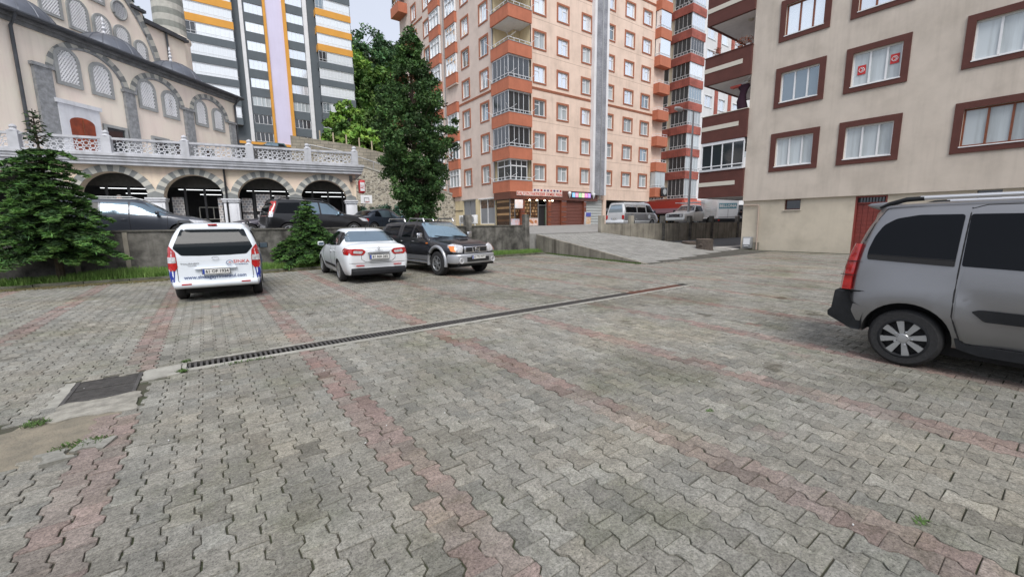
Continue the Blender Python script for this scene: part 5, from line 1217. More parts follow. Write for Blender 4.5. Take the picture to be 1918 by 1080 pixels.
def clump_tree(name, x, y, z0, h, prof, n_cl, per, cl_r, leaf, m, label, seed, trunk_h=1.5, tr=.15, cat='tree', group=None, off_ang=None, parts=True, shell=.55):
    """crown = many leaf clumps placed through a profile of (height fraction, radius)"""
    r2 = np.random.RandomState(seed); rt = thing(name, (x, y, z0), label, cat, group)
    H = [p[0] * h for p in prof]; Rr = [p[1] for p in prof]
    ca = []; v = []
    hs_ = r2.uniform(H[0], H[-1], n_cl * 3); rr = np.interp(hs_, H, Rr); keep = r2.rand(len(hs_)) < rr / max(Rr); hs_, rr = hs_[keep][:n_cl], rr[keep][:n_cl]
    th = r2.uniform(0, 2 * PI, len(hs_)); q_ = r2.uniform(shell, 1.03, len(hs_)) * rr * (1 + .18 * np.sin(3 * th + hs_ * 1.7) + .10 * np.sin(7 * th - hs_ * 2.9))
    cx_, cy_ = q_ * np.cos(th), q_ * np.sin(th); P = []; B = []
    for i in range(len(hs_)):
        k = int(per * r2.uniform(.6, 1.4)); d = r2.normal(size=(k, 3)); d /= np.linalg.norm(d, axis=1)[:, None]; d *= cl_r * r2.uniform(.35, 1.0, (k, 1)) * r2.uniform(.7, 1.3)
        d[:, 2] *= .75; P.append(d + [cx_[i], cy_[i], hs_[i]]); B.append(np.full(k, r2.uniform(.5, 1.6)))
    P = np.concatenate(P); B = np.concatenate(B)
    b = MB(); b.tube([(0, 0, -.3), (0, 0, trunk_h), (0, 0, H[-1] * .85)], [tr, tr * .8, tr * .15], 8)
    for i in range(0, min(len(hs_), 60)): zz = max(trunk_h * .6, hs_[i] - q_[i] * .8 - .3); b.tube([(0, 0, zz), (cx_[i] * .85, cy_[i] * .85, hs_[i])], [tr * .35, tr * .06], 4)
    b.build('trunk', M_trunk, rt); leaf_mesh('crown', P, leaf, m, rt, bright=B, seed=seed, flat=.8)
    return rt
M_laur = leaf_mat('dark_evergreen_leaves', (.036, .08, .028), (.062, .125, .038), .5)
M_red = leaf_mat('reddish_leaves', (.10, .055, .03), (.14, .065, .035), .5)
bt = clump_tree('evergreen_tree', 10.0, 22.95, 1.1, 11.2, [(.03, .7), (.1, 1.0), (.25, 1.45), (.42, 2.05), (.58, 1.95), (.70, 1.5), (.80, 1.0), (.90, .55), (.985, .06)], 640, 100, .33, .10, M_laur, 'tall dense dark evergreen tree standing behind the pickup', 11, 1.0, .22, shell=.45)
r2 = np.random.RandomState(4); P = []
for z, a, q_ in ((5.6, 3.9, 1.9), (8.0, -1.9, 1.0), (8.3, 3.6, .9), (5.0, .2, 2.0), (7.2, -.6, 1.6), (9.9, 4.2, .6), (4.2, -.9, 2.2), (6.8, -.2, 1.5)): P.append(r2.normal(0, .16, (38, 3)) + [math.cos(a) * q_, math.sin(a) * q_, z])
leaf_mesh('new_leaves', np.concatenate(P), .1, M_red, bt, seed=9)
# hedge bushes left of the tree
M_blue = leaf_mat('blue_green_leaves', (.035, .085, .06), (.06, .12, .085), .7)
for x, y, r_, h_, m, lab in ((11.2, 36.5, 1.5, 1.9, M_blue, 'blue green conifer bush right of the basketball hoop'), (12.9, 36.3, 1.4, 2.1, M_blue, 'blue green conifer bush close to the tall evergreen tree'), (9.6, 35.5, 1.0, 2.2, leaf_mat('hedge_leaves', (.05, .085, .03), (.09, .08, .04), 1.2), 'olive brown hedge bush at the end of the shop arcade'), (14.6, 36, 1.5, 2.4, M_blue, 'rounded blue green bush partly behind the tall evergreen tree')):
    clump_tree('bush', x, y, 1.2, h_, [(.1, r_ * .8), (.4, r_), (.8, r_ * .7), (1, .2)], 90, 60, .3, .12, m, lab, int(x * 7), .3, .06, 'bush')
# wood on the hill: tree crowns one can tell apart
M_h = [leaf_mat('hill_leaves_bright', (.11, .21, .04), (.17, .29, .06), .2), leaf_mat('hill_leaves_mid', (.075, .15, .04), (.11, .20, .055), .2), leaf_mat('hill_leaves_cool', (.055, .115, .055), (.085, .16, .075), .2)]
def px_dir(px): return 54.02 - math.degrees(math.atan((px - 959) / 782.31))
def hill_tree(px, top_y, dist, w, hh, mi, seed, lab):
    a = R(px_dir(px)); x, y = math.cos(a) * dist, math.sin(a) * dist
    depth = dist * math.cos(math.atan((px - 959) / 782.31)); top = 1.6 + (425 - top_y) / 782.31 * depth * .99
    clump_tree('hill_tree', x, y, top - hh, hh, [(.12, w * .35), (.35, w * .5), (.6, w * .48), (.85, w * .3), (1, w * .08)], int(70 + w * 7), 60, w * .085, .42 + dist * .001, M_h[mi], lab, seed, hh * .3, .3, 'tree', 'trees on the hill behind the towers')
for i, a in enumerate([
    (712, 84, 128, 17, 24, 2, 'tallest dark tree crown on the skyline left of the evergreen'), (738, 108, 132, 13, 18, 2, 'dark skyline tree tucked beside the evergreen tree'), (679, 96, 140, 11, 16, 2, 'hazy small tree on the skyline nearest the grey tower'),
    (662, 60, 120, 7, 22, 2, 'narrow dark treetop rising right at the grey tower edge'), (668, 100, 110, 14, 22, 0, 'bright green tree on the upper slope by the grey tower'), (688, 128, 104, 15, 20, 0, 'bright green tree in the middle of the slope'),
    (700, 160, 98, 12, 16, 1, 'mid green tree hanging over the grassy bank'), (664, 168, 88, 9, 14, 1, 'olive green tree low on the slope beside the grey tower'), (675, 205, 78, 8, 10, 0, 'light bushy tree above the stone retaining wall'),
    (660, 240, 70, 6, 8, 1, 'low bush tree at the foot of the grey tower'), (712, 235, 70, 8, 8, 0, 'bright bushy tree on the bank behind the evergreen'), (740, 150, 95, 14, 18, 1, 'mid green slope tree mostly behind the evergreen tree'),
    (735, 215, 66, 9, 9, 1, 'low green tree right above the upper stone wall'), (690, 250, 62, 6, 5, 0, 'small light bush just above the fence posts'), (755, 120, 130, 14, 20, 2, 'dark tree behind the upper part of the evergreen'), (650, 130, 118, 12, 20, 1, 'slope tree partly covered by the grey tower')]):
    hill_tree(*a[:6], 40 + i, a[6])
# sky gap greenery beside the minaret
clump_tree('hill_tree', -7.4, 86, 27, 9, [(.1, 3), (.5, 4), (1, 1)], 60, 60, .7, .4, M_h[2], 'dark treetop glimpsed beside the striped minaret', 77, 3, .3)

# ================================================================ street lamp, basketball hoop
rt = thing('street_lamp', (31.7, 19.3, 1.0), 'tall grey street lamp pole behind the low wall with one curved arm', 'lamp')
b = MB(); b.tube([(0, 0, 0), (0, 0, 1.2), (0, 0, 9.1)], [.13, .1, .06], 10); b.tube([(0, 0, 9.1), (-.3, 0, 9.15), (-1.6, 0, 9.05)], .04, 8); b.build('pole', M_grey, rt)
b = MB(); b.lathe([(.02, -.5), (.12, -.4), (.17, 0), (.14, .35), (.02, .5)], 12, (-2.0, 0, 9.0), 'x'); o = b.build('lamp_head', mat('lamp_head_grey', (.5, .5, .5), .5), rt); smooth_by_angle(o, 60)
rt = thing('basketball_hoop', (13.2, 42.5, 1.2), 'white basketball backboard with a rim in front of the stone wall', 'basketball hoop')
b = MB(); b.box((-.55, -.05, 2.6), (.55, .0, 3.4)); bd = b.build('backboard', M_pvc, rt)
b = MB(); frame_mb(b, -.25, .25, 2.75, 3.15, .05, -.075, -.052); b.build('marking', M_grey, bd)
b = MB(); b.tube([(.22 * math.cos(a * PI / 8), -.3 + .22 * math.sin(a * PI / 8), 2.72) for a in range(16)], .015, 5, closed=True); b.build('rim', mat('rim_red', (.5, .08, .03), .5), rt)
b = MB(); b.tube([(0, .9, 0), (0, .9, 2.3), (0, 0, 2.9)], .08, 8); b.build('post', M_pvc, rt)
rt = thing('pipe_frame', (12.1, 41.0, 1.2), 'white curved tube frame below the basketball backboard', 'frame')
b = MB(); b.tube([(-1.2, 0, 1.9), (.1, 0, 1.95), (.5, 0, 1.7), (.55, 0, 0)], .12, 8); b.tube([(-1.2, 0, 1.5), (0, 0, 1.5), (.4, 0, 1.3)], .05, 6); b.build('tube', M_pvc, rt)
# ================================================================ vehicles
def paint(nm, c, metal=0, var=.03): return mat(nm, c, .32 if not metal else .35, metal=metal, coat=.55, spec=.45, var=var, vs=2)
M_tyre = mat('tyre_rubber', (.022, .022, .023), .85, var=.2, vs=30, bump=.3, bs=60)
M_alloy = mat('alloy_rim', (.42, .43, .44), .35, metal=.75, var=.08)
M_cglass = mat('car_glass', (.004, .005, .007), .04, spec=.16, bump=.01, bs=1.5)
M_cglass2 = mat('car_glass_sky', (.17, .23, .28), .06, metal=.55, var=.1, vs=1.2)
M_plast = mat('bumper_plastic', (.014, .015, .017), .65, spec=.25, var=.15, vs=12, bump=.1, bs=120)
M_rlamp = mat('red_lamp_plastic', (.42, .012, .012), .12, coat=1, var=.25, vs=14)
M_clamp = mat('clear_lamp_plastic', (.62, .62, .64), .1, coat=1, metal=.3, var=.25, vs=16)
M_amb = mat('amber_lamp', (.7, .2, .03), .2, coat=1)
M_gap = mat('panel_gap', (.012, .012, .013), .8)
M_ink = mat('plate_ink', (.01, .01, .012), .6)
M_plate = mat('plate_white', (.68, .68, .66), .4); M_pblue = mat('plate_blue', (.02, .06, .35), .4)
def crom(P, sub):
    """Catmull-Rom through rows of points"""
    P = np.asarray(P, float); n = len(P); out = []
    for i in range(n - 1):
        p0, p1, p2, p3 = P[max(i - 1, 0)], P[i], P[i + 1], P[min(i + 2, n - 1)]
        for k in range(sub):
            t = k / sub; h = .5
            m1, m2 = (p2 - p0) * h, (p3 - p1) * h
            # limit overshoot where neighbours are much farther apart
            out.append((2 * t**3 - 3 * t**2 + 1) * p1 + (t**3 - 2 * t**2 + t) * m1 + (-2 * t**3 + 3 * t**2) * p2 + (t**3 - t**2) * m2)
    out.append(P[-1]); return np.array(out)
def ring(x, zb, wb, ws, zt, wt, zr, wr, lb=0, lt=0, lr=0, zs=None):
    zs = zs if zs is not None else (zb + zt) / 2 + .05
    return [(x + lb, 0, zb), (x + lb, wb * .8, zb), (x + lb, wb, zb + .03), (x + (lb + lt) / 2, ws, zs), (x + lt, wt, zt), (x + lt + (lr - lt) * .55, wt + (wr - wt) * .55 + .012, zt + (zr - zt) * .55), (x + lr, wr, zr - .07 * (zr - zt > .2) - .02), (x + lr, wr * .86, zr - .012), (x + lr, wr * .45, zr + .006), (x + lr, 0, zr + .01)]
DBG = False
def loft(name, stations, m, parent, arches=(), arch_r=.36, arch_d=.3, width=.9, sub=4, arch_z=.31, flare=(.012, .16)):
    K = np.array([ring(**s) if isinstance(s, dict) else s for s in stations])            # (ns, 10, 3)
    A = crom(K.reshape(len(K), -1), sub).reshape(-1, K.shape[1], 3)
    A = np.stack([crom(a, 3) for a in A]); ns, nr = A.shape[:2]
    b = MB(); L_ = [[b.v(A[i, j]) for j in range(nr)] for i in range(ns)]; Rr = [[L_[i][j] if j in (0, nr - 1) else b.v((A[i, j][0], -A[i, j][1], A[i, j][2])) for j in range(nr)] for i in range(ns)]
    for i in range(ns - 1):
        for j in range(nr - 1): b.f((L_[i][j], L_[i][j + 1], L_[i + 1][j + 1], L_[i + 1][j])); b.f((Rr[i][j], Rr[i + 1][j], Rr[i + 1][j + 1], Rr[i][j + 1]))
    for e in (0, ns - 1):
        prev = L_[e]
        for q_ in (.5, 0, -.5, -1):
            cur = Rr[e] if q_ == -1 else [L_[e][j] if j in (0, nr - 1) else b.v((A[e, j][0], A[e, j][1] * q_, A[e, j][2])) for j in range(nr)]
            for j in range(nr - 1):
                f = [prev[j], prev[j + 1], cur[j + 1], cur[j]]; f = [v for k, v in enumerate(f) if v not in f[:k]]
                if len(f) > 2: b.f(f if e == 0 else f[::-1])
            prev = cur
    o = b.build(name, [m, M_gap])
    bm = bmesh.new(); bm.from_mesh(o.data); bmesh.ops.remove_doubles(bm, verts=bm.verts, dist=1e-5); bmesh.ops.dissolve_degenerate(bm, dist=1e-6, edges=bm.edges); bmesh.ops.recalc_face_normals(bm, faces=bm.faces)
    if bm.calc_volume(signed=True) < 0: bmesh.ops.reverse_faces(bm, faces=bm.faces)
    if DBG: print('BODY', name, 'vol', bm.calc_volume(signed=True), 'nonman', sum(not e.is_manifold for e in bm.edges))
    bm.to_mesh(o.data); bm.free()
    for ax in arches:       # gently flared metal round each wheel opening
        for v in o.data.vertices:
            d = math.hypot(v.co.x - ax, v.co.z - arch_z)
            if abs(v.co.y) > width * .8 and d < arch_r + flare[1] and v.co.z > .2:
                k = 1 - max(0, d - arch_r - .06) / (flare[1] - .06); v.co.y += math.copysign(flare[0] * max(0, min(1, k)) ** .6, v.co.y)
    for ax in arches:
        for s in (1, -1):
            c = MB(); c.lathe([(arch_r, 0), (arch_r, arch_d + .3)], 36, (ax, s * (width - arch_d) if s > 0 else -(width + .3), arch_z), 'y')
            co_ = c.build('cut', [M_gap]); bm = bmesh.new(); bm.from_mesh(co_.data); bmesh.ops.recalc_face_normals(bm, faces=bm.faces); bmesh.ops.reverse_faces(bm, faces=bm.faces) if bm.calc_volume(signed=True) < 0 else None; bm.to_mesh(co_.data); bm.free()
            md = o.modifiers.new('b', 'BOOLEAN'); md.object = co_; md.operation = 'DIFFERENCE'; md.solver = 'FAST'
            bpy.context.view_layer.update(); ev = o.evaluated_get(bpy.context.evaluated_depsgraph_get()); me = bpy.data.meshes.new_from_object(ev); o.modifiers.clear(); o.data = me; bpy.data.objects.remove(co_)
    me = o.data; o.parent = parent; bm = bmesh.new(); bm.from_mesh(me); bmesh.ops.remove_doubles(bm, verts=bm.verts, dist=2e-4)
    for f in bm.faces: f.smooth = True
    for e in bm.edges: e.smooth = len(e.link_faces) == 2 and e.calc_face_angle(0) < R(38)
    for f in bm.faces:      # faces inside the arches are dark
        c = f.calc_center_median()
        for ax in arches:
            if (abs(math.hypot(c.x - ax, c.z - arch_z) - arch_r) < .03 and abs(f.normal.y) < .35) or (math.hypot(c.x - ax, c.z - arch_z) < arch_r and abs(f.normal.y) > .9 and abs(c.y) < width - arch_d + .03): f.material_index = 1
    bm.to_mesh(me); bm.free(); o['_b'] = 0; del o['_b']
    bmv = BVHTree.FromPolygons([v.co for v in me.vertices], [p.vertices[:] for p in me.polygons]); return o, bmv
def rnd(poly, r=.04, n=4):
    out = []; N_ = len(poly)
    for i in range(N_):
        p0, p, p1 = Vector(poly[i - 1]), Vector(poly[i]), Vector(poly[(i + 1) % N_]); a, c = (p0 - p), (p1 - p); q_ = min(r, a.length * .45, c.length * .45); A, C = p + a.normalized() * q_, p + c.normalized() * q_
        for k in range(n + 1): t = k / n; out.append(tuple((1 - t) ** 2 * A + 2 * t * (1 - t) * p + t * t * C))
    return out
class Car:
    ext = (-2.1, 2.1)
    def __init__(s, name, label, cat, loc, rz, group=None, sc_=1): s.rt = thing(name, loc, label, cat, group, rz, sc_)
    def body(s, stations, m, arches, **k): s.b, s.t = loft('body', stations, m, s.rt, arches, **k); s.m = m; xs = [v.co.x for v in s.b.data.vertices]; s.ext = (min(xs), max(xs)); return s.b
    def patch(s, name, view, poly, m, off=.006, parent=None, r=.03, step=.07, mirror=False, label=None, depth=0):
        """lay a panel cut to `poly` on the body; view: l/r side (x,z), b rear / f front (y,z), t top (x,y)"""
        P = rnd(poly, r) if r else poly; bm = bmesh.new(); vs_ = [bm.verts.new((p[0], p[1], 0)) for p in P]; bm.faces.new(vs_)
        for ax in (0, 1):
            lo, hi = min(p[ax] for p in P), max(p[ax] for p in P); k = math.ceil(lo / step) * step
            while k < hi:
                no = (1, 0, 0) if ax == 0 else (0, 1, 0); bmesh.ops.bisect_plane(bm, geom=bm.verts[:] + bm.edges[:] + bm.faces[:], plane_co=(k if ax == 0 else 0, k if ax == 1 else 0, 0), plane_no=no); k += step
        D = {'l': (0, -1, 0), 'r': (0, 1, 0), 'b': (1, 0, 0), 'f': (-1, 0, 0), 't': (0, 0, -1)}[view]; D = Vector(D)
        for v in bm.verts:
            a, c = v.co.x, v.co.y; p = {'l': (a, 3, c), 'r': (a, -3, c), 'b': (-6, a, c), 'f': (6, a, c), 't': (a, c, 4)}[view]
            h = s.t.ray_cast(Vector(p), D)
            kk = 0
            h0 = s.t.ray_cast(Vector({'b': (-6, 0, c), 'f': (6, 0, c)}[view]), D) if view in 'bf' else h; X_ = h0[0].x if h0[0] else 0
            while view in 'bf' and kk < 20 and (h[0] is None or abs(h[0].x - X_) > .3):
                kk += 1; a *= .97; h = s.t.ray_cast(Vector({'b': (-6, a, c), 'f': (6, a, c)}[view]), D)
            if h[0] is None:
                q_ = s.t.find_nearest(Vector(p) + D * 3 if view in 'lr' else Vector(p) + D * (6 if view in 'bf' else 3)); h = q_
                v.co = h[0] + (-D) * off
            else:
                nrm = h[1] if h[1].dot(D) < 0 else -h[1]; v.co = h[0] + nrm * off
        for f in bm.faces: f.smooth = True
        if depth:
            r_ = bmesh.ops.extrude_face_region(bm, geom=bm.faces[:]); 
            for v in [e for e in r_['geom'] if isinstance(e, bmesh.types.BMVert)]: v.co += -D * depth
        me = bpy.data.meshes.new(name); bm.to_mesh(me); bm.free(); me.materials.append(m); o = link(name, me, parent or s.rt)
        if label: o['label'] = label
        if mirror: s.patch(name, {'l': 'r', 'r': 'l'}.get(view, view), poly if view in 'lr' else [(-p[0], p[1]) for p in poly] if view in 'bf' else [(p[0], -p[1]) for p in poly], m, off, parent, r, step, False, label, depth)
        return o
    def line(s, view, pts, w=.009, off=.003, parent=None, m=None, name='panel_gap', mirror=False):
        b = MB(); D = Vector({'l': (0, -1, 0), 'r': (0, 1, 0), 'b': (1, 0, 0), 'f': (-1, 0, 0), 't': (0, 0, -1)}[view]); Q = []
        for (a, c), (d, e) in zip(pts, pts[1:]):
            n_ = max(1, int(math.hypot(d - a, e - c) / .06))
            for k in range(n_): Q.append((a + (d - a) * k / n_, c + (e - c) * k / n_))
        Q.append(pts[-1]); out = []
        for a, c in Q:
            p = Vector({'l': (a, 3, c), 'r': (a, -3, c), 'b': (-6, a, c), 'f': (6, a, c), 't': (a, c, 4)}[view]); h = s.t.ray_cast(p, D)
            if h[0] is None: continue
            out.append(h[0] - D * (off - w * .6))
        if len(out) > 1: b.tube(out, w * .75, 6); o = b.build(name, m or M_gap, parent or s.rt)
        if mirror: s.line({'l': 'r', 'r': 'l'}.get(view, view), pts, w, off, parent, m, name)
    def wheel(s, x, y, r=.31, w=.2, rim=.21, spokes=7, kind='alloy', z=None):
        sg = 1 if y > 0 else -1; z = z or r; b = MB(); b.lathe([(rim - .02, -w / 2), (rim, -w / 2), (r - .035, -w / 2), (r - .008, -w / 2 + .025), (r, -w / 2 + .05), (r, w / 2 - .05), (r - .008, w / 2 - .025), (r - .035, w / 2), (rim, w / 2), (rim - .02, w / 2 - .01)], 40, (x, y, z), 'y', caps=False)
        o = smooth_by_angle(b.build('wheel', M_tyre, s.rt), 30)
        yo = y + sg * (w / 2 - .01); b = MB(); b.lathe([(rim + .004, sg * .012), (rim - .012, sg * .016), (rim - .025, sg * .0), (rim - .03, -sg * .06), (.02, -sg * .07)], 36, (x, yo, z), 'y', caps=False)
        smooth_by_angle(b.build('rim', M_alloy if kind == 'alloy' else M_plast, o), 30)
        b = MB(); b.lathe([(.001, sg * .03 - sg * .06), (rim - .03, -sg * .055)], 24, (x, yo, z), 'y', caps=False); b.build('brake', M_gap, o)
        b = MB()
        for k in range(spokes):
            a = 2 * PI * k / spokes + .2; ca, sa = math.cos(a), math.sin(a)
            def pt(rr, ww, d): return (x + ca * rr - sa * ww, yo + sg * d, z + sa * rr + ca * ww)
            wi, wo = (.026, .022 + .1 / spokes) if kind != 'cap' else (.018, .033)
            A = [b.v(pt(.04, -wi, .004)), b.v(pt(.04, wi, .004)), b.v(pt(rim - .016, wo, .006)), b.v(pt(rim - .016, -wo, .006))]; B = [b.v(pt(.04, -wi, -.03)), b.v(pt(.04, wi, -.03)), b.v(pt(rim - .016, wo, -.02)), b.v(pt(rim - .016, -wo, -.02))]
            b.f(A); b.f(B[::-1])
            for i in range(4): b.f((A[i], B[i], B[(i + 1) % 4], A[(i + 1) % 4]))
        b.lathe([(.001, sg * .012), (.045, sg * .01), (.055, 0), (.055, -sg * .03)], 18, (x, yo, z), 'y', caps=False)
        for k in range(5): a = 2 * PI * k / 5; b.lathe([(.012, 0), (.012, sg * .012), (.001, sg * .014)], 8, (x + .075 * math.cos(a), yo, z + .075 * math.sin(a)), 'y')
        b.build('spokes', M_alloy, o); return o
    def text(s, view, txt, size, p0, m, off=.012, sx=1, bold=0, parent=None):
        o = text_obj('lettering', txt, size, m, Matrix(), parent or s.rt, None, ext=.002, sx=sx, bold=bold); D = Vector({'b': (1, 0, 0), 'f': (-1, 0, 0)}[view]); sg = -1 if view == 'b' else 1
        for v in o.data.vertices:
            h = s.t.ray_cast(Vector((-6 if view == 'b' else 6, p0[0] + sg * v.co.x, p0[1] + v.co.y)), D); v.co = (h[0] if h[0] else Vector((0, 0, 0))) - D * (off + v.co.z)
        return o
    def plate(s, x, z, txt, face=-1, tilt=0, y=0, w=.52, h=.11):
        M = Matrix.Translation((x, y, z)) @ Matrix.Rotation(tilt, 4, 'Y') @ (Matrix(((0, 0, -1, 0), (-1, 0, 0, 0), (0, 1, 0, 0), (0, 0, 0, 1))) if face < 0 else Matrix(((0, 0, 1, 0), (1, 0, 0, 0), (0, 1, 0, 0), (0, 0, 0, 1))))
        b = MB(M); b.box((-w / 2, -h / 2, -.004), (w / 2, h / 2, .004)); p = b.build('number_plate', M_plate, s.rt)
        b = MB(M); b.box((-w / 2 + .004, -h / 2 + .004, .005), (-w / 2 + .045, h / 2 - .004, .007)); b.build('band', M_pblue, p)
        b = MB(M); frame_ = [(-w / 2 - .008, -h / 2 - .008), (w / 2 + .008, -h / 2 - .008), (w / 2 + .008, h / 2 + .008), (-w / 2 - .008, h / 2 + .008)]; b.box((-w / 2 - .01, -h / 2 - .01, -.012), (w / 2 + .01, h / 2 + .01, -.005)); b.build('frame', M_gap, p)
        text_obj('lettering', txt, .098, M_ink, M @ Matrix.Translation((.02, 0, .0065)), p, None, ext=.001, sx=.92, bold=.002)
    def mirror(s, x, y, z, m=None, w=.2, h=.14):
        for sg in (1, -1):
            b = MB(); b.box((x - .05, min(sg * y, sg * (y + w)), z), (x + .05, max(sg * y, sg * (y + w)), z + h)); o = bevel(b.build('mirror', m or s.m, s.rt), .035, 3)
            b = MB(); b.box((x - .056, min(sg * (y + .02), sg * (y + w - .02)), z + .02), (x - .052, max(sg * (y + .02), sg * (y + w - .02)), z + h - .02)); b.build('mirror_glass', M_cglass2, o)
            b = MB(); b.box((x - .02, min(sg * (y - .08), sg * (y + .02)), z + .01), (x + .03, max(sg * (y - .08), sg * (y + .02)), z + .05)); b.build('mirror_arm', M_black, o)
    def handle(s, x, z, side, parent=None, m=None):
        D = Vector((0, -side, 0)); h = s.t.ray_cast(Vector((x, side * 3, z)), D)
        if h[0] is None: return
        b = MB(); y = h[0].y; b.box((x - .08, min(y, y + side * .03), z - .014), (x + .08, max(y, y + side * .03), z + .014)); bevel(b.build('door_handle', m or s.m, parent or s.rt), .01, 2)
    def under(s, x0, x1, w=.7, z0=.22, z1=.36):
        b = MB(); b.box((x0 + .2, -w + .06, z0 - .05), (x1 - .2, w - .06, z1)); b.build('underbody_shade', M_gap, s.rt)  # underbody block hung low and near black to deepen the shade beneath

# ---- white and blue van, seen from behind
W_ = paint('white_paint', (.74, .79, .84)); B_ = paint('blue_wrap', (.02, .04, .30))
c = Car('van', 'white van with blue flanks and estate agency lettering seen from behind', 'van', (.32, 13.28, 0), R(84.3), 'vehicles parked in the paved lot', .96)
st = [dict(x=-2.10, zb=.36, wb=.74, ws=.80, zt=1.18, wt=.78, zr=1.66, wr=.58, lb=.04, lt=.06, lr=.24, zs=.62),
      dict(x=-2.04, zb=.33, wb=.80, ws=.865, zt=1.18, wt=.835, zr=1.72, wr=.63, lb=.0, lt=.06, lr=.26, zs=.62),
      dict(x=-1.9, zb=.30, wb=.82, ws=.88, zt=1.17, wt=.86, zr=1.755, wr=.66, lt=.04, lr=.24, zs=.65),
      dict(x=-1.2, zb=.26, wb=.82, ws=.885, zt=1.15, wt=.865, zr=1.78, wr=.68), dict(x=-.2, zb=.24, wb=.82, ws=.885, zt=1.10, wt=.865, zr=1.78, wr=.67),
      dict(x=.55, zb=.24, wb=.82, ws=.88, zt=1.06, wt=.855, zr=1.69, wr=.62), dict(x=1.0, zb=.24, wb=.82, ws=.88, zt=1.03, wt=.84, zr=1.34, wr=.66), dict(x=1.3, zb=.24, wb=.82, ws=.87, zt=.98, wt=.80, zr=1.08, wr=.62),
      dict(x=1.75, zb=.25, wb=.78, ws=.84, zt=.86, wt=.74, zr=.98, wr=.55), dict(x=2.0, zb=.28, wb=.66, ws=.74, zt=.72, wt=.66, zr=.82, wr=.5), dict(x=2.08, zb=.32, wb=.55, ws=.62, zt=.66, wt=.55, zr=.72, wr=.4)]
c.body(st, W_, (-1.32, 1.2), arch_r=.35, width=.88)
rear = c.patch('rear_window', 'b', [(-.60, 1.63), (.60, 1.63), (.755, 1.22), (.62, 1.06), (.30, 1.04), (-.30, 1.04), (-.62, 1.06), (-.755, 1.22)], mat('rear_glass', (.012, .016, .019), .06, spec=.2, bump=.01, bs=1.2), .008, r=.03)
c.patch('tailgate', 'b', [(-.60, 1.045), (.60, 1.045), (.70, 1.0), (.70, .50), (.62, .44), (-.62, .44), (-.70, .50), (-.70, 1.0)], W_, .006, r=.05)
c.line('b', [(-.76, 1.2), (-.715, 1.02), (-.715, .49), (-.62, .425), (.62, .425), (.715, .49), (.715, 1.02), (.76, 1.2)], .008, .006)
c.line('b', [(-.66, .93), (.66, .93)], .004, .007, m=M_grey, name='crease')
b = MB(); b.box((-2.12, -.40, .735), (-2.06, .40, .775)); bevel(b.build('handle_bar', W_, c.rt), .01)
for sg in (1, -1):
    P = [(sg * .82, 1.28), (sg * .72, 1.14), (sg * .70, .80), (sg * .76, .72), (sg * .86, .76), (sg * .87, 1.12)]
    tl = c.patch('tail_light', 'b', P, M_rlamp, .012, r=.02, depth=.0); c.patch('indicator', 'b', [(sg * .725, 1.03), (sg * .86, 1.03), (sg * .86, .90), (sg * .72, .90)], M_clamp, .017, tl, r=.01)
    P = [(-2.05, 1.26), (-1.93, 1.10), (-1.93, .74), (-2.06, .72)]; c.patch('tail_light', 'l' if sg > 0 else 'r', P, M_rlamp, .008, r=.02)
    c.patch('blue_panel', 'l' if sg > 0 else 'r', [(-2.0, .72), (-1.9, 1.02), (-.9, .98), (.9, .82), (1.6, .62), (1.6, .32), (-2.0, .32)], B_, .004, r=.0, step=.1); c.patch('blue_panel', 'b', [(sg * .755, .74), (sg * .95, .74), (sg * .95, .34), (sg * .80, .34)], B_, .005, r=.0)
    sw = c.patch('side_window', 'l' if sg > 0 else 'r', [(-1.85, 1.20), (-1.72, 1.58), (-.3, 1.64), (.5, 1.58), (1.02, 1.12), (.2, 1.12)], M_cglass, .006, r=.04)
c.patch('windscreen', 'f', [(-.62, 1.62), (.62, 1.62), (.78, 1.1), (-.78, 1.1)], M_cglass2, .006)
b = MB(); b.prism([(-2.16, .34), (-2.19, .38), (-2.19, .44), (-2.13, .475), (-1.95, .475), (-1.95, .34)], -.80, .80, 'y'); bp = bevel(b.build('bumper', W_, c.rt), .02, 2)
for sg in (.56, -.56): b = MB(); b.box((-2.197, sg - .09, .41), (-2.18, sg + .09, .44)); b.build('reflector', M_rlamp, bp)
b = MB(); b.box((-1.86, -.09, 1.715), (-1.80, .09, 1.755)); bevel(b.build('brake_light', M_rlamp, c.rt), .01)
for sg in (.66, -.66): b = MB(); b.tube([(-1.65, sg, 1.76), (-1.5, sg, 1.82), (.1, sg, 1.83), (.35, sg, 1.76)], .022, 6); b.build('roof_rail', M_black, c.rt)
for x in (-1.32, 1.2):
    for sg in (1, -1): c.wheel(x, sg * .76, .315, .21, .2)
c.mirror(.72, .86, 1.06, M_black, .22, .17); c.plate(-2.15, .685, '61 OF 1934', -1, 0)
MR = Matrix(((0, 0, -1, 0), (-1, 0, 0, 0), (0, 1, 0, 0), (0, 0, 0, 1)))
M_lb = mat('lettering_blue', (.08, .12, .25), .5); M_lr = mat('lettering_red', (.6, .05, .04), .5)
c.text('b', 'www.sinkagayrimenkul.com', .115, (.02, .56), M_lb, .014, .92, .0015)
c.text('b', 'SINKA', .105, (-.50, .88), M_lr, .014, 1.1); c.text('b', 'GAYRIMENKUL', .036, (-.50, .815), M_lb, .014, 1.1)
b = MB(Matrix.Translation((-2.095, -.27, .865)) @ MR); b.tube([(.065 * math.cos(a * PI / 8), .05 * math.sin(a * PI / 8), 0) for a in range(14)], .007, 5); b.build('emblem', M_lb, c.rt)
b = MB(Matrix.Translation((-2.098, -.27, .865)) @ MR); b.prism([(-.03, -.01), (0, .025), (.035, -.005), (.0, .005)], -.004, .004, 'z'); b.build('emblem', M_lr, c.rt)
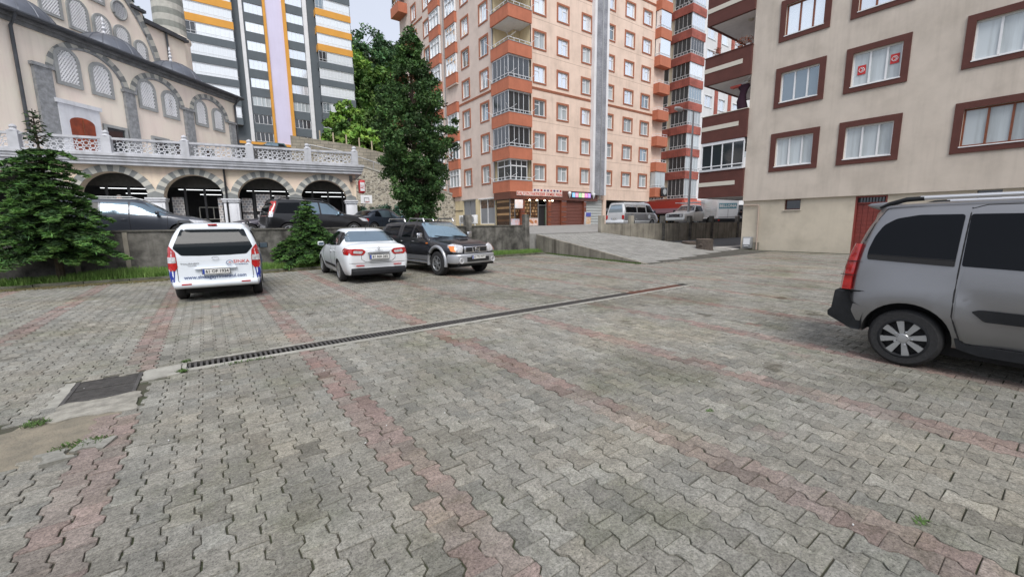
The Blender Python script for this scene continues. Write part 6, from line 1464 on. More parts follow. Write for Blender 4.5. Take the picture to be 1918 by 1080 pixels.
c.text('b', 'TOURNEO', .055, (.48, .87), M_grey, .014, 1.3); c.text('b', 'COURIER', .03, (.44, .825), M_grey, .014, 1.3)
b = MB(Matrix.Translation((-2.09, 0, .985)) @ MR); b.tube([(.06 * math.cos(a * PI / 10), .024 * math.sin(a * PI / 10), 0) for a in range(20)], .006, 5, closed=True); b.build('emblem', M_chrome, c.rt)
c.under(-2.0, 1.9)

# ---- white sedan
c = Car('sedan', 'white sedan parked between the van and the pickup, seen from behind', 'car', (4.035, 14.188, 0), R(87.4), 'vehicles parked in the paved lot', 1.03)
W2 = paint('white_paint_cool', (.78, .81, .84))
st = [dict(x=-2.31, zb=.42, wb=.60, ws=.66, zt=.88, wt=.60, zr=.96, wr=.50, lb=.10, lt=.03, lr=.04, zs=.58), dict(x=-2.27, zb=.30, wb=.70, ws=.78, zt=.93, wt=.72, zr=1.02, wr=.60, lb=.04, lt=.02, lr=.03, zs=.6),
      dict(x=-2.12, zb=.24, wb=.78, ws=.86, zt=.94, wt=.81, zr=1.06, wr=.66, zs=.62), dict(x=-1.8, zb=.22, wb=.80, ws=.895, zt=.95, wt=.85, zr=1.08, wr=.62), dict(x=-1.62, zb=.22, wb=.80, ws=.90, zt=.955, wt=.86, zr=1.12, wr=.62),
      dict(x=-1.2, zb=.2, wb=.8, ws=.905, zt=.96, wt=.87, zr=1.35, wr=.60), dict(x=-.85, zb=.2, wb=.8, ws=.905, zt=.96, wt=.87, zr=1.45, wr=.59), dict(x=-.2, zb=.2, wb=.8, ws=.905, zt=.95, wt=.87, zr=1.485, wr=.60),
      dict(x=.35, zb=.2, wb=.8, ws=.905, zt=.94, wt=.86, zr=1.43, wr=.58), dict(x=.9, zb=.2, wb=.8, ws=.905, zt=.92, wt=.85, zr=1.16, wr=.60), dict(x=1.2, zb=.2, wb=.8, ws=.90, zt=.89, wt=.82, zr=1.0, wr=.62),
      dict(x=1.8, zb=.2, wb=.78, ws=.88, zt=.80, wt=.76, zr=.90, wr=.58), dict(x=2.15, zb=.22, wb=.7, ws=.80, zt=.68, wt=.68, zr=.78, wr=.5), dict(x=2.3, zb=.28, wb=.5, ws=.6, zt=.58, wt=.5, zr=.66, wr=.4)]
c.body(st, W2, (-1.35, 1.35), arch_r=.345, width=.9)
c.patch('rear_window', 'b', [(-.50, 1.40), (.50, 1.40), (.60, 1.31), (.70, 1.11), (-.70, 1.11), (-.60, 1.31)], M_cglass2, .006, r=.05, step=.04)
for sg in (1, -1):
    v = 'l' if sg > 0 else 'r'
    c.patch('side_window', v, [(-1.42, 1.03), (-1.28, 1.22), (-.95, 1.37), (-.2, 1.41), (.35, 1.36), (.95, 1.0), (-.2, .99)], M_cglass, .006, r=.05, step=.05)
    c.line(v, [(-.28, 1.42), (-.30, .98), (-.36, .36)], .008); c.line(v, [(.85, .98), (.80, .36)], .008); c.line(v, [(-1.30, 1.18), (-1.02, 1.0), (-.98, .7), (-.92, .5)], .008); c.line(v, [(.80, .34), (-.9, .32)], .008)
    c.patch('sill_strip', v, [(.72, .47), (.72, .39), (-.9, .36), (-.9, .44)], M_plast, .02, r=.01)
    c.handle(-.45, .84, sg); c.handle(.62 - .95, .84, sg) if False else None; c.handle(-1.0 + .1, .86, sg)
    tl = c.patch('tail_light', 'b', [(sg * .34, .87), (sg * .42, .93), (sg * .74, .95), (sg * .80, .88), (sg * .72, .78), (sg * .42, .77)], M_rlamp, .01, r=.03, step=.04); c.patch('reverse_light', 'b', [(sg * .42, .88), (sg * .66, .90), (sg * .68, .83), (sg * .45, .81)], M_clamp, .015, tl, r=.02, step=.04)
    c.patch('tail_light', v, [(-2.24, .94), (-1.98, .97), (-1.88, .90), (-2.0, .80), (-2.22, .78)], M_rlamp, .008, r=.02, step=.04)
    b = MB(); b.box((-2.30, min(sg * .40, sg * .62), .47), (-2.26, max(sg * .40, sg * .62), .505)); bevel(b.build('reflector', M_rlamp, c.rt), .008)
c.line('b', [(-.46, .80), (-.46, .66), (-.36, .585), (.36, .585), (.46, .66), (.46, .80)], .007, .005)
c.line('b', [(-.78, .56), (0, .54), (.78, .56)], .006, .005)
b = MB(); b.prism([(-2.34, .24), (-2.34, .36), (-2.28, .42), (-2.0, .42), (-1.75, .30), (-1.75, .22)], -.74, .74, 'y'); bevel(b.build('diffuser', M_plast, c.rt), .02)
b = MB(); b.box((-2.345, -.30, .835), (-2.29, .30, .855)); bevel(b.build('trim', M_chrome, c.rt), .006)
b = MB(Matrix.Translation((-2.315, 0, .95)) @ MR); b.tube([(0, .045, 0), (.028, 0, 0), (0, -.045, 0), (-.028, 0, 0)], .009, 5, closed=True); b.build('emblem', M_chrome, c.rt)
text_obj('lettering', 'FLUENCE', .036, M_chrome, Matrix.Translation((-2.335, 0, .885)) @ MR, c.rt, sx=1.4, ext=.004); c.plate(-2.345, .72, '61 AIA 265')
b = MB(); b.tube([(-1.0, 0, 1.44), (-1.16, 0, 1.58)], .008, 5); b.build('antenna', M_black, c.rt)
c.patch('windscreen', 'f', [(-.55, 1.38), (.55, 1.38), (.72, 1.02), (-.72, 1.02)], M_cglass2, .006)
for x in (-1.35, 1.35):
    for sg in (1, -1): c.wheel(x, sg * .79, .325, .205, .215, 10)
c.mirror(.72, .88, .95, None, .19, .13); c.under(-2.0, 2.0)

# ---- black and silver pickup, front three-quarter
K_ = paint('black_paint', (.012, .013, .018)); S_ = paint('silver_paint', (.40, .41, .43), .5)
c = Car('pickup_truck', 'black and silver double cab pickup parked facing the camera', 'pickup truck', (6.62, 13.9, 0), R(-83.5), 'vehicles parked in the paved lot', 1.0)
st = [dict(x=-2.62, zb=.60, wb=.70, ws=.76, zt=1.10, wt=.78, zr=1.28, wr=.60, lr=.06), dict(x=-2.55, zb=.50, wb=.80, ws=.88, zt=1.13, wt=.86, zr=1.45, wr=.66, lr=.1), dict(x=-2.3, zb=.46, wb=.82, ws=.90, zt=1.15, wt=.88, zr=1.68, wr=.68, lr=.0),
      dict(x=-1.15, zb=.45, wb=.82, ws=.90, zt=1.15, wt=.88, zr=1.72, wr=.67), dict(x=-.6, zb=.44, wb=.82, ws=.90, zt=1.14, wt=.88, zr=1.74, wr=.66), dict(x=.1, zb=.44, wb=.82, ws=.90, zt=1.13, wt=.87, zr=1.73, wr=.64), dict(x=.45, zb=.44, wb=.82, ws=.90, zt=1.13, wt=.87, zr=1.66, wr=.62),
      dict(x=1.02, zb=.44, wb=.82, ws=.90, zt=1.12, wt=.86, zr=1.28, wr=.66), dict(x=1.15, zb=.44, wb=.82, ws=.90, zt=1.08, wt=.84, zr=1.17, wr=.62), dict(x=1.8, zb=.46, wb=.80, ws=.90, zt=1.0, wt=.82, zr=1.10, wr=.6), dict(x=2.2, zb=.50, wb=.76, ws=.86, zt=.95, wt=.78, zr=1.03, wr=.58), dict(x=2.38, zb=.55, wb=.70, ws=.78, zt=.88, wt=.70, zr=.95, wr=.5), dict(x=2.42, zb=.6, wb=.6, ws=.68, zt=.82, wt=.6, zr=.88, wr=.45)]
c.body(st, K_, (-1.6, 1.6), arch_r=.47, width=.92, arch_z=.40)
c.patch('windscreen', 'f', [(-.60, 1.68), (.60, 1.68), (.78, 1.20), (-.78, 1.20)], mat('windscreen_sky', (.28, .38, .44), .05, metal=.7, var=.08, vs=1.5), .008, r=.05, step=.05)
for sg in (1, -1):
    v = 'l' if sg > 0 else 'r'
    c.patch('side_window', v, [(.05, 1.60), (.42, 1.56), (.80, 1.20), (.02, 1.20)], M_cglass, .006, r=.05); c.patch('side_window', v, [(-.05, 1.61), (-.10, 1.20), (-.72, 1.20), (-.70, 1.61)], M_cglass, .006, r=.05)
    c.patch('canopy_window', v, [(-1.02, 1.60), (-1.0, 1.24), (-2.3, 1.24), (-2.05, 1.56)], M_cglass, .006, r=.06)
    c.line(v, [(.02, 1.65), (-.03, 1.15), (-.05, .5)], .01); c.line(v, [(.95, 1.12), (.98, .8), (.88, .5)], .01); c.line(v, [(-.85, 1.68), (-.85, .5)], .014)
    c.handle(.12, 1.06, sg, m=M_chrome); c.handle(-.68, 1.06, sg, m=M_chrome)
    c.patch('side_cladding', v, [(1.1, .62), (1.1, .46), (-1.1, .46), (-1.1, .62)], S_, .02, r=.01)
    b = MB()   # silver wheel arch flares
    for ax in (1.6, -1.6):
        b = MB(); pts = [(ax + .50 * math.cos(a * PI / 14), sg * .895, .42 + .50 * math.sin(a * PI / 14)) for a in range(-1, 16)]; b.tube(pts, .055, 8); smooth_by_angle(b.build('arch_flare', S_, c.rt), 60)
    b = MB(); b.tube([(-1.1, sg * .93, .40), (1.1, sg * .93, .40)], .045, 8); b.build('side_step', M_chrome, c.rt)
    hl_ = c.patch('headlight', 'f', [(sg * .46, .93), (sg * .50, .74), (sg * .80, .76), (sg * .84, .95), (sg * .7, .99)], M_clamp, .035, r=.03, step=.05, depth=-.03); c.patch('indicator', 'f', [(sg * .72, .92), (sg * .74, .77), (sg * .82, .78), (sg * .84, .93)], M_amb, .045, hl_, r=.01)
    b = MB(); b.lathe([(.09, 0), (.085, .02), (.06, .02), (.05, .0)], 18, (2.56, sg * .62, .50), 'x'); b.build('fog_light', M_clamp, c.rt)
    b = MB(); b.box((.97, sg * .9 - .01, 1.0), (1.07, sg * .9 + .01, 1.04)); b.build('indicator', M_amb, c.rt)
# silver bumper
b = MB(); pr = [(2.12, .88), (2.42, .80), (2.57, .62), (2.60, .0), (2.57, -.62), (2.42, -.80), (2.12, -.88), (2.12, -.6), (2.3, 0), (2.12, .6)]
b.prism(pr, .40, .70); bevel(b.build('bumper', S_, c.rt), .05, 3)
b = MB(); b.box((2.57, -.42, .47), (2.615, .42, .60)); b.build('air_intake', M_gap, c.rt)
b = MB(); b.prism([(2.1, .7), (2.5, .7), (2.52, 0), (2.5, -.7), (2.1, -.7)], .34, .42); b.build('skid_plate', M_plast, c.rt)
b = MB(); b.box((2.40, -.45, .72), (2.50, .45, .93)); gr = bevel(b.build('grille', M_chrome, c.rt), .02)
for y0, y1 in ((-.40, -.16), (.16, .40)): b = MB(); b.box((2.503, y0, .76), (2.51, y1, .90)); b.build('mesh', M_gap, gr)
b = MB(); b.prism([(-.13, .90), (-.05, .90), (0, .78), (.05, .90), (.13, .90), (.06, .745), (-.06, .745)], 2.503, 2.515, 'x'); b.build('trim', M_gap, gr)
b = MB(Matrix.Translation((2.525, 0, .835)) @ Matrix(((0, 0, 1, 0), (1, 0, 0, 0), (0, 1, 0, 0), (0, 0, 0, 1)))); b.tube([(.06 * math.cos(a * PI / 10), .06 * math.sin(a * PI / 10), 0) for a in range(20)], .009, 5, closed=True); b.box((-.085, -.015, -.005), (.085, .015, .01)); b.build('emblem', M_chrome, gr)
c.plate(2.63, .60, '61 TS 1977', 1)
b = MB(); b.prism([(1.4, -.2), (1.85, -.17), (1.85, .17), (1.4, .2)], 1.09, 1.15); sc2 = bevel(b.build('bonnet_scoop', K_, c.rt), .03); b = MB(); b.box((1.852, -.15, 1.10), (1.858, .15, 1.135)); b.build('air_intake', M_gap, sc2)
for y in (-.45, .45): c.line('t', [(1.2, y), (2.2, y * .92)], .012, .006, m=K_, name='bonnet_crease')
for y in (.5, -.1): b = MB(); b.tube([(1.16, y, 1.20), (1.05, y - .5, 1.25)], .012, 5); b.build('wiper', M_black, c.rt)
for xx, L_ in ((.35, -.55), (-.95, -2.1)):
    for y in (.60, -.60): b = MB(); b.tube([(xx + .06, y, 1.72), (xx, y, 1.82), (L_, y, 1.84), (L_ - .06, y, 1.74)], .028, 8); b.build('roof_rail', M_chrome, c.rt)
for x in (-1.6, 1.6):
    for sg in (1, -1): c.wheel(x, sg * .79, .385, .25, .235, 6)
c.mirror(.78, .92, 1.16, M_chrome, .2, .19); c.under(-2.3, 2.2, .7, .3, .5)

# ---- grey people carrier, close at the right
G_ = paint('gunmetal_paint', (.24, .24, .245), .8, .02)
c = Car('family_van', 'dark grey family van with silver roof rails close at the right edge', 'van', (6.98, -.43, 0), R(-90), 'vehicles parked in the paved lot', 1.0)
st = [dict(x=-2.13, zb=.42, wb=.74, ws=.78, zt=1.14, wt=.78, zr=1.69, wr=.66, lb=.03, lt=.08, lr=.21, zs=.66), dict(x=-2.07, zb=.36, wb=.82, ws=.865, zt=1.14, wt=.85, zr=1.745, wr=.71, lb=.0, lt=.08, lr=.21, zs=.68),
      dict(x=-1.94, zb=.33, wb=.84, ws=.90, zt=1.14, wt=.88, zr=1.77, wr=.745, lt=.05, lr=.18, zs=.70), dict(x=-1.3, zb=.30, wb=.84, ws=.905, zt=1.13, wt=.885, zr=1.785, wr=.75, zs=.75), dict(x=-.3, zb=.28, wb=.84, ws=.905, zt=1.09, wt=.885, zr=1.79, wr=.75, zs=.72),
      dict(x=.5, zb=.28, wb=.84, ws=.90, zt=1.06, wt=.88, zr=1.74, wr=.68), dict(x=1.1, zb=.28, wb=.84, ws=.90, zt=1.04, wt=.87, zr=1.36, wr=.68), dict(x=1.45, zb=.28, wb=.82, ws=.89, zt=1.0, wt=.83, zr=1.12, wr=.64), dict(x=1.9, zb=.3, wb=.76, ws=.84, zt=.85, wt=.75, zr=.98, wr=.55), dict(x=2.18, zb=.34, wb=.6, ws=.7, zt=.7, wt=.6, zr=.78, wr=.45)]
c.body(st, G_, (-1.51, 1.22), arch_r=.372, width=.935, arch_z=.335, sub=6, flare=(.042, .25))
for v, sg in (('r', -1), ('l', 1)):
    c.patch('side_window', v, [(-1.905, 1.165), (-1.90, 1.27), (-1.86, 1.42), (-1.80, 1.54), (-1.70, 1.61), (-1.52, 1.645), (-1.185, 1.645), (-1.20, 1.13)], M_cglass, .007, r=.03, step=.05)
    c.patch('window_channel', v, [(-1.905, 1.21), (-1.20, 1.178), (-1.20, 1.12), (-1.895, 1.155)], M_gap, .011, r=.01)
    c.line(v, [(-1.89, 1.215), (-1.20, 1.185)], .006, .012, m=M_plast, name='trim')
    dw = c.patch('sliding_door', v, [(-1.12, 1.10), (-.18, 1.06), (-.18, .36), (-1.06, .36), (-1.145, .62), (-1.15, .85)], G_, .007, r=.03, step=.06)
    c.patch('side_window', v, [(-1.145, 1.645), (-1.15, 1.13), (-.20, 1.09), (-.20, 1.645)], M_cglass, .007, r=.02, step=.05)
    c.line(v, [(-1.15, 1.71), (-1.165, 1.1), (-1.17, .85), (-1.165, .62), (-1.09, .38), (-1.0, .345), (-.16, .345)], .011, .002); c.line(v, [(-.16, 1.7), (-.16, .345)], .01, .002); c.line(v, [(-1.15, 1.70), (-1.05, 1.735), (-.1, 1.74)], .009, .002)
    c.patch('side_window', v, [(-.12, 1.63), (-.12, 1.10), (1.05, 1.08), (.55, 1.56)], M_cglass, .007, r=.03)
    c.patch('rubbing_strip', v, [(-1.04, .69), (-.98, .715), (-.2, .715), (-.2, .60), (-.94, .60)], M_plast, .022, dw, r=.02, step=.05, depth=0)
    b = MB(); lv = []
    for z, xr_, xf, yo in ((.80, -2.135, -2.015, .918), (.93, -2.125, -2.01, .918), (1.06, -2.105, -1.995, .915), (1.20, -2.08, -1.98, .900), (1.33, -2.045, -1.965, .868)): lv.append([b.v(p) for p in ((xf, sg * yo, z), (xr_ + .035, sg * (yo - .012), z), (xr_, sg * (yo - .07), z), (xr_ - .01, sg * .72, z), (xf, sg * .72, z))])
    for A, B in zip(lv, lv[1:]):
        for i in range(5): b.f((A[i], A[(i + 1) % 5], B[(i + 1) % 5], B[i]))
    b.f(lv[0]); b.f(lv[-1][::-1]); tl = smooth_by_angle(b.build('tail_light', M_rlamp, c.rt), 50)
    for z in (.97, 1.13): b = MB(); b.box((-2.12 + (z - .97) * .3, min(sg * .9, sg * .922), z), (-1.99 + (z - .97) * .2, max(sg * .9, sg * .922), z + .006)); b.build('trim', M_gap, tl)
    c.line(v, [(-1.97, 1.34), (-2.0, 1.06), (-2.02, .80)], .008, .002)
    c.line(v, [(-1.95, 1.36), (-1.89, 1.55), (-1.80, 1.72)], .010, .002)
    b = MB(); P = [(-1.51 + .41 * math.cos(a * PI / 16), sg * .897, .34 + .41 * math.sin(a * PI / 16)) for a in range(1, 16)]; b.tube([(p[0] * 1.0, p[1], p[2] + .14 + .02) for p in P[1:-1]], .012, 6) if False else None
    b = MB(); b.prism([(-.95, .25), (-1.10, .29), (-1.14, .44), (-1.06, .345), (.75, .345), (.75, .24)], sg * .80 if sg > 0 else -.90, .90 if sg > 0 else -.80, 'y'); b.build('sill', M_plast, c.rt)
b = MB(); OUT = [(-2.215, .46), (-2.22, .52), (-2.185, .56), (-2.165, .78), (-2.02, .79), (-1.99, .66), (-1.86, .60), (-1.885, .48), (-1.88, .34), (-1.98, .34)]
n_ = len(OUT); rings = []
for y, k in ((-.912, .93), (-.918, 1), (-.7, 1.02), (0, 1.035), (.7, 1.02), (.918, 1), (.912, .93)):
    rings.append([b.v((x + (.025 if i < 4 and k == .93 else 0) - (k - 1) * (i < 4), y, z)) for i, (x, z) in enumerate(OUT)])
for A, B in zip(rings, rings[1:]):
    for i in range(n_): b.f((A[i], A[(i + 1) % n_], B[(i + 1) % n_], B[i]))
b.f(rings[0]); b.f(rings[-1][::-1]); bevel(b.build('bumper', M_plast, c.rt), .018, 3)
b = MB(); b.prism([(-1.90, 1.71), (-1.99, 1.745), (-2.03, 1.77), (-1.99, 1.79), (-1.86, 1.80), (-1.75, 1.78)], -.60, .60, 'y'); bevel(b.build('spoiler', G_, c.rt), .015, 3)
for sg in (1, -1):
    b = MB(); b.tube([(-1.88, sg * .70, 1.735), (-1.80, sg * .70, 1.775), (-1.66, sg * .70, 1.815), (-1.52, sg * .70, 1.822)], [.012, .022, .026, .024], 8); rr_ = b.build('roof_rail', M_plast, c.rt)
    b = MB(); b.tube([(-1.55, sg * .70, 1.826), (-.6, sg * .705, 1.832), (.45, sg * .70, 1.818)], .022, 8); b.build('rail_bar', mat('satin_silver', (.62, .63, .65), .3, metal=.6), rr_)
c.patch('windscreen', 'f', [(-.62, 1.66), (.62, 1.66), (.8, 1.12), (-.8, 1.12)], M_cglass2, .006)
c.patch('rear_window', 'b', [(-.58, 1.62), (.58, 1.62), (.72, 1.14), (-.72, 1.14)], M_cglass, .006)
for x in (-1.51, 1.22):
    for sg in (1, -1): c.wheel(x, sg * .80, .312, .21, .212, 8, 'cap')
c.mirror(.86, .9, 1.06, None, .2, .16); c.under(-2.0, 2.0, .72, .2, .4)

# ---- vehicles on the street behind the walls (generic bodies, shaped per type)
def suv(label, loc, rz, m, L_=4.5, H=1.67, W=.89, hood=1.05, belt=1.0, kind='box', name='suv', cat='car', sc_=1, slope=.35, glass=M_cglass2, tail=True):
    c = Car(name, label, cat, loc, rz, 'vehicles parked along the street behind the wall', sc_); h = L_ / 2; r = .36
    if kind == 'box':
        st = [dict(x=-h, zb=.45, wb=.72, ws=W - .1, zt=belt, wt=W - .12, zr=H - .12, wr=.56, lr=.28, lt=.08), dict(x=-h + .08, zb=.36, wb=.8, ws=W, zt=belt, wt=W - .04, zr=H - .04, wr=.62, lr=.30, lt=.06), dict(x=-h + .5, zb=.32, wb=.82, ws=W, zt=belt, wt=W - .02, zr=H, wr=.66)]
    elif kind == 'sedan':
        st = [dict(x=-h, zb=.4, wb=.6, ws=W - .15, zt=belt - .1, wt=W - .2, zr=belt, wr=.5), dict(x=-h + .1, zb=.28, wb=.75, ws=W - .03, zt=belt - .02, wt=W - .08, zr=belt + .09, wr=.6), dict(x=-h + .55, zb=.25, wb=.8, ws=W, zt=belt, wt=W - .03, zr=belt + .14, wr=.6), dict(x=-h + 1.05, zb=.25, wb=.8, ws=W, zt=belt, wt=W - .03, zr=H - .14, wr=.58)]
    st += [dict(x=-.3, zb=.28, wb=.82, ws=W, zt=belt - .01, wt=W - .02, zr=H, wr=.62), dict(x=.25, zb=.28, wb=.82, ws=W, zt=belt - .02, wt=W - .02, zr=H - .06, wr=.6), dict(x=.62, zb=.28, wb=.82, ws=W, zt=belt - .03, wt=W - .03, zr=H - .26, wr=.6), dict(x=1.05, zb=.28, wb=.82, ws=W, zt=hood - .05, wt=W - .04, zr=hood + .05, wr=.62), dict(x=h - .6, zb=.28, wb=.8, ws=W - .01, zt=hood - .14, wt=W - .08, zr=hood - .04, wr=.58), dict(x=h - .15, zb=.3, wb=.7, ws=W - .06, zt=hood - .26, wt=W - .18, zr=hood - .16, wr=.5), dict(x=h, zb=.4, wb=.5, ws=W - .25, zt=hood - .36, wt=W - .35, zr=hood - .28, wr=.4)]
    c.body(st, m, (-h + .82, h - .86), arch_r=.39, width=W + .01, arch_z=.34)
    for sg in (1, -1):
        v = 'l' if sg > 0 else 'r'
        if kind == 'box': c.patch('side_window', v, [(-h + .32, belt + .06), (-h + .52, H - .16), (-.9, H - .13), (-.9, belt + .05)], M_cglass, .006)
        else: c.patch('side_window', v, [(-h + .95, belt + .1), (-h + 1.2, H - .2), (-.9, H - .12), (-.9, belt + .06)], M_cglass, .006)
        c.patch('side_window', v, [(-.84, belt + .05), (-.84, H - .13), (-.12, H - .12), (-.12, belt + .04)], glass, .006); c.patch('side_window', v, [(-.05, belt + .04), (-.05, H - .12), (.28, H - .17), (.95, belt + .0), (.9, belt - .01)], glass, .006)
        c.line(v, [(-.09, H - .08), (-.09, .4)], .01); c.line(v, [(-.87, H - .1), (-.87, .4)], .01); c.line(v, [(.98, belt - .03), (.95, .4)], .01); c.handle(-.25, belt - .14, sg); c.handle(-1.05, belt - .14, sg)
        hl_ = c.patch('headlight', v, [(h - .62, hood - .16), (h - .2, hood - .22), (h - .16, hood - .34), (h - .42, hood - .33)], M_clamp, .01, r=.03, step=.05); c.patch('headlight', 'f', [(sg * .42, hood - .28), (sg * .75, hood - .2), (sg * .78, hood - .36), (sg * .46, hood - .38)], M_clamp, .01, r=.03)
        if kind == 'box' and tail == 'tall':
            c.patch('tail_light', v, [(-h + .30, H - .10), (-h + .46, H - .10), (-h + .26, belt + .02), (-h + .06, belt - .06)], M_rlamp, .01, r=.02, step=.05); c.patch('tail_light', v, [(-h + .14, belt + .12), (-h + .27, belt + .12), (-h + .22, belt - .10), (-h + .07, belt - .10)], M_clamp, .014, r=.02, step=.05)
        else: c.patch('tail_light', v, [(-h + .1, belt - .02), (-h + .42, belt - .04), (-h + .4, belt - .2), (-h + .06, belt - .2)], M_rlamp, .01, r=.02, step=.05)
    c.patch('windscreen', 'f', [(-.55, H - .12), (.55, H - .12), (.74, hood + .06), (-.74, hood + .06)], M_cglass2, .006)
    c.patch('rear_window', 'b', [(-.5, H - .16), (.5, H - .16), (.64, belt + .12), (-.64, belt + .12)], M_cglass, .006)
    for x in (-h + .82, h - .86):
        for sg in (1, -1): c.wheel(x, sg * (W - .12), .34, .22, .22, 5)
    c.mirror(.72, W - .02, belt + .02, m, .2, .14); c.under(-h + .3, h - .3); return c
DG = paint('dark_blue_grey_paint', (.055, .062, .078), .4); BK = paint('black_suv_paint', (.010, .010, .012)); AU = paint('aubergine_paint', (.05, .045, .06), .4); NB = paint('navy_paint', (.035, .045, .065), .4)
s1 = suv('dark grey crossover above the wall, partly hidden by the big spruce', (-1.95, 21.1, 1.06), R(-6), DG, 4.4, 1.60, .9, 1.02, 1.0, name='car')
for y in (.62, -.62): b = MB(); b.tube([(-1.6, y, 1.60), (-1.4, y, 1.66), (.0, y, 1.66), (.3, y, 1.56)], .02, 6); b.build('roof_rail', M_grey, s1.rt)
s2 = suv('black off roader with tall red tail lights behind the small spruce', (4.25, 21.25, 1.08), R(7), BK, 4.5, 1.69, .88, 1.08, 1.03, name='car', tail='tall')
for y in (.62, -.62): b = MB(); b.tube([(-1.7, y, 1.68), (-1.5, y, 1.74), (.0, y, 1.74), (.3, y, 1.65)], .022, 6); b.build('roof_rail', M_black, s2.rt)
s3 = suv('dark aubergine sedan with chrome trim between the van and the black off roader', (3.2, 23.9, 1.05), R(182), AU, 4.7, 1.44, .9, .93, .92, kind='sedan', name='car')
for v in 'lr': s3.line(v, [(-2.1, .66), (2.0, .62)], .02, .006, m=M_chrome, name='trim'); s3.line(v, [(-1.3, .98), (-.9, 1.31), (-.1, 1.36), (.3, 1.3), (.95, .95)], .016, .006, m=M_chrome, name='trim')
s4 = suv('navy sedan parked at the end of the shop arcade', (8.6, 24.9, 1.1), R(26), NB, 4.6, 1.47, .88, .95, .93, kind='sedan', name='car')
s5 = suv('small green car parked up on the hillside road before the tower', (7.9, 64, 10.92), R(180), paint('teal_paint', (.03, .10, .10), .3), 4.0, 1.45, .85, .95, .93, name='car')
s6 = suv('white car parked up on the hillside road at the left of the tower base', (2.2, 66, 10.92), R(180), W2, 4.2, 1.5, .85, .95, .93, name='car')

# silver minibus
c = Car('minibus', 'silver minibus parked behind the low wall by the grey shutter', 'van', (28.9, 22.5, 1.22), R(2), 'vehicles parked along the street behind the wall')
SG = paint('silver_grey_paint', (.58, .59, .60), .2); SD = paint('grey_flank_paint', (.26, .265, .275), .4)
st = [dict(x=-2.48, zb=.5, wb=.68, ws=.76, zt=1.1, wt=.76, zr=1.84, wr=.55, lr=.22, lt=.06), dict(x=-2.42, zb=.4, wb=.78, ws=.84, zt=1.1, wt=.84, zr=1.93, wr=.64, lr=.25, lt=.05), dict(x=-2.0, zb=.35, wb=.8, ws=.85, zt=1.1, wt=.85, zr=1.98, wr=.68), dict(x=0, zb=.33, wb=.8, ws=.85, zt=1.1, wt=.85, zr=2.0, wr=.68), dict(x=1.1, zb=.33, wb=.8, ws=.85, zt=1.1, wt=.85, zr=1.95, wr=.66), dict(x=1.55, zb=.33, wb=.8, ws=.85, zt=1.08, wt=.84, zr=1.62, wr=.66), dict(x=2.0, zb=.33, wb=.8, ws=.85, zt=1.0, wt=.8, zr=1.16, wr=.64), dict(x=2.35, zb=.38, wb=.7, ws=.78, zt=.8, wt=.7, zr=.95, wr=.5), dict(x=2.48, zb=.45, wb=.55, ws=.62, zt=.7, wt=.55, zr=.8, wr=.4)]
c.body(st, SG, (-1.3, 1.4), arch_r=.36, width=.86)
c.patch('rear_window', 'b', [(-.52, 1.80), (.52, 1.80), (.70, 1.20), (-.70, 1.20)], M_mid, .008, r=.06)
for sg in (1, -1):
    v = 'l' if sg > 0 else 'r'
    c.patch('flank', v, [(-2.3, 1.12), (1.6, 1.08), (1.9, .9), (1.9, .56), (-2.3, .56)], SD, .004, r=0, step=.1); c.patch('side_stripe', v, [(-2.3, .56), (1.9, .56), (1.9, .48), (-2.3, .48)], W2, .006, r=0)
    for x0, x1 in ((-2.15, -.75), (-.65, .45), (.6, 1.2)): c.patch('side_window', v, [(x0, 1.78), (x1, 1.76), (x1 + (.42 if x0 > .5 else 0), 1.18), (x0, 1.18)], M_cglass, .008, r=.05) if x0 > .5 else (c.patch('side_window', v, [(x0, 1.78), (x1, 1.76), (x1, 1.18), (x0, 1.18)], M_cglass, .008, r=.05), c.patch('sky_reflection', v, [(x0 + .03, 1.76), (x1 - .03, 1.74), (x1 - .03, 1.60), (x0 + .2, 1.62), (x0 + .03, 1.58)], M_sky, .012, r=.02))  # pale strip painted along the window top as the sky's reflection
    c.line(v, [(.52, 1.9), (.52, .4)], .01); c.line(v, [(-.70, 1.9), (-.70, .4)], .01); c.handle(.38, .98, sg, m=M_black)
    b = MB(); b.box((-2.49, min(sg * .70, sg * .862), .66), (-2.36, max(sg * .70, sg * .862), .98)); bevel(b.build('tail_light', M_rlamp, c.rt), .015)
b = MB(); b.lathe([(.001, -.872), (.17, -.87), (.17, -.86)], 20, (.95, 0, .85), 'y'); b.build('emblem', W2, c.rt)
b = MB(); b.box((-2.56, -.84, .38), (-2.38, .84, .60)); bevel(b.build('bumper', W2, c.rt), .03); c.plate(-2.57, .70, '61 EK 340')
for x in (-1.3, 1.4):
    for sg in (1, -1): c.wheel(x, sg * .75, .33, .2, .2)
c.mirror(1.55, .85, 1.15, M_black, .18, .2)

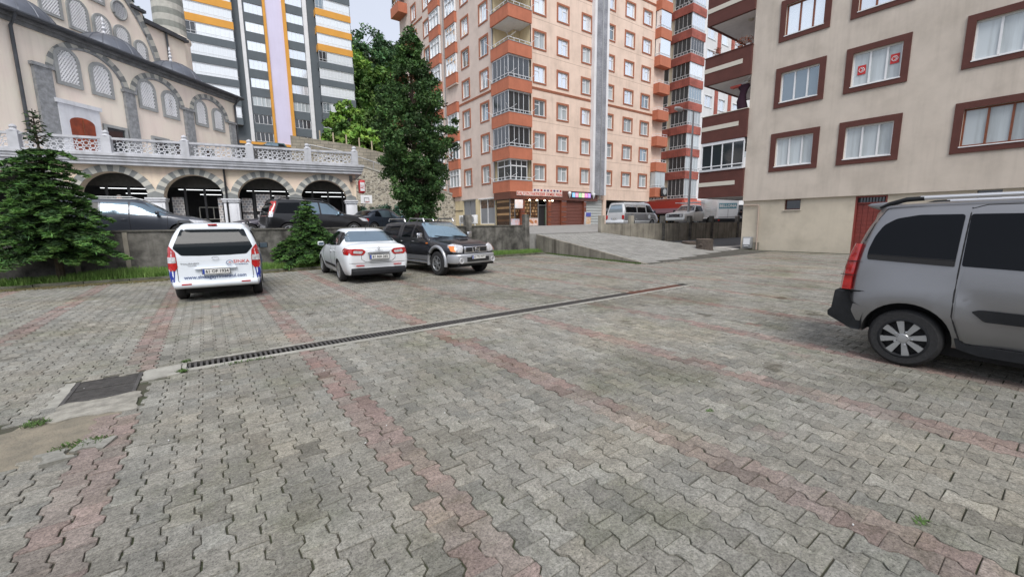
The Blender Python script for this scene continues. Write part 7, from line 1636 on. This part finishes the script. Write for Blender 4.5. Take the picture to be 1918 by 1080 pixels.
# small white flatbed pickup
c = Car('pickup_truck', 'old white flatbed pickup with a steel ladder frame beside the lamp post', 'pickup truck', (33.0, 19.95, 1.32), R(-177), 'vehicles parked along the street behind the wall', 1.1)
OW = paint('old_white_paint', (.86, .87, .84))
st = [dict(x=-.62, zb=.35, wb=.7, ws=.78, zt=1.0, wt=.78, zr=1.46, wr=.58), dict(x=-.5, zb=.32, wb=.74, ws=.8, zt=1.0, wt=.8, zr=1.52, wr=.6), dict(x=.0, zb=.32, wb=.74, ws=.8, zt=1.0, wt=.8, zr=1.54, wr=.6), dict(x=.4, zb=.32, wb=.74, ws=.8, zt=1.0, wt=.79, zr=1.50, wr=.58), dict(x=1.0, zb=.32, wb=.74, ws=.8, zt=.97, wt=.77, zr=1.06, wr=.62), dict(x=1.6, zb=.34, wb=.74, ws=.8, zt=.9, wt=.76, zr=.99, wr=.62), dict(x=2.1, zb=.38, wb=.74, ws=.79, zt=.84, wt=.74, zr=.92, wr=.6), dict(x=2.16, zb=.42, wb=.7, ws=.76, zt=.8, wt=.7, zr=.88, wr=.58)]
c.body(st, OW, (1.35,), arch_r=.34, width=.82)
c.patch('windscreen', 'f', [(-.54, 1.46), (.54, 1.46), (.72, 1.08), (-.72, 1.08)], mat('windscreen_dark', (.06, .05, .06), .1, coat=.8), .008, r=.05)
for sg in (1, -1):
    v = 'l' if sg > 0 else 'r'; c.patch('side_window', v, [(-.4, 1.42), (.3, 1.42), (.72, 1.04), (-.4, 1.04)], M_cglass, .008); c.line(v, [(-.45, 1.46), (-.45, .4)], .01); c.line(v, [(.8, 1.0), (.78, .4)], .01); c.handle(-.3, .92, sg)
b = MB(); b.box((2.15, -.62, .62), (2.2, .62, .84)); gr = b.build('grille', M_black, c.rt)
for sg in (1, -1): b = MB(); b.lathe([(.001, .03), (.09, .025), (.1, 0)], 16, (2.2, sg * .5, .73), 'x'); b.build('headlight', M_clamp, gr)
b = MB(); b.tube([(2.23, .32, .83), (2.23, 0, .66), (2.23, -.32, .83)], .014, 5); b.tube([(2.23, -.32, .68), (2.23, 0, .66), (2.23, .32, .68)], .01, 5); b.build('trim', M_chrome, gr)
b = MB(); b.box((2.14, -.8, .42), (2.26, .8, .56)); bevel(b.build('bumper', OW, c.rt), .02)
b = MB(); b.box((-2.5, -.82, .62), (-.66, .82, .70)); bd = b.build('cargo_bed', OW, c.rt)
for y in (.8, -.82):
    b = MB()
    for z in (.72, .84, .96, 1.08): b.box((-2.5, y, z), (-.66, y + .02, z + .08))
    for x in (-2.5, -1.6, -.7): b.box((x, y - .01, .7), (x + .05, y + .03, 1.3))
    b.tube([(-2.5, y + .01, 1.3), (-.66, y + .01, 1.3)], .02, 5); b.build('side_board', OW, bd)
b = MB()
for y in (.7, -.7): b.tube([(-.7, y, .7), (-.7, y, 1.66), (.9, y, 1.70)], .03, 6)
for x in (-.7, -.1, .5, .9): b.tube([(x, -.7, 1.68), (x, .7, 1.68)], .025, 6)
b.build('ladder_frame', SG, c.rt)
for x in (-1.6, 1.35):
    for sg in (1, -1): c.wheel(x, sg * .72, .31, .18, .18)
c.mirror(.72, .8, 1.0, M_black, .16, .18)

# white box truck
c = Car('box_truck', 'white box truck with a blue BELLONA board on its rear', 'truck', (46.3, 24.9, 1.1), R(51), 'vehicles parked along the street behind the wall', 1.0)
b = MB(); b.box((-3.0, -1.05, .85), (1.6, 1.05, 2.95)); bx = bevel(b.build('box_body', paint('box_white', (.85, .88, .9)), c.rt), .02)
b = MB(); b.box((-3.02, -.85, 1.85), (-3.003, .95, 2.4)); bo = b.build('sign_board', mat('teal_board', (.12, .32, .40), .5), bx)
text_obj('lettering', 'BELLONA', .42, M_pvc, Matrix.Translation((-3.03, .05, 2.12)) @ MR, bo, sx=.95, bold=.012)
b = MB(); b.box((-3.01, -.02, .9), (-3.004, .02, 1.8)); b.box((-3.05, -.95, .98), (-3.004, .95, 1.02)); b.build('door_seam', M_grey, bx)
b = MB(); b.box((-2.95, -.95, .45), (2.8, .95, .8)); b.build('chassis', M_plast, c.rt)
st = [dict(x=1.7, zb=.4, wb=.8, ws=.9, zt=1.3, wt=.9, zr=2.1, wr=.75), dict(x=2.3, zb=.4, wb=.8, ws=.92, zt=1.3, wt=.9, zr=2.2, wr=.74), dict(x=2.8, zb=.4, wb=.8, ws=.92, zt=1.25, wt=.88, zr=1.9, wr=.72), dict(x=3.2, zb=.42, wb=.78, ws=.88, zt=1.1, wt=.84, zr=1.35, wr=.7), dict(x=3.35, zb=.5, wb=.7, ws=.8, zt=.9, wt=.75, zr=1.05, wr=.6)]
c.t = None; cb, c.t = loft('cab', st, W2, c.rt, (), sub=3); c.patch('windscreen', 'f', [(-.66, 2.02), (.66, 2.02), (.76, 1.35), (-.76, 1.35)], M_cglass, .008)
for v in 'lr': c.patch('side_window', v, [(1.95, 1.95), (2.6, 1.9), (2.9, 1.35), (1.95, 1.35)], M_cglass, .008)
for sg in (.9, -.9): b = MB(); b.box((-3.02, sg - .08, .6), (-2.97, sg + .08, .72)); b.build('tail_light', M_rlamp, c.rt)
c.m = W2
for x in (-1.6, 2.4):
    for sg in (1, -1): c.wheel(x, sg * .84, .36, .22, .2)

# ================================================================ people and the scooter
M_skin = mat('skin', (.50, .30, .22), .6, var=.05, vs=20); M_cloth = mat('dark_clothing', (.02, .02, .024), .9, var=.2); M_shirt = mat('white_shirt', (.6, .6, .62), .9); M_hair = mat('grey_hair', (.12, .11, .10), .9)
def skin_fig(name, joints, edges, radii, m, parent):
    me = bpy.data.meshes.new(name); me.from_pydata(joints, edges, []); o = bpy.data.objects.new(name, me); col.objects.link(o); md = o.modifiers.new('s', 'SKIN'); md.use_smooth_shade = True
    for i, v in enumerate(me.skin_vertices[0].data): v.radius = radii[i] if isinstance(radii[i], tuple) else (radii[i], radii[i]); v.use_root = i == 0
    o.modifiers.new('u', 'SUBSURF').levels = 1; bpy.context.view_layer.update(); ev = o.evaluated_get(bpy.context.evaluated_depsgraph_get()); m2 = bpy.data.meshes.new_from_object(ev); bpy.data.objects.remove(o)
    m2.materials.clear()
    for mm in (m if isinstance(m, list) else [m]): m2.materials.append(mm)
    for p in m2.polygons: p.use_smooth = True
    return link(name, m2, parent)
def human(loc, rz, label, pose='stand', helmet=False):
    rt = thing('person', loc, label, 'person', None, rz)
    if pose == 'stand':
        J = [(0, 0, .93), (0, 0, 1.12), (0, 0, 1.38), (.0, 0, 1.50), (.02, 0, 1.60), (.03, 0, 1.70), (0, .10, .88), (.03, .11, .50), (0, .11, .09), (.14, .12, .03), (0, -.10, .88), (.02, -.11, .50), (0, -.11, .09), (.14, -.12, .03), (0, .19, 1.42), (-.02, .25, 1.15), (.10, .24, .92), (.16, .22, .84), (0, -.19, 1.42), (-.02, -.25, 1.15), (.10, -.24, .92), (.16, -.22, .84)]
    else:
        J = [(-.25, 0, .80), (-.18, 0, 1.0), (-.02, 0, 1.26), (.04, 0, 1.38), (.07, 0, 1.48), (.08, 0, 1.58), (-.18, .11, .78), (.22, .16, .74), (.24, .17, .34), (.38, .17, .28), (-.18, -.11, .78), (.22, -.16, .74), (.24, -.17, .34), (.38, -.17, .28), (0, .19, 1.30), (.16, .26, 1.08), (.42, .25, 1.02), (.50, .24, 1.02), (0, -.19, 1.30), (.16, -.26, 1.08), (.42, -.25, 1.02), (.50, -.24, 1.02)]
    E = [(0, 1), (1, 2), (2, 3), (3, 4), (4, 5), (0, 6), (6, 7), (7, 8), (8, 9), (0, 10), (10, 11), (11, 12), (12, 13), (2, 14), (14, 15), (15, 16), (16, 17), (2, 18), (18, 19), (19, 20), (20, 21)]
    r_ = [(.13, .16), (.12, .15), (.12, .17), .055, .075, .08, .085, .058, .04, .035, .085, .058, .04, .035, .06, .045, .03, .03, .06, .045, .03, .03]
    o = skin_fig('body', J, E, r_, [M_cloth if not helmet else M_cloth, M_skin], rt); hc = Vector(J[4]).lerp(Vector(J[5]), .5)
    for p in o.data.polygons: p.material_index = 1 if p.center.z > J[3][2] - .02 else 0
    b = MB(Matrix.Translation(hc)); b.lathe([(.001, -.125), (.055, -.115), (.075, -.05), (.08, .02), (.07, .09), (.04, .125), (.001, .135)], 18)
    if helmet: hd = smooth_by_angle(b.build('helmet', M_black, rt), 60); hd.scale = (1.3, 1.3, 1.15); hd.data.transform(Matrix.Translation(-hc)); hd.location = hc
    else:
        b.lathe([(.001, -.01), (.016, 0), (.001, .02)], 6, (.085, 0, -.01), 'x')
        for y in (.08, -.08): b.lathe([(.001, -.012), (.026, 0), (.001, .012)], 8, (0, y, 0), 'y')
        smooth_by_angle(b.build('head', M_skin, rt), 60)
        b = MB(Matrix.Translation(hc + Vector((-.012, 0, .045)))); b.lathe([(.084, -.03), (.088, .02), (.076, .065), (.04, .10), (.001, .108)], 16); smooth_by_angle(b.build('hair', M_hair, rt), 60)
        b = MB(Matrix.Translation(hc))
        for y in (.028, -.028): b.lathe([(.001, 0), (.009, .004), (.001, .008)], 8, (.072, y, .015), 'x')
        b.box((.070, -.022, -.058), (.078, .022, -.05)); b.build('eyes_and_mouth', M_ink, rt)
    for i in (17, 21):      # hands: palm, four fingers and a thumb, slightly curled
        w = Vector(J[i]); d = (w - Vector(J[i - 1])).normalized(); s_ = 1 if w.y > 0 else -1; sd_ = Vector((0, s_, 0)); JJ = [w, w + d * .07]; EE = [(0, 1)]; RR = [(.028, .015), (.034, .014)]
        for k, fl in enumerate((.068, .078, .073, .058)):
            o_ = Vector((0, 0, 1)).cross(d).normalized() * (k - 1.5) * .018 if abs(d.z) < .8 else Vector((1, 0, 0)) * (k - 1.5) * .018; n0 = len(JJ); JJ += [w + d * .085 + o_, w + d * (.085 + fl * .55) + o_ - sd_ * .006, w + d * (.085 + fl) + o_ - sd_ * .024]; EE += [(1, n0), (n0, n0 + 1), (n0 + 1, n0 + 2)]; RR += [.0095, .009, .008]
        n0 = len(JJ); t_ = Vector((1, 0, 0)) if abs(d.z) > .8 else Vector((0, -s_, 0)); JJ += [w + d * .03 + t_ * .035, w + d * .06 + t_ * .052]; EE += [(0, n0), (n0, n0 + 1)]; RR += [.011, .009]
        skin_fig('hand', [tuple(v) for v in JJ], EE, RR, M_skin, rt)
    return rt
human((-2.62, 22.9, 1.14), R(-80), 'person standing behind the dark grey crossover, only the head showing')
hm = human((41.6, 19.9, 1.12), R(-150), 'person in a dark helmet and pale jacket riding a scooter by the building corner', 'ride', True)
rt = thing('scooter', (41.6, 19.9, 1.12), 'dark scooter under the helmeted rider beside the truck', 'scooter', None, R(-150))
b = MB(); b.prism([(-.75, .55), (-.7, .78), (-.1, .80), (.05, .35), (.4, .32), (.55, .95), (.62, .95), (.6, .25), (-.1, .2), (-.5, .3)], -.16, .16, 'y'); bevel(b.build('body', M_black, rt), .04)
b = MB(); b.box((-.72, -.13, .78), (-.1, .13, .84)); bevel(b.build('seat', M_plast, rt), .03)
b = MB(); b.tube([(.5, -.28, 1.02), (.54, 0, 1.0), (.5, .28, 1.02)], .018, 6); b.build('handlebar', M_grey, rt)
for x in (-.6, .72): b = MB(); b.lathe([(.08, -.05), (.2, -.06), (.24, 0), (.2, .06), (.08, .05)], 20, (x, 0, .24), 'y'); b.build('wheel', M_tyre, rt)
b = MB(); b.lathe([(.001, .05), (.08, .02), (.09, 0)], 12, (.6, 0, .85), 'x'); b.build('headlight', M_clamp, rt)
